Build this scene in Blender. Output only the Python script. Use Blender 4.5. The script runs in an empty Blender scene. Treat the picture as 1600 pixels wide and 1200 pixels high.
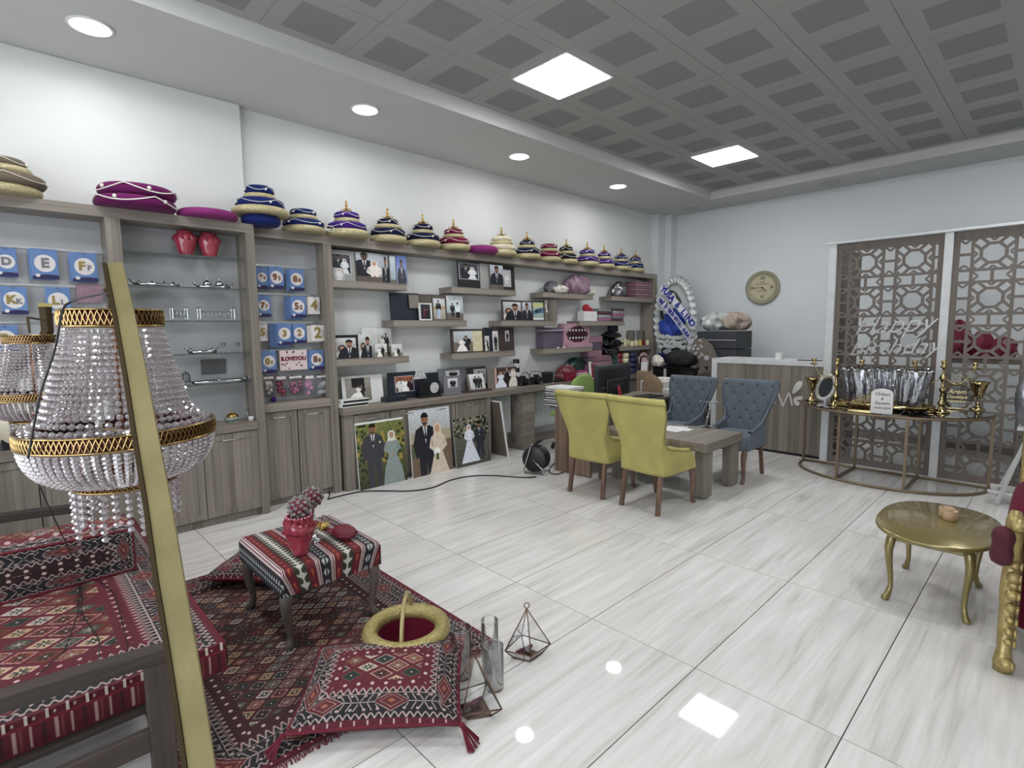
import bpy, bmesh, math, random
import numpy as np
from mathutils import Vector, Matrix
from math import sin, cos, pi, radians, sqrt, atan2, hypot

random.seed(7)
SC = bpy.context.scene
COL = SC.collection
# ------------------------------------------------------------------ camera
CAM = Vector((0, 0, 1.584))
YAW, PIT, ROL, FPX = .806, -.103, -.0113, 830.3
_f = Vector((cos(PIT)*cos(YAW), cos(PIT)*sin(YAW), sin(PIT)))
_r = _f.cross(Vector((0, 0, 1))).normalized()
_u = _r.cross(_f)
RGT = _r*cos(ROL)+_u*sin(ROL)
UPV = -_r*sin(ROL)+_u*cos(ROL)
cd = bpy.data.cameras.new('camera')
cam = bpy.data.objects.new('camera', cd)
COL.objects.link(cam)
cd.sensor_width = 36
cd.lens = FPX/1600*36
cd.clip_start = .05
m = Matrix.Identity(4)
for i in range(3):
    m[i][0], m[i][1], m[i][2], m[i][3] = RGT[i], UPV[i], -_f[i], CAM[i]
cam.matrix_world = m
SC.camera = cam
# ------------------------------------------------------------------ light, exposure
w = bpy.data.worlds.new('world')
SC.world = w
w.use_nodes = True
w.node_tree.nodes['Background'].inputs[0].default_value = (.75, .8, .85, 1)
w.node_tree.nodes['Background'].inputs[1].default_value = .25
SC.view_settings.view_transform = 'Standard'
SC.view_settings.look = 'None'
SC.view_settings.gamma = 1
SC.view_settings.use_curve_mapping = False
SC.view_settings.exposure = 0.48
SC.cycles.use_denoising = True
SC.cycles.max_bounces = 10
SC.cycles.transparent_max_bounces = 24
SC.cycles.sample_clamp_indirect = 4
PANEL_E = 26.0      # emission of the 60x60 light panels
SPOT_E = 44.0       # emission of the round downlights
def area(name, loc, sx, sy, power, col=(1, 1, 1), rot=(0, 0, 0)):
    l = bpy.data.lights.new(name, 'AREA')
    l.shape = 'RECTANGLE'; l.size = sx; l.size_y = sy; l.energy = power; l.color = col
    o = bpy.data.objects.new(name, l); COL.objects.link(o)
    o.location = loc; o.rotation_euler = rot
    return o
# daylight through the glazed shop front behind the camera
area('shopfront_daylight', (-2.35, 1.0, 1.6), 2.4, 5.0, 110, (.86, .93, 1), (0, radians(-90), 0))

# ------------------------------------------------------------------ pixel helper: a pixel of the photo plus a real plane gives a point
def ray(px, py):
    return RGT*((px-800)/FPX)+UPV*((600-py)/FPX)+_f
def AX(px, py, x):
    d = ray(px, py); return CAM+d*((x-CAM.x)/d.x)
def AY(px, py, y):
    d = ray(px, py); return CAM+d*((y-CAM.y)/d.y)
def AZ(px, py, z):
    d = ray(px, py); return CAM+d*((z-CAM.z)/d.z)

# ------------------------------------------------------------------ materials
MATS = {}
def srgb(c):
    if isinstance(c, str):
        c = [int(c[i:i+2], 16)/255 for i in (0, 2, 4)]
    return tuple((x/12.92 if x <= .04045 else ((x+.055)/1.055)**2.4) for x in c)
def base_mat(name):
    M = bpy.data.materials.new(name); M.use_nodes = True
    nt = M.node_tree
    return M, nt, nt.nodes['Principled BSDF']
def N(nt, t, **k):
    n = nt.nodes.new(t)
    for a, b in k.items():
        if a.startswith('i_'):
            n.inputs[a[2:].replace('_', ' ')].default_value = b
        else:
            setattr(n, a, b)
    return n
def mat(name, col, rough=.6, metal=0.0, var=.08, scale=12, bump=0.0, bscale=60, coord='Object', stretch=(1, 1, 1), sheen=0, spec=.5, alpha=1, trans=0, emit=0, coat=0):
    if name in MATS: return MATS[name]
    M, nt, P = base_mat(name)
    c = srgb(col)
    P.inputs['Roughness'].default_value = rough
    P.inputs['Metallic'].default_value = metal
    P.inputs['Specular IOR Level'].default_value = spec
    if sheen: P.inputs['Sheen Weight'].default_value = sheen; P.inputs['Sheen Roughness'].default_value = .4
    if alpha < 1: P.inputs['Alpha'].default_value = alpha
    if trans: P.inputs['Transmission Weight'].default_value = trans
    if coat: P.inputs['Coat Weight'].default_value = coat
    if emit: P.inputs['Emission Color'].default_value = (*c, 1); P.inputs['Emission Strength'].default_value = emit
    tc = N(nt, 'ShaderNodeTexCoord'); mp = N(nt, 'ShaderNodeMapping'); mp.inputs['Scale'].default_value = stretch
    nt.links.new(tc.outputs[coord], mp.inputs[0])
    nz = N(nt, 'ShaderNodeTexNoise', i_Scale=scale, i_Detail=4.0)
    nt.links.new(mp.outputs[0], nz.inputs[0])
    mx = N(nt, 'ShaderNodeMixRGB', blend_type='MIX')
    mx.inputs[1].default_value = (*[min(1, x*(1+var*2)) for x in c], 1)
    mx.inputs[2].default_value = (*[x*(1-var*2) for x in c], 1)
    nt.links.new(nz.outputs['Fac'], mx.inputs[0]); nt.links.new(mx.outputs[0], P.inputs['Base Color'])
    if bump:
        n2 = N(nt, 'ShaderNodeTexNoise', i_Scale=bscale, i_Detail=3.0); nt.links.new(mp.outputs[0], n2.inputs[0])
        b = N(nt, 'ShaderNodeBump', i_Strength=bump, i_Distance=.01); nt.links.new(n2.outputs['Fac'], b.inputs['Height']); nt.links.new(b.outputs[0], P.inputs['Normal'])
    MATS[name] = M
    return M
def wood(name, a, b, axis='x', rough=.42, plank=2.2):
    """laminate wood with its grain along one world axis and boards of slightly different tone"""
    if name in MATS: return MATS[name]
    M, nt, P = base_mat(name)
    tc = N(nt, 'ShaderNodeTexCoord'); mp = N(nt, 'ShaderNodeMapping')
    s = dict(x=(1.2, 45, 45), y=(45, 1.2, 45), z=(45, 45, 1.2))[axis]
    mp.inputs['Scale'].default_value = s
    nt.links.new(tc.outputs['Object'], mp.inputs[0])
    n1 = N(nt, 'ShaderNodeTexNoise', i_Scale=1.0, i_Detail=6.0, i_Roughness=.65, i_Distortion=.4); nt.links.new(mp.outputs[0], n1.inputs[0])
    mp2 = N(nt, 'ShaderNodeMapping'); s2 = dict(x=(.05, 6, 6), y=(6, .05, 6), z=(6, 6, .05))[axis]; mp2.inputs['Scale'].default_value = [q*plank for q in s2]
    nt.links.new(tc.outputs['Object'], mp2.inputs[0])
    n2 = N(nt, 'ShaderNodeTexVoronoi', i_Scale=.9); nt.links.new(mp2.outputs[0], n2.inputs[0])
    bw = N(nt, 'ShaderNodeRGBToBW'); nt.links.new(n2.outputs['Color'], bw.inputs[0])
    ma = N(nt, 'ShaderNodeMath', operation='MULTIPLY_ADD'); ma.inputs[1].default_value = .45
    nt.links.new(bw.outputs[0], ma.inputs[0]); nt.links.new(n1.outputs['Fac'], ma.inputs[2])
    cr = N(nt, 'ShaderNodeValToRGB'); cr.color_ramp.elements[0].position = .42; cr.color_ramp.elements[1].position = .98
    cr.color_ramp.elements[0].color = (*srgb(a), 1); cr.color_ramp.elements[1].color = (*srgb(b), 1)
    nt.links.new(ma.outputs[0], cr.inputs[0]); nt.links.new(cr.outputs[0], P.inputs['Base Color'])
    P.inputs['Roughness'].default_value = rough
    MATS[name] = M
    return M
def glass(name, col=(1, 1, 1), rough=.02, refl=.12):
    """thin clear glass: mostly see-through with a glossy film, so it stays clean at few samples"""
    if name in MATS: return MATS[name]
    M = bpy.data.materials.new(name); M.use_nodes = True; nt = M.node_tree
    nt.nodes.clear()
    out = N(nt, 'ShaderNodeOutputMaterial'); tr = N(nt, 'ShaderNodeBsdfTransparent'); gl = N(nt, 'ShaderNodeBsdfGlossy')
    tr.inputs[0].default_value = (*col, 1); gl.inputs['Roughness'].default_value = rough
    lw = N(nt, 'ShaderNodeLayerWeight', i_Blend=.12); ma = N(nt, 'ShaderNodeMath', operation='MULTIPLY_ADD'); ma.inputs[1].default_value = .8; ma.inputs[2].default_value = refl
    ma.use_clamp = True
    nt.links.new(lw.outputs['Fresnel'], ma.inputs[0])
    mx = N(nt, 'ShaderNodeMixShader'); nt.links.new(ma.outputs[0], mx.inputs[0]); nt.links.new(tr.outputs[0], mx.inputs[1]); nt.links.new(gl.outputs[0], mx.inputs[2]); nt.links.new(mx.outputs[0], out.inputs[0])
    MATS[name] = M
    return M
def emis(name, col, s):
    if name in MATS: return MATS[name]
    M = bpy.data.materials.new(name); M.use_nodes = True; nt = M.node_tree; nt.nodes.clear()
    out = N(nt, 'ShaderNodeOutputMaterial'); e = N(nt, 'ShaderNodeEmission'); e.inputs[0].default_value = (*col, 1); e.inputs[1].default_value = s
    nt.links.new(e.outputs[0], out.inputs[0]); MATS[name] = M
    return M
def image_mat(name, arr, rough=.5, bump=0, sheen=0):
    """arr: h x w x 3 sRGB floats, row 0 at the bottom; pixels are computed in this script"""
    h, wd, _ = arr.shape
    im = bpy.data.images.new(name, wd, h)
    px = np.ones((h, wd, 4), np.float32); px[..., :3] = np.clip(arr, 0, 1)
    im.pixels.foreach_set(px.ravel()); im.update(); im.pack()
    M, nt, P = base_mat(name)
    t = N(nt, 'ShaderNodeTexImage', image=im); t.interpolation = 'Linear'
    nt.links.new(t.outputs[0], P.inputs['Base Color']); P.inputs['Roughness'].default_value = rough
    if sheen: P.inputs['Sheen Weight'].default_value = sheen
    if bump:
        b = N(nt, 'ShaderNodeBump', i_Strength=bump, i_Distance=.003); nt.links.new(t.outputs[0], b.inputs['Height']); nt.links.new(b.outputs[0], P.inputs['Normal'])
    MATS[name] = M
    return M

# ------------------------------------------------------------------ geometry
class MB:
    def __init__(s):
        s.bm = bmesh.new(); s.uv = None
    def box(s, x0, y0, z0, x1, y1, z1):
        v = [s.bm.verts.new(p) for p in ((x0, y0, z0), (x1, y0, z0), (x1, y1, z0), (x0, y1, z0), (x0, y0, z1), (x1, y0, z1), (x1, y1, z1), (x0, y1, z1))]
        for f in ((3, 2, 1, 0), (4, 5, 6, 7), (0, 1, 5, 4), (1, 2, 6, 5), (2, 3, 7, 6), (3, 0, 4, 7)):
            s.bm.faces.new([v[i] for i in f])
        return s
    def obox(s, M, sx, sy, sz):
        """box centred on the matrix M"""
        v = [s.bm.verts.new(M @ Vector((x*sx/2, y*sy/2, z*sz/2))) for x, y, z in ((-1, -1, -1), (1, -1, -1), (1, 1, -1), (-1, 1, -1), (-1, -1, 1), (1, -1, 1), (1, 1, 1), (-1, 1, 1))]
        for f in ((3, 2, 1, 0), (4, 5, 6, 7), (0, 1, 5, 4), (1, 2, 6, 5), (2, 3, 7, 6), (3, 0, 4, 7)):
            s.bm.faces.new([v[i] for i in f])
        return s
    def bar(s, a, b, wx, wy, up=(0, 0, 1)):
        a = Vector(a); b = Vector(b); d = b-a; L = d.length
        z = d.normalized(); u = Vector(up)
        if abs(z.dot(u)) > .98: u = Vector((1, 0, 0))
        x = u.cross(z).normalized(); y = z.cross(x)
        M = Matrix(((x.x, y.x, z.x, (a.x+b.x)/2), (x.y, y.y, z.y, (a.y+b.y)/2), (x.z, y.z, z.z, (a.z+b.z)/2), (0, 0, 0, 1)))
        return s.obox(M, wx, wy, L)
    def ring(s, c, x, y, r, n):
        return [s.bm.verts.new(c+x*(r*cos(2*pi*i/n))+y*(r*sin(2*pi*i/n))) for i in range(n)]
    def tube(s, pts, r, n=8, closed=False):
        P = [Vector(p) for p in pts]; rs = r if isinstance(r, (list, tuple)) else [r]*len(P)
        rings = []; k = len(P); px = None
        for i, p in enumerate(P):
            a = P[(i-1) % k] if (closed or i > 0) else p; b = P[(i+1) % k] if (closed or i < k-1) else p
            t = (b-a)
            if t.length < 1e-9: t = Vector((0, 0, 1))
            t.normalize()
            if px is None:
                u = Vector((0, 0, 1)) if abs(t.z) < .9 else Vector((1, 0, 0)); px = u.cross(t).normalized()
            px = (px-t*px.dot(t)).normalized(); py = t.cross(px)
            rings.append(s.ring(p, px, py, rs[i], n))
        for i in range(k if closed else k-1):
            A = rings[i]; B = rings[(i+1) % k]
            for j in range(n):
                s.bm.faces.new((A[j], A[(j+1) % n], B[(j+1) % n], B[j]))
        if not closed:
            s.bm.faces.new(rings[0][::-1]); s.bm.faces.new(rings[-1])
        return s
    def lathe(s, prof, c=(0, 0, 0), n=20, sx=1, sy=1, M=None):
        c = Vector(c); rings = []
        for r, z in prof:
            if r < 1e-6:
                p = Vector((0, 0, z)); p = (M @ p if M else p)+c; rings.append([s.bm.verts.new(p)])
            else:
                q = []
                for i in range(n):
                    p = Vector((r*cos(2*pi*i/n)*sx, r*sin(2*pi*i/n)*sy, z)); p = (M @ p if M else p)+c; q.append(s.bm.verts.new(p))
                rings.append(q)
        for A, B in zip(rings, rings[1:]):
            if len(A) == 1 and len(B) == 1: continue
            for j in range(n):
                if len(A) == 1: s.bm.faces.new((A[0], B[(j+1) % n], B[j]))
                elif len(B) == 1: s.bm.faces.new((A[j], A[(j+1) % n], B[0]))
                else: s.bm.faces.new((A[j], A[(j+1) % n], B[(j+1) % n], B[j]))
        return s
    def ball(s, c, r, n=8, sz=1.0, m=5):
        return s.lathe([(r*sin(pi*i/m), -r*sz*cos(pi*i/m)) if 0 < i < m else (0, -r*sz*cos(pi*i/m)) for i in range(m+1)], c, n)
    def quad(s, a, b, c, d):
        """picture face: a lower left, b lower right, c upper right, d upper left"""
        if s.uv is None: s.uv = s.bm.loops.layers.uv.new('UVMap')
        f = s.bm.faces.new([s.bm.verts.new(Vector(p)) for p in (a, b, c, d)])
        for l, t in zip(f.loops, ((0, 0), (1, 0), (1, 1), (0, 1))): l[s.uv].uv = t
        return s
    def grid(s, fn, nu, nv, uvfn=None, closed=False):
        if s.uv is None: s.uv = s.bm.loops.layers.uv.new('UVMap')
        V = [[s.bm.verts.new(Vector(fn(i/nu, j/nv))) for i in range(nu+(0 if closed else 1))] for j in range(nv+1)]
        k = len(V[0])
        for j in range(nv):
            for i in range(nu):
                i2 = (i+1) % k
                f = s.bm.faces.new((V[j][i], V[j][i2], V[j+1][i2], V[j+1][i]))
                for l, (a, b) in zip(f.loops, ((i, j), (i+1, j), (i+1, j+1), (i, j+1))):
                    l[s.uv].uv = uvfn(a/nu, b/nv) if uvfn else (a/nu, b/nv)
        return s
    def prism(s, poly, M, h):
        """2D polygon (counter clockwise) extruded by h along the matrix's z"""
        A = [s.bm.verts.new(M @ Vector((x, y, 0))) for x, y in poly]; B = [s.bm.verts.new(M @ Vector((x, y, h))) for x, y in poly]
        s.bm.faces.new(A[::-1]); s.bm.faces.new(B); n = len(A)
        for i in range(n): s.bm.faces.new((A[i], A[(i+1) % n], B[(i+1) % n], B[i]))
        return s
    def build(s, name, m, parent=None, smooth=False, bevel=0, subsurf=0, solid=0, loc=None, recalc=True, autosmooth=False):
        if recalc: bmesh.ops.recalc_face_normals(s.bm, faces=s.bm.faces)
        me = bpy.data.meshes.new(name)
        if loc is not None:
            bmesh.ops.translate(s.bm, verts=s.bm.verts, vec=-Vector(loc))
        s.bm.to_mesh(me); s.bm.free()
        me.materials.append(m)
        if smooth:
            me.polygons.foreach_set('use_smooth', [True]*len(me.polygons))
        o = bpy.data.objects.new(name, me); COL.objects.link(o)
        if loc is not None: o.location = loc
        if parent is not None:
            o.parent = parent
            if parent.get('_wl'):
                o.matrix_parent_inverse = Matrix.Translation(-Vector(parent['_wl']))
        if solid:
            md = o.modifiers.new('solid', 'SOLIDIFY'); md.thickness = solid; md.offset = 0
        if bevel:
            md = o.modifiers.new('bevel', 'BEVEL'); md.width = bevel; md.segments = 2; md.limit_method = 'ANGLE'
        if subsurf:
            md = o.modifiers.new('sub', 'SUBSURF'); md.levels = md.render_levels = subsurf
        if autosmooth:
            md = o.modifiers.new('edge', 'EDGE_SPLIT'); md.split_angle = radians(35)
        return o
def tag(o, label=None, cat=None, group=None, kind=None):
    if label: o['label'] = label
    if cat: o['category'] = cat
    if group: o['group'] = group
    if kind: o['kind'] = kind
    return o
def thing(name, label, cat, loc=None, rz=0, group=None):
    """Empty at the base of a thing. loc given with world=True meshes is undone by build()"""
    o = bpy.data.objects.new(name, None); COL.objects.link(o); o.empty_display_size = .1
    if loc is not None:
        o.location = loc; o['_wl'] = tuple(loc)
    return tag(o, label, cat, group)
def lthing(name, label, cat, group=None):
    """thing modelled in its own coordinates, placed afterwards"""
    o = bpy.data.objects.new(name, None); COL.objects.link(o); o.empty_display_size = .1
    return tag(o, label, cat, group)
def place(o, loc, rz=0, sc=1):
    o.location = loc; o.rotation_euler = (0, 0, rz); o.scale = (sc, sc, sc) if not isinstance(sc, tuple) else sc
    return o
KIDS = {}
def copy_tree(o, parent=None):
    c = o.copy(); COL.objects.link(c)
    if parent is not None: c.parent = parent
    for ch in [x for x in bpy.data.objects if x.parent == o]:
        copy_tree(ch, c)
    return c
def dup(o, loc, rz=0, label=None, sc=1, mats=None):
    c = copy_tree(o); place(c, loc, rz, sc)
    if label: c['label'] = label
    if mats:
        def rec(x):
            if x.type == 'MESH' and x.data.materials and x.data.materials[0].name in mats:
                x.data = x.data.copy(); x.data.materials[0] = mats[x.data.materials[0].name]
            for ch in [y for y in bpy.data.objects if y.parent == x]: rec(ch)
        rec(c)
    return c
def frame_mat(face):
    """rotation so that local x = reading direction, y = up, z = towards the viewer. '-y': seen from -y, '-x': seen from -x"""
    if face == '-y': R = ((1, 0, 0), (0, 0, -1), (0, 1, 0))
    elif face == '-x': R = ((0, 0, -1), (-1, 0, 0), (0, 1, 0))
    else: R = ((1, 0, 0), (0, 1, 0), (0, 0, 1))
    return Matrix(R).to_4x4()
def text(s, size, M, m, parent, name='lettering', ext=.001, align='CENTER', shear=0, label=None, bold=0):
    cu = bpy.data.curves.new(name, 'FONT'); cu.body = s; cu.size = size; cu.extrude = ext; cu.align_x = align; cu.align_y = 'CENTER'; cu.shear = shear
    cu.offset = bold; cu.resolution_u = 3
    cu.materials.append(m)
    tmp = bpy.data.objects.new('tmp', cu)
    me = bpy.data.meshes.new_from_object(tmp); bpy.data.objects.remove(tmp)
    o = bpy.data.objects.new(name, me); COL.objects.link(o)
    if parent is not None:
        o.parent = parent
        if parent.get('_wl'): o.matrix_parent_inverse = Matrix.Translation(-Vector(parent['_wl']))
    o.matrix_basis = M
    if label: o['label'] = label
    return o
def TM(loc, face='-y', rot=0, tilt=0):
    return Matrix.Translation(Vector(loc)) @ frame_mat(face) @ Matrix.Rotation(rot, 4, 'Z') @ Matrix.Rotation(tilt, 4, 'X')
# ------------------------------------------------------------------ flat print computed here: woven kilim patterns and photographs
def C(h): return np.array([int(h[i:i+2], 16)/255 for i in (0, 2, 4)])
def hsh(a, b, k=0):
    x = np.sin(a*127.1+b*311.7+k*74.7)*43758.5453
    return x-np.floor(x)
def kilim(W, H, ppm=260, bw=.2, cu=.085, cv=.062, field='5a0d1c', keep=1.0, dark=False, seed=0, ticks=True):
    nx, ny = int(W*ppm), int(H*ppm)
    u, v = np.meshgrid((np.arange(nx)+.5)/ppm, (np.arange(ny)+.5)/ppm)
    du = np.minimum(u, W-u); dv = np.minimum(v, H-v); d = np.minimum(du, dv); s = np.where(du < dv, v, u)
    im = np.empty((ny, nx, 3)); im[:] = C(field)
    fu, fv = u-W/2, v-H/2
    a = fu/cu+fv/cv; b = fu/cu-fv/cv
    ia, ib = np.floor(a), np.floor(b); fa, fb = a-ia-.5, b-ib-.5
    m = np.maximum(abs(fa), abs(fb)); h = hsh(ia, ib, seed); g = hsh(ia, ib, seed+3)
    pal = [C('c9cdbd'), C('1f3b2c'), C('7a3427'), C('c3ab84'), C('3c1f1a'), C('20352c'), C('51201f'), C('2a1a18')] if dark else [C('d6dccb'), C('234a35'), C('8a4228'), C('d3bd93'), C('6d3a28'), C('1d4434')]
    idx = (h*len(pal)).astype(int) % len(pal)
    fill = np.array(pal)[idx]
    light = (fill.sum(-1) > 1.6)[..., None]
    ol = np.where((g > .45)[..., None], C('cfc9ba'), C('7c4a2c'))
    on = g <= keep
    im = np.where(((m < .39) & on)[..., None], ol, im)
    im = np.where(((m < .34) & on)[..., None], fill, im)
    mot = np.where(light, C('1f3a2a'), np.where((h*97 % 1 > .5)[..., None], C('1a1210'), C('bfb79f')*.75))
    star = (((abs(fa) < .045) | (abs(fb) < .045)) & (m < .29)) | ((abs(abs(fa)-abs(fb)) < .05) & (m < .24) & (m > .08))
    im = np.where((star & on)[..., None], mot, im)
    im = np.where(((m < .05) & on)[..., None], C('e8e6da'), im)
    # specks of white in the plain band round the field
    e = d/bw
    gap = (e > 1) & (e < 1.32)
    im = np.where(gap[..., None], C(field), im)
    sp = ((s % .055)-.027); sq = (e-1.16)*bw
    im = np.where((gap & (np.hypot(sp, sq) < .008))[..., None], C('ddd6c8'), im)
    # border
    k, wt, mr = C('121117'), C('bdb8ad'), C('5c1022')
    bd = np.empty_like(im); bd[:] = k
    tri = abs((s/.03) % 1-.5)*2
    c = (e-.5)/.28; t = (s % .26)/.26-.5; dm = abs(t)*3.0+abs(c)*.8
    br = (np.abs((abs(c)*.9+(np.where(t > 0, s, -s)/.028)) % 1-.5) < .10) & (abs(c) > .12) & (abs(c) < .85) & (dm > .95)
    bd = np.where(br[..., None], wt, bd)
    bd = np.where((abs(c) < .035)[..., None], wt, bd); bd = np.where(((abs(c) > .60) & (abs(c) < .86) & (dm > 1.0) & (np.hypot((s % .052)-.026, (abs(c)-.73)*bw*.28) < .0065))[..., None], wt, bd)
    bd = np.where((dm < .86)[..., None], wt, bd); bd = np.where((dm < .79)[..., None], C('5c1d1e'), bd); bd = np.where(((dm < .55) & (dm > .5))[..., None], wt, bd); bd = np.where((dm < .2)[..., None], C('a06a50'), bd)
    z1 = (e > .78); bd = np.where(z1[..., None], np.where((abs(tri-(e-.78)/.22) < .22)[..., None], wt, np.where((tri > (e-.78)/.22)[..., None], k, C(field))), bd)
    bd = np.where(((e > .76) & (e < .79))[..., None], wt, bd)
    z2 = (e < .22); bd = np.where(z2[..., None], np.where((abs(tri-(.22-e)/.12) < .26)[..., None], wt, k), bd)
    z3 = (e < .1); tick = ((s % .05) < .008) & (e > .02) & (e < .085)
    bd = np.where(z3[..., None], np.where(tick[..., None] & ticks, C('cfc5bb'), mr), bd)
    im = np.where((e < 1)[..., None], bd, im)
    wv = 1+.10*(hsh(np.floor(u*ppm/1.0), np.floor(v*ppm/1.0), 9)-.5)[..., None]
    return np.clip(im*wv*.78*np.array([1.05, .95, .97]), 0, 1)
def stripes(W, H, ppm=300):
    nx, ny = int(W*ppm), int(H*ppm)
    u, v = np.meshgrid((np.arange(nx)+.5)/ppm, (np.arange(ny)+.5)/ppm)
    P = .25; q = (u/P) % 1
    im = np.empty((ny, nx, 3)); im[:] = C('6c1022')
    def band(a, b, col, mask=True):
        nonlocal im
        im = np.where(((q >= a) & (q < b) & mask)[..., None], C(col), im)
    band(.0, .20, '161620')
    tz = abs((v/.028) % 1-.5)*2
    band(.03, .17, 'c9cdc8', (abs((q-.10)/.07) < tz) & (tz > .25)); band(.085, .115, '161620')
    for a in (.21, .245, .28): band(a, a+.016, 'd9d6d0')
    band(.33, .43, 'b5532f', (((v/.04) % 1) > abs((q-.38)/.05)) & (((v/.04) % 1) < .7))
    band(.46, .72, '35331f')
    vv = (v/.026) % 1; cc = abs((q-.59)/.10)
    band(.48, .70, 'ddd9cf', (np.abs(vv-.5) < .38*(1-cc)) | ((cc < .18)) | ((np.abs(vv-.15-cc*.5) < .12) & (cc < 1)))
    band(.76, .86, 'b5532f', (((v/.04+.5) % 1) > abs((q-.81)/.05)) & (((v/.04+.5) % 1) < .7))
    for a in (.90, .935, .97): band(a, a+.016, 'd9d6d0')
    return .80*im*(1+.1*(hsh(np.floor(u*ppm), np.floor(v*ppm), 4)-.5)[..., None])
def side_stripes(W, H, ppm=200):
    nx, ny = int(W*ppm), int(max(H, .05)*ppm)
    u, v = np.meshgrid((np.arange(nx)+.5)/ppm, (np.arange(ny)+.5)/ppm)
    im = np.empty((ny, nx, 3)); im[:] = C('5c0c1c')
    e = v/H; gr = (u/.05) % 1
    im = np.where(((gr < .16) & (e > .88))[..., None], C('cfc5b5'), im)
    for a, col in ((.05, 'b8988c'), (.2, '7d3a33'), (.42, 'b8988c'), (.75, '3a0812')):
        im = np.where(((abs((u/.1) % 1-a) < .035) & (e < .75) & (e > .08))[..., None], C(col), im)
    im = np.where(((e > .76) & (e < .84))[..., None], C('7a1428'), im)
    return im*.85
class CV:
    def __init__(s, w, h, bg='888888', bg2=None, noise=.0):
        s.w, s.h = w, h
        s.x, s.y = np.meshgrid((np.arange(w)+.5)/w, (np.arange(h)+.5)/h)
        s.a = w/h
        s.im = np.empty((h, w, 3)); s.im[:] = C(bg)
        if bg2: s.im[:] = C(bg)*(1-s.y[..., None])+C(bg2)*s.y[..., None]
        if noise: s.im *= 1+noise*(hsh(np.floor(s.x*w/2), np.floor(s.y*h/2), 5)-.5)[..., None]
    def put(s, m, col): s.im[m] = C(col); return s
    def ell(s, cx, cy, rx, ry, col): return s.put(((s.x-cx)/rx)**2+((s.y-cy)/ry)**2 < 1, col)
    def poly(s, pts, col):
        m = np.zeros(s.x.shape, bool); n = len(pts)
        for i in range(n):
            x0, y0 = pts[i]; x1, y1 = pts[(i+1) % n]
            if y0 == y1: continue
            m ^= ((y0 > s.y) != (y1 > s.y)) & (s.x < (x1-x0)*(s.y-y0)/(y1-y0)+x0)
        return s.put(m, col)
    def rect(s, x0, y0, x1, y1, col): return s.put((s.x > x0) & (s.x < x1) & (s.y > y0) & (s.y < y1), col)
    def groom(s, cx, y0, H, suit='23252c', skin='8a6550', hair='1c1513', face=1):
        k = H/s.a if s.a < 1 else H/s.a      # horizontal unit
        X = lambda x: cx+x*k
        Y = lambda y: y0+y*H
        s.poly([(X(-.10), Y(0)), (X(-.02), Y(0)), (X(0), Y(.42)), (X(.03), Y(0)), (X(.11), Y(0)), (X(.115), Y(.52)), (X(-.115), Y(.52))], suit)
        s.poly([(X(-.115), Y(.42)), (X(.115), Y(.42)), (X(.14), Y(.80)), (X(.06), Y(.845)), (X(-.06), Y(.845)), (X(-.14), Y(.80))], suit)
        s.poly([(X(-.14), Y(.80)), (X(-.19), Y(.62)), (X(-.15), Y(.44)), (X(-.11), Y(.46)), (X(-.10), Y(.78))], suit)
        s.poly([(X(.14), Y(.80)), (X(.19), Y(.62)), (X(.15), Y(.44)), (X(.11), Y(.46)), (X(.10), Y(.78))], suit)
        s.poly([(X(-.035), Y(.845)), (X(.035), Y(.845)), (X(0), Y(.62))], 'dfe0e2')
        s.poly([(X(-.008), Y(.83)), (X(.008), Y(.83)), (X(.012), Y(.68)), (X(-.012), Y(.68))], '191b26')
        s.rect(X(-.026), Y(.83), X(.026), Y(.88), skin)
        s.ell(X(0), Y(.925), .052*k, .065*H, skin)
        s.put((((s.x-X(0))/(.056*k))**2+((s.y-Y(.945))/(.062*H))**2 < 1) & (s.y > Y(.948)), hair)
        for q in (-1, 1): s.ell(X(.018*q), Y(.922), .006*k, .004*H, '2a1d18')
        s.put((((s.x-X(0))/(.046*k))**2+((s.y-Y(.895))/(.042*H))**2 < 1) & (s.y < Y(.880)), '3b2c25')
        s.ell(X(-.13), Y(.44), .02*k, .02*H, skin)
        return s
    def bride(s, cx, y0, H, dress='e9e6e2', skin='b08d78', head='ece8e4', hair=None, wide=.24):
        k = H/s.a; X = lambda x: cx+x*k; Y = lambda y: y0+y*H
        s.poly([(X(-wide), Y(0)), (X(wide), Y(0)), (X(.16), Y(.3)), (X(.07), Y(.56)), (X(-.07), Y(.56)), (X(-.16), Y(.3))], dress)
        s.poly([(X(-.065), Y(.54)), (X(.065), Y(.54)), (X(.115), Y(.78)), (X(.04), Y(.83)), (X(-.04), Y(.83)), (X(-.115), Y(.78))], dress)
        s.poly([(X(-.115), Y(.79)), (X(-.155), Y(.64)), (X(-.02), Y(.53)), (X(-.01), Y(.57)), (X(-.1), Y(.66))], dress)
        s.poly([(X(.115), Y(.79)), (X(.155), Y(.64)), (X(.02), Y(.53)), (X(.01), Y(.57)), (X(.1), Y(.66))], dress)
        s.ell(X(0), Y(.89), .068*k, .082*H, hair or head)
        if not hair: s.poly([(X(-.06), Y(.86)), (X(.06), Y(.86)), (X(.08), Y(.79)), (X(-.08), Y(.79))], head)
        s.ell(X(0), Y(.89), .04*k, .055*H, skin)
        s.ell(X(0), Y(.55), .022*k, .018*H, skin)
        return s
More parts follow.
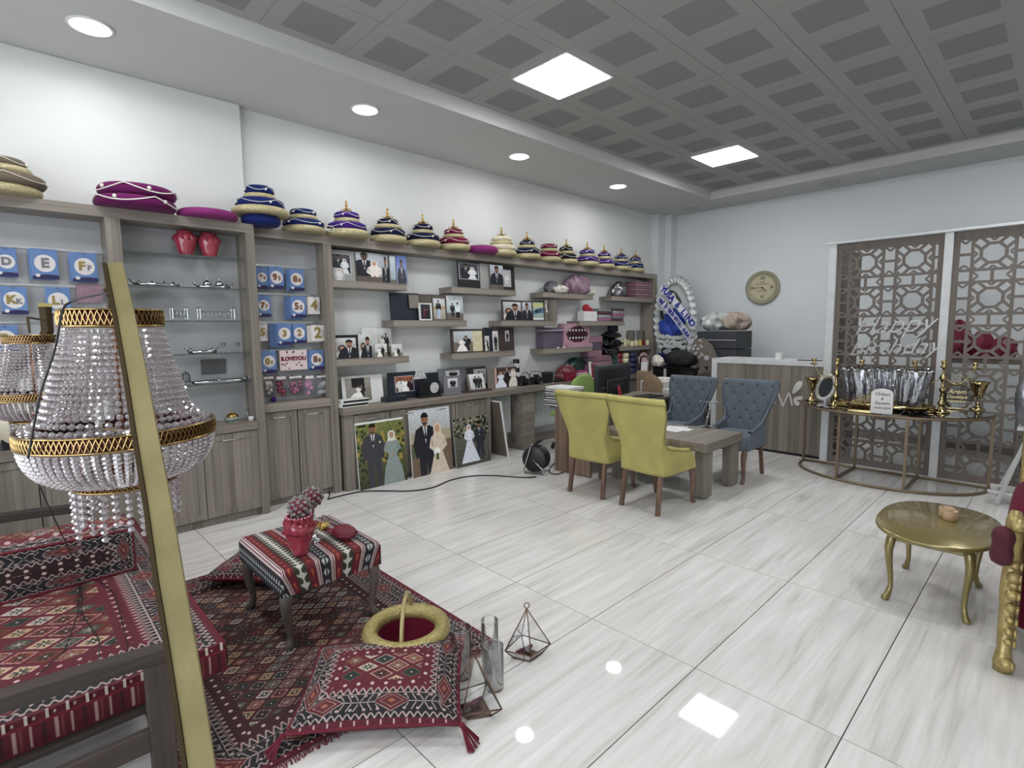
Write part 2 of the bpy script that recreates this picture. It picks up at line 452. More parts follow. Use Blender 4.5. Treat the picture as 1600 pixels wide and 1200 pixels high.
def photo(kind, w=96, h=128):
    if kind == 'sunflower':
        c = CV(150, 200, '3a4028', '6f7444', .4)
        r = hsh(np.floor(c.x*14), np.floor(c.y*18), 2); c.put((r > .8) & (c.y > .35), '948440')
        r = hsh(np.floor(c.x*20), np.floor(c.y*26), 5); c.put((r > .85), '23291a')
        c.rect(0, .97, 1, 1, 'dfe2e0')
        c.groom(.33, -.02, .98, '3a3a3f', '7c5c48', '1a1411'); c.bride(.72, -.05, .9, '87918f', 'a98772', 'd9d4cc', wide=.2)
        c.ell(.47, .67, .02, .015, 'e8e4da')
    elif kind == 'castle':
        c = CV(150, 200, '6f6a58', 'c7ccd2', .15)
        c.rect(0, 0, 1, .5, '6e5d4d'); c.rect(0, .5, 1, .66, 'a89c84'); c.rect(0, .3, .5, .42, '4d5a3a')
        c.groom(.36, -.28, 1.22, '22242b', '8f6650', '17110f'); c.bride(.66, -.3, 1.1, 'cfc0ae', 'b48f76', 'd6c3ae', wide=.34)
        c.ell(.62, .33, .09, .06, 'e9e8e2'); c.rect(.585, .2, .66, .3, '4f5c3e')
    elif kind == 'garden':
        c = CV(130, 160, '4b4a44', '66675a', .5)
        r = hsh(np.floor(c.x*18), np.floor(c.y*22), 2); c.put((r > .72) & (c.y > .62), '8f8a70'); c.put((r < .3) & (c.y > .6), '23271d')
        c.groom(.72, .1, .78, '32343c', '7a5f50'); c.bride(.42, .06, .82, 'd5dae4', 'b08d78', 'dcdfe6', wide=.27)
    elif kind == 'pair_close':
        c = CV(w, h, '77706a', 'cfd1d3', .15); c.bride(.3, -1.38, 2.1, 'd5cdc6', 'a98270', hair='33241d'); c.groom(.66, -1.5, 2.4, '1d1f27', '9a7360', '2b1f19')
    elif kind == 'pair_hijab':
        c = CV(w, h, '9b9ca0', 'c2c8d0', .1); c.groom(.32, -.95, 1.95, '1c1e26', '5c453a', '1d1714'); c.bride(.70, -.85, 1.6, 'e2d8d2', 'bf8f80', 'e5dad6')
    elif kind == 'groom':
        c = CV(w, h, '8a8c92', 'c5cad2', .1); c.groom(.5, -1.35, 2.3, '1b1e28', '8a6450', '2b1e18')
    elif kind == 'groom_sky':
        c = CV(w, h, 'a4b0d0', '4d63a8', .05); c.groom(.5, -.9, 1.75, '1b2030', '7c563f', '1a1411')
    elif kind == 'sky':
        c = CV(w, h, '94a3ad', 'c6d2d8', .1); c.rect(0, 0, 1, .14, '6b645c')
    elif kind == 'walk':
        c = CV(w, h, 'a7a296', 'd5d8da', .2); c.rect(0, 0, 1, .35, '77705f'); c.groom(.6, .02, .8, '23242a'); c.bride(.36, .02, .74, 'e4e2de', hair='2b201c')
    elif kind == 'stairs':
        c = CV(w, h, '827c74', '9a948c', .15)
        for i in range(9): c.rect(.35, .06+i*.06, 1, .075+i*.06, '4f4a45')
        c.rect(.25, .6, .75, 1, '1c1b1c'); c.groom(.62, .12, .6, '1a1a1d'); c.bride(.5, .1, .58, 'e9e6e1', hair='1d1512'); c.poly([(.02, .04), (.55, .05), (.5, .4), (.3, .34)], 'e9e6e1')
    elif kind == 'party':
        c = CV(w, h, '5a3a38', '9b5a40', .6); c.groom(.3, -.3, 1.2, 'd9d8d6'); c.bride(.6, -.3, 1.15, 'eeeae6', hair='3a2018'); c.groom(.9, -.3, 1.15, '2a1a20')
    elif kind == 'bw':
        c = CV(w, h, 'b9b9b9', 'd9d9d9', .5); c.groom(.42, .05, .8, '1b1b1b', '777777'); c.groom(.66, .05, .78, '222222', '888888')
    elif kind == 'duo_bride':
        c = CV(w, h, '3a3b42', '4a4b52', .3); c.groom(.33, -.4, 1.35, '22242c', '6b5548'); c.bride(.68, -.42, 1.25, 'e8e8ea', 'a9897a', 'ececee')
    elif kind == 'solo_bride':
        c = CV(w, h, 'bdbab6', 'c9c7c3', .1); c.bride(.5, -.75, 1.75, 'e4e4e4', 'a9897a', 'f0f0f0')
    elif kind == 'boy':
        c = CV(w, h, 'a39a88', 'cdd3d8', .15); c.rect(0, .5, 1, .6, 'b59468'); c.groom(.45, .04, .88, '1a1a1c'); c.rect(.33, .04, .58, .5, 'aebfd2')
    elif kind == 'shirt':
        c = CV(w, h, '8fa0a2', 'dfe3e6', .3); c.rect(0, 0, 1, .2, '6b645c'); c.groom(.35, .05, .6, '2a2a2c'); c.groom(.66, .0, .7, 'e4e8ee', '2b201a'); c.rect(.55, 0, .77, .25, '1a1a1c')
    elif kind == 'car':
        c = CV(w, h, '8a9a9c', 'b8c498', .2); c.rect(0, .78, 1, .9, 'c3c07a'); c.poly([(0, .5), (.5, .66), (1, .7), (1, .4), (0, .3)], '4c6f8c'); c.ell(.35, .5, .16, .1, '26303a'); c.ell(.65, .55, .14, .08, '31424e'); c.rect(0, 0, 1, .12, 'd4d8d8')
    elif kind == 'page':
        c = CV(w, h, '8a8a82', 'c4c9cf', .15); c.rect(0, 0, 1, .45, '70685e'); c.groom(.42, .05, .72, '24262d'); c.bride(.28, .02, .62, 'e9e6e2'); c.rect(.66, 0, 1, 1, 'c9c3a2')
        for i in range(4): c.rect(.74, .5+i*.07, .92, .515+i*.07, '9b9475')
    elif kind == 'wedding':
        c = CV(w, h, '5b4742', '4a3a3a', .3); c.rect(.0, 0, .06, 1, 'e0b8a8'); c.groom(.42, -.02, .9, '16171b'); c.bride(.26, -.04, .86, 'dde0ec', head='b58a78', wide=.3); c.rect(.5, 0, .58, 1, '8d8478'); c.groom(.64, -.02, .95, '2b2022'); c.bride(.83, -.05, .98, 'd8d3c9', head='e4e2dd', wide=.18)
    elif kind == 'dark':
        c = CV(w, h, '2c2730', '352f38', .5); c.groom(.36, .0, .8, '5a1f26', '9a7a68'); c.groom(.66, .0, .8, '1c1c20', '9a7a68')
    im = c.im; p = np.pad(im, ((1, 1), (1, 1), (0, 0)), mode='edge')
    h_, w_ = im.shape[:2]
    sm = sum(p[1+a:1+a+h_, 1+b:1+b+w_]*k for a, b, k in ((0, 0, .4), (1, 0, .15), (-1, 0, .15), (0, 1, .15), (0, -1, .15)))
    return sm*(1+.12*(hsh(np.floor(c.x*w_/3), np.floor(c.y*h_/3), 8)-.5)[..., None])
PHO = {}
def photo_mat(kind):
    if kind not in PHO: PHO[kind] = image_mat('photo_'+kind, photo(kind), .25)
    return PHO[kind]
# ================================================================== the room
WX0, WX1, WY0, WY1 = -2.6, 8.72, -2.9, 5.12
ZL, ZH = 3.52, 3.634
wallm = mat('wall_paint', 'd6d8d6', .55, var=.015, scale=3, bump=.05, bscale=180)
wallg = mat('wall_paint_cool', 'd0d4d5', .6, var=.015, scale=3)
ceilm = mat('ceiling_paint', 'c0c0be', .7, var=.01, scale=3)
def struct(name, mb, m, **k):
    o = mb.build(name, m, **k); o['kind'] = 'structure'; return o
# floor: slab with the joints, then every porcelain tile as its own piece
joint = mat('tile_joint', '43413e', .8)
fl = struct('floor', MB().box(WX0, WY0, -.12, WX1, WY1+.05, -.004), joint)
def floor_mat():
    M, nt, P = base_mat('polished_porcelain')
    tc = N(nt, 'ShaderNodeTexCoord'); oi = N(nt, 'ShaderNodeObjectInfo')
    geo = N(nt, 'ShaderNodeNewGeometry')
    add = N(nt, 'ShaderNodeVectorMath', operation='ADD')
    comb = N(nt, 'ShaderNodeCombineXYZ'); mm = N(nt, 'ShaderNodeMath', operation='MULTIPLY'); mm.inputs[1].default_value = 37.0
    nt.links.new(oi.outputs['Random'], mm.inputs[0]); nt.links.new(mm.outputs[0], comb.inputs[1]); nt.links.new(mm.outputs[0], comb.inputs[0])
    nt.links.new(geo.outputs['Position'], add.inputs[0]); nt.links.new(comb.outputs[0], add.inputs[1])
    mp = N(nt, 'ShaderNodeMapping'); mp.inputs['Scale'].default_value = (.9, 11, 1); nt.links.new(add.outputs[0], mp.inputs[0])
    n1 = N(nt, 'ShaderNodeTexNoise', i_Scale=1.0, i_Detail=7.0, i_Roughness=.6, i_Distortion=1.1); nt.links.new(mp.outputs[0], n1.inputs[0])
    mp2 = N(nt, 'ShaderNodeMapping'); mp2.inputs['Scale'].default_value = (1.6, 42, 1); nt.links.new(add.outputs[0], mp2.inputs[0])
    n2 = N(nt, 'ShaderNodeTexNoise', i_Scale=1.0, i_Detail=4.0, i_Distortion=.8); nt.links.new(mp2.outputs[0], n2.inputs[0])
    av = N(nt, 'ShaderNodeMath', operation='MULTIPLY_ADD'); av.inputs[1].default_value = .35; nt.links.new(n2.outputs['Fac'], av.inputs[0]); nt.links.new(n1.outputs['Fac'], av.inputs[2])
    cr = N(nt, 'ShaderNodeValToRGB'); e = cr.color_ramp.elements
    e[0].position = .44; e[0].color = (*srgb('b4b1ab'), 1); e[1].position = .86; e[1].color = (*srgb('dad8d5'), 1)
    k = cr.color_ramp.elements.new(.60); k.color = (*srgb('cac7c3'), 1)
    nt.links.new(av.outputs[0], cr.inputs[0]); nt.links.new(cr.outputs[0], P.inputs['Base Color'])
    P.inputs['Roughness'].default_value = .035; P.inputs['Specular IOR Level'].default_value = .55
    return M
flm = floor_mat()
tile_me = None
for i in range(-4, 6):
    for j in range(-9, 5):
        x0, y0 = 2.22+1.2*i, 2.30+.6*j
        X0, X1, Y0, Y1 = max(x0, WX0), min(x0+1.2, WX1), max(y0, WY0), min(y0+.6, WY1)
        if X1-X0 < .05 or Y1-Y0 < .05: continue
        if not (X1 > -.6 and Y1 > -.6): continue          # nothing of these is in the picture
        full = (X1-X0 > 1.19 and Y1-Y0 > .59)
        if full and tile_me is not None:
            o = bpy.data.objects.new('tile', tile_me); COL.objects.link(o); o.location = (x0, y0, 0); o.parent = fl
        else:
            g = .0024
            mb = MB().box(X0+g, Y0+g, -.012, X1-g, Y1-g, 0)
            if full:
                o = mb.build('tile', flm, fl, bevel=.0012, loc=(x0, y0, 0)); tile_me = o.data
            else: o = mb.build('tile', flm, fl, loc=(X0, Y0, 0))
for (a, b, c, d) in ((WX0, WY0, -.6, WY1), (-.6, WY0, WX1, -.6)):
    pass
struct('floor_behind_camera', MB().box(WX0, WY0, -.01, WX1, -1.31, -.0005), flm)
struct('floor_beside_camera', MB().box(WX0, -1.30, -.01, -1.39, WY1, -.0005), flm)
# walls
struct('wall_left', MB().box(WX0, WY1, 0, WX1+.2, WY1+.15, 3.8), wallm)
struct('wall_left_bumpout', MB().box(WX0, 5.04, 0, 1.64, WY1-.0005, ZL-.001), wallm, bevel=.004)
struct('wall_back', MB().box(WX1, WY0, 0, WX1+.15, WY1, 3.8), wallg)
struct('wall_right', MB().box(WX0, WY0-.15, 0, WX1, WY0, 3.8), wallm)
# the entrance side: wall round a glazed shop front
wf = MB().box(WX0-.15, WY0, 0, WX0, WY1, .35); wf.box(WX0-.15, WY0, 2.7, WX0, WY1, 3.8); wf.box(WX0-.15, WY0, .35, WX0, -1.6, 2.7); wf.box(WX0-.15, 3.6, .35, WX0, WY1, 2.7)
struct('wall_front', wf, wallm)
struct('window_1', MB().box(WX0-.08, -1.6, .35, WX0-.06, 3.6, 2.7), glass('window_glass'))
# corner pilasters beside the shelving
struct('column_1', MB().box(8.30, 4.98, 0, WX1-.001, WY1-.001, ZL-.001), wallg, bevel=.003)
struct('column_2', MB().box(8.52, 4.86, 0, WX1-.001, 4.9795, ZL-.001), wallg, bevel=.003)
# ceiling: lower ring, tray step and the field of metal tiles
TX, TY = 8.013, 3.92
cl = MB().box(WX0, TY, ZL, WX1, WY1, ZL+.02)
cl.box(TX, WY0, ZL, WX1, TY, ZL+.02)
ce = struct('ceiling', cl, ceilm)
MB().box(WX0, WY0, ZH+.03, WX1, WY1, ZH+.15).build('ceiling_slab', ceilm, ce)
st = MB(); st.box(WX0, TY, ZL+.02, TX, TY+.03, ZH+.03); st.box(TX, WY0, ZL+.02, TX+.03, TY+.03, ZH+.03)
st.box(WX0, TY-.03, ZH-.008, TX-.03, TY, ZH+.03); st.box(TX-.03, WY0, ZH-.008, TX, TY, ZH+.03)
st.build('tray_edge', ceilm, ce)
tilem = mat('metal_ceiling_tile', '9b9b98', .55, var=.01, scale=4)
perf = mat('perforated_field', '858686', .75, var=.04, scale=400)
seam = mat('ceiling_seam', '8a8a88', .8)
MB().box(WX0, WY0, ZH+.012, TX-.03, TY-.03, ZH+.03).build('tile_carrier', seam, ce)
lights = set()
LP = [(3.513-3*k, 3.02-3*j) for k in (-1, 0, 1, 2) for j in (0, 1)] 
fr_me = pf_me = None
def ctile(x, y):
    global fr_me, pf_me
    a, b = .2985, .183
    if fr_me is None:
        mb = MB(); M_ = mb.bm
        z = ZH
        def rg(r, zz): return [M_.verts.new((sx*r, sy*r, zz)) for sx, sy in ((-1, -1), (1, -1), (1, 1), (-1, 1))]
        R = [rg(a, z+.012), rg(a, z+.001), rg(a-.002, z), rg(b, z), rg(b, z+.0015)]
        for p, q in zip(R, R[1:]):
            for k in range(4): M_.faces.new((p[k], p[(k+1) % 4], q[(k+1) % 4], q[k]))
        o = mb.build('ceiling_tile', tilem, ce); fr_me = o.data
        p = MB().box(-b, -b, z+.0015, b, b, z+.006).build('perforated_square', perf, o); pf_me = p.data
    else:
        o = bpy.data.objects.new('ceiling_tile', fr_me); COL.objects.link(o); o.parent = ce
        p = bpy.data.objects.new('perforated_square', pf_me); COL.objects.link(p); p.parent = o
    o.location = (x, y, 0)
lit = [(round(x, 2), round(y, 2)) for x, y in LP]
for i in range(-10, 9):
    for j in range(-11, 3):
        x, y = 3.513+.6*(i-1), 3.02+.6*(j-1)
        if x > TX or y > TY: continue
        if (round(x, 2), round(y, 2)) in lit: continue
        P_ = Vector((x, y, ZH))-CAM
        d = P_.dot(_f)
        if d < .4 or abs(P_.dot(_r)/d) > 1.2 or P_.dot(_u)/d > .95: continue
        ctile(x, y)
# ceiling lights
panel_e = emis('led_panel_light', (.97, .98, 1), PANEL_E)
framem = mat('white_metal', 'dadada', .4)
for k, (x, y) in enumerate(LP):
    near = (x, y) == LP[1] or abs(x-3.513) < .01 and y > 3
    t = thing('ceiling_light', ('square LED panel light nearer the camera, in the tiled ceiling' if near else 'square LED panel light at the far end of the tiled ceiling'), 'ceiling light', (x, y, ZH), group='square ceiling light panels')
    if y < 3 or x < 3: t['label'] = 'square LED panel light of the ceiling outside the picture'
    MB().box(x-.2985, y-.2985, ZH-.002, x+.2985, y+.2985, ZH+.010).build('frame', framem, t)
    MB().box(x-.278, y-.278, ZH-.005, x+.278, y+.278, ZH-.0022).build('diffuser', panel_e, t)
spot_e = emis('downlight_light', (1, 1, 1), SPOT_E)
spots = [(.572+1.907*k, 4.41) for k in range(4)]
names = ['leftmost round downlight, over the magenta cushions', 'second round downlight from the left in the lowered ceiling', 'third round downlight from the left in the lowered ceiling', 'farthest lit round downlight, nearest the back corner']
for (x, y), n in zip(spots, names):
    t = thing('downlight', n, 'ceiling light', (x, y, ZL), group='round downlights over the shelving')
    MB().lathe([(.12, ZL+.001), (.125, ZL-.004), (.118, ZL-.010), (.105, ZL-.010), (.103, ZL-.001)], (x, y, 0), 28).build('ring', framem, t, smooth=True)
    MB().lathe([(0, ZL-.004), (.103, ZL-.004), (.103, ZL+.0), (0, ZL)], (x, y, 0), 28).build('diffuser', spot_e, t)
for (x, y), n in (((8.35, 4.41), 'unlit round ceiling speaker in the far left corner of the ceiling'), ((8.32, 2.37), 'unlit round ceiling speaker above the right side of the clock wall')):
    t = thing('ceiling_speaker', n, 'speaker', (x, y, ZL))
    MB().lathe([(.13, ZL+.001), (.135, ZL-.006), (.125, ZL-.014), (.118, ZL-.006), (0, ZL-.006)], (x, y, 0), 28).build('ring', mat('vent_grey', 'b2b2b2', .6), t, smooth=True)
# ================================================================== wall shelving
WH = wood('grey_oak_horizontal', '625a51', '8f877d', 'x')
WV = wood('grey_oak_vertical', '5f584f', '8c847a', 'z')
WY = wood('grey_oak_deep', '5d564e', '8a8278', 'y')
steel = mat('brushed_steel', 'b8b8b8', .25, 1.0, var=.03)
grey_gloss = mat('grey_gloss_panel', '9d9ea0', .22, var=.12, scale=1.6)
silver_trim = mat('silver_slat_trim', 'c9cbcd', .2, .9)
gls = glass('clear_glass', (.93, .97, .95), .02, .10)
gle = mat('glass_edge', '4d5a56', .15, alpha=.85)
def door(parent, x0, x1, z0, z1, y, name='door', ang=0, handle=True, hx=.5, hz=None):
    """shaker door in the plane y facing -y, with a bow handle"""
    mb = MB(); g = .003; fw = .055
    mb.box(x0+g, y, z0+g, x1-g, y+.012, z1-g)
    o = mb.build(name, WV, parent)
    f = MB(); f.box(x0+g, y-.008, z0+g, x0+fw, y, z1-g); f.box(x1-fw, y-.008, z0+g, x1-g, y, z1-g)
    f.box(x0+fw, y-.008, z0+g, x1-fw, y, z0+fw); f.box(x0+fw, y-.008, z1-fw, x1-fw, y, z1-g)
    f.build('door_frame', WV, o, bevel=.0015)
    if handle:
        zz = hz or z1-.055; c = (x0+x1)/2; hw = .075
        MB().tube([(c-hw, y-.004, zz), (c-hw+.008, y-.026, zz), (c, y-.036, zz+.002), (c+hw-.008, y-.026, zz), (c+hw, y-.004, zz)], .005, 6).build('handle', steel, o, smooth=True)
    return o
# ---- left unit
LU = thing('shelving_unit', 'tall grey oak shelving unit at the left with glass shelves and slat panel', 'shelving', (.65, 4.9, 0))
x0L, F, B = -.45, 4.75, 5.03
MB().box(x0L, F, 2.40, 1.60, B, 2.475).build('top_board', WH, LU, bevel=.002)
for a, b in ((x0L, x0L+.08), (.60, .69), (1.53, 1.60)):
    MB().box(a, F, 0, b, B, 2.40).build('upright', WV, LU, bevel=.002)
MB().box(x0L+.08, 5.0, .83, .60, B-.005, 2.40).build('back_panel', grey_gloss, LU)
MB().box(.69, 5.0, .83, 1.53, B-.005, 2.40).build('back_panel', grey_gloss, LU)
MB().box(x0L+.08, F-.02, .76, .60, 5.0, .83).build('worktop', WH, LU, bevel=.002)
MB().box(.69, F-.02, .76, 1.53, 5.0, .83).build('worktop', WH, LU, bevel=.002)
MB().box(x0L+.08, F+.03, .0, .60, F+.05, .76).build('carcass', WV, LU)
MB().box(.69, F+.03, .0, 1.53, F+.05, .76).build('carcass', WV, LU)
for a, b in ((-.37, .115), (.115, .60), (.69, 1.11), (1.11, 1.53)):
    door(LU, a, b, .07, .755, F+.005)
slats = [2.18, 1.926, 1.668, 1.413, 1.156]
for z in slats:
    MB().box(x0L+.08, 4.992, z-.009, .60, 5.0, z+.009).build('slat_trim', silver_trim, LU)
gz = [2.185, 1.936, 1.675, 1.412, 1.163]
for z in gz:
    o = MB().box(.70, 4.79, z-.004, 1.52, 4.99, z+.004).build('glass_shelf', gls, LU)
    MB().box(.70, 4.786, z-.004, 1.52, 4.79, z+.004).build('shelf_edge', gle, o)
# recessed outlet in the back panel
r0 = AY(313, 562, 5.0); r1 = AY(353, 583, 5.0)
MB().box(r0.x, 4.985, r1.z, r1.x, 5.0, r0.z).build('wall_box', mat('dark_recess', '505052', .5), LU, bevel=.003)
# ---- middle unit
MU = thing('shelving_unit', 'narrow grey oak unit with hanging balloon packets above two doors', 'shelving', (1.95, 4.95, 0))
MB().box(1.60, 4.87, 2.40, 2.33, 5.10, 2.475).build('top_board', WH, MU, bevel=.002)
MB().box(2.25, 4.87, 0, 2.33, 5.10, 2.40).build('upright', WV, MU, bevel=.002)
MB().box(1.60, 5.05, .88, 2.25, 5.09, 2.40).build('back_panel', grey_gloss, MU)
MB().box(1.60, 4.87, .87, 2.25, 5.05, .945).build('bottom_shelf', WH, MU, bevel=.002)
MB().box(1.60, 4.94, 0, 2.25, 4.95, .87).build('carcass', WV, MU)
door(MU, 1.62, 1.935, .06, .865, 4.905); door(MU, 1.94, 2.25, .06, .865, 4.905)
for z in slats:
    MB().box(1.60, 5.042, z-.009, 2.25, 5.05, z+.009).build('slat_trim', silver_trim, MU)
# ---- right unit
RU = thing('shelving_unit', 'long grey oak shelving frame over the photograph display and the desk', 'shelving', (5.1, 4.95, 0))
MB().box(2.33, 4.87, 2.395, 8.10, 5.11, 2.475).build('top_board', WH, RU, bevel=.002)
MB().box(7.99, 4.86, .84, 8.08, 5.11, 2.395).build('upright', WV, RU, bevel=.002)
WT = MB().box(2.34, 4.80, .765, 8.08, 5.11, .84).build('worktop', WH, None, bevel=.002, loc=(2.34, 4.8, .765))
tag(WT, 'long grey oak worktop carrying the photo albums and cameras', 'worktop')
BC = thing('base_cabinet', 'grey oak base cabinet with four doors behind the leaning wedding canvases', 'cabinet', (3.3, 4.95, 0))
MB().box(2.36, 4.83, 0, 2.46, 5.11, .764).build('side_panel', WV, BC, bevel=.002)
MB().box(4.19, 4.83, 0, 4.27, 5.11, .764).build('side_panel', WV, BC, bevel=.002)
MB().box(2.46, 4.86, 0, 4.19, 5.10, .764).build('carcass', WV, BC)
for a, b in ((2.465, 2.875), (2.88, 3.305), (3.31, 3.73), (3.735, 4.185)):
    door(BC, a, b, .06, .75, 4.845, hz=.70)
BC2 = thing('base_cabinet', 'grey oak base cabinet half hidden behind the computer screen', 'cabinet', (7.0, 4.95, 0))
MB().box(5.98, 4.86, 0, 8.08, 5.10, .764).build('carcass', WV, BC2)
for k in range(5): door(BC2, 5.98+.42*k, 6.40+.42*k, .06, .75, 4.845, hz=.70)
tag(MB().box(4.83, 4.83, 0, 5.04, 5.10, .764).build('desk_support', WH, bevel=.002, loc=(4.93, 4.95, 0)), 'grey oak support panel between the two white radiators', 'support')
# radiators and baseboard in the knee space
radm = mat('radiator_white', 'c3c7c4', .4)
for (a, b), n in (((4.36, 4.80), 'white ribbed radiator left of the oak support'), ((5.10, 5.93), 'white ribbed radiator right of the oak support')):
    t = thing('radiator', n, 'radiator', ((a+b)/2, 5.07, .21), group='radiators under the worktop')
    MB().box(a, 5.03, .22, b, 5.10, .74).build('body', radm, t, bevel=.006)
    mb = MB(); nn = int((b-a)/.033)
    for k in range(nn):
        x = a+.015+k*.033; mb.box(x, 5.018, .24, x+.017, 5.031, .72)
    mb.build('ribs', radm, t, bevel=.003)
    MB().box(a+.05, 5.06, .10, a+.08, 5.09, .23).build('bracket', radm, t)
    MB().box(b-.08, 5.06, .10, b-.05, 5.09, .23).build('bracket', radm, t)
struct('baseboard_left', MB().box(4.27, 5.075, 0, 5.98, 5.119, .105), WH)
struct('baseboard_back', MB().box(8.70, -2.9, 0, 8.7195, 4.859, .09), WH)
# floating shelves
FS = [(2.33, 3.15, 2.07, 'first row, at the left'), (2.98, 3.95, 1.69, 'second row, carrying the navy album'), (2.33, 3.15, 1.31, 'third row, at the left'),
      (3.745, 4.76, 2.07, 'first row, carrying the silver-edged frame'), (4.51, 5.54, 1.69, 'second row, carrying the green car photo'), (3.735, 4.74, 1.31, 'third row, carrying the frame with a yellow page'),
      (5.27, 6.35, 2.07, 'first row, carrying pink wrapped bundles'), (6.04, 7.16, 1.69, 'second row, carrying the white gift bag'), (5.27, 6.34, 1.31, 'third row, carrying the pink heart box'),
      (6.82, 7.99, 2.07, 'first row, far right under the pink box stack'), (7.08, 7.99, 1.29, 'third row, far right under the candles')]
for a, b, z, n in FS:
    tag(MB().box(a, 4.87, z-.07, b, 5.119, z).build('wall_shelf', WH, None, bevel=.002, loc=((a+b)/2, 5.0, z)), 'grey oak floating shelf, '+n, 'shelf', 'floating wall shelves')
# ================================================================== tiered velvet cushions along the top board
gold_br = mat('gold_brocade', 'b5aa84', .4, .25, var=.25, scale=60, bump=.6, bscale=120)
pearl = mat('pearl_trim', 'd5d2c8', .3)
gold = mat('polished_gold', 'b08d4a', .22, 1.0, var=.05)
gold_pale = mat('pale_gold_paint', '9c8e5e', .35, .6, var=.08)
def velvet(name, col):
    return mat('velvet_'+name, col, .8, spec=.15, sheen=.05, var=.12, scale=9, bump=.15, bscale=40)
VEL = dict(blue=velvet('royal_blue', '17235c'), navy=velvet('navy', '151838'), purple=velvet('purple', '3b2070'), mag=velvet('magenta', '5e1a4e'), pink=velvet('bright_magenta', '7a2c66'),
           maroon=velvet('maroon', '6a1238'), black=velvet('black', '1b1620'), white=velvet('ivory', 'cfc8ae'), taupe=velvet('taupe', '6a6052'))
def puck(mb, r, z0, h, c=(0, 0), n=28, flat=.55, M=None):
    pr = [(0, z0)]
    k = 8
    for i in range(k+1):
        a = -pi/2+pi*i/k
        pr.append((r-h/2+h/2*cos(a) if r > h/2 else r*cos(a), z0+h/2+h/2*sin(a)))
    pr.append((0, z0+h*(1.0)))
    mb.lathe(pr, (c[0], c[1], 0), n, M=M)
def swag(r, z, drop, n=4):
    pts = []
    for i in range(49):
        a = 2*pi*i/48; pts.append((r*cos(a), r*sin(a), z-drop*abs(sin(n*a/2))**1.0))
    return pts
def tray(loc, rz, layers, finial, label, sc=1.0, tilt=0, group='tiered velvet henna cushions on the shelving'):
    """layers: (material key or 'gold', radius, height)"""
    t = lthing('henna_cushion_tray', label, 'cushion', group)
    z = 0; top = None
    for k, (key, r, h) in enumerate(layers):
        mb = MB(); puck(mb, r, z, h)
        o = mb.build('gold_ring' if key == 'gold' else 'velvet_cushion', gold_br if key == 'gold' else VEL[key], t, smooth=True)
        if key != 'gold' and r < .3 and k > 0:
            s = MB(); s.tube(swag(r+.001, z+h*.80, h*.45), .0028, 5, True); s.build('bead_swag', pearl, o, smooth=True)
            b = MB()
            for i in range(4): b.ball(((r+.004)*cos(pi/4+i*pi/2+.5), (r+.004)*sin(pi/4+i*pi/2+.5), z+h*.45), .011, 6)
            b.build('brooch', pearl, o, smooth=True)
        z += h*.93; top = r
    if finial:
        z -= .004
        MB().lathe([(0, z), (.055, z), (.062, z+.006), (.055, z+.014), (.035, z+.03), (.016, z+.045), (.009, z+.06), (.014, z+.072), (.012, z+.082), (.005, z+.095), (.012, z+.108), (.008, z+.118), (0, z+.13)], n=14).build('finial', gold, t, smooth=True)
        f = MB()
        for i in range(5):
            a = i*2*pi/5; f.tube([(.05*cos(a), .05*sin(a), z+.004), (.06*cos(a+.2), .06*sin(a+.2), z+.03), (.035*cos(a), .035*sin(a), z+.045)], .004, 5)
        f.build('filigree', gold, t, smooth=True)
    t.location = loc; t.rotation_euler = (tilt, 0, rz); t.scale = (sc,)*3
    return t
ZT = 2.4755
def L4(c, a=.22, b=.19, g2=.145, d=.115, h=.068):
    return [('gold', a, h), (c, b, h*1.05), ('gold', g2, h*.75), (c, d, h*.9)]
T = [
 (.10, [('gold', .19, .06), ('taupe', .215, .075), ('gold', .15, .055), ('taupe', .12, .055)], 0, 'gold and taupe stack of round cushions at the far left end of the shelf top', 1),
 (1.68, [('blue', .155, .085), ('gold', .225, .062), ('blue', .19, .075), ('gold', .13, .05), ('blue', .115, .07)], 0, 'tallest stack, royal blue velvet with gold rings and no finial', 1),
 (2.09, [('gold', .19, .055), ('blue', .18, .06), ('gold', .13, .05), ('blue', .115, .055)], 0, 'lower royal blue velvet stack beside the tallest one', 1),
 (2.51, L4('purple', .21, .185, .125, .12), 1, 'purple velvet stack with gold finial, first of the finial topped ones', 1),
 (2.97, L4('navy', .19, .175, .14, .105), 1, 'dark blue and purple velvet stack with a bent gold finial', 1),
 (3.40, L4('navy', .19, .18, .12, .11), 1, 'navy velvet stack with gold crown finial, between the blue and the maroon ones', 1),
 (3.82, L4('maroon', .19, .175, .125, .11), 1, 'maroon velvet stack with gold finial, left of the flat magenta cushion', 1),
 (4.56, L4('white', .19, .17, .14, .12), 1, 'ivory velvet stack with gold finial', 1),
 (5.02, L4('navy', .18, .165, .125, .10), 1, 'navy velvet stack with gold finial right of the ivory one', 1),
 (5.45, L4('maroon', .17, .16, .125, .115), 0, 'maroon velvet stack without a finial', 1),
 (5.82, L4('black', .165, .15, .12, .10), 1, 'black velvet stack with gold finial', 1),
 (6.27, L4('purple', .18, .165, .12, .11), 1, 'purple velvet stack with gold finial right of the black one', 1),
 (6.70, L4('purple', .165, .15, .12, .10), 1, 'purple velvet stack with gold finial, third from the far end', 1),
 (7.14, L4('blue', .165, .15, .115, .10), 1, 'royal blue velvet stack with gold finial, last but one', 1),
 (7.56, L4('blue', .155, .14, .11, .095), 1, 'small royal blue velvet stack with gold finial at the far end', 1)]
for k, (x, ly, fi, lb, sc) in enumerate(T):
    y = min(5.105 if x > 1.7 else 5.03, 9)-max(l[1] for l in ly)-.004
    tray((x, y, ZT), k*.37, ly, fi, lb, sc)
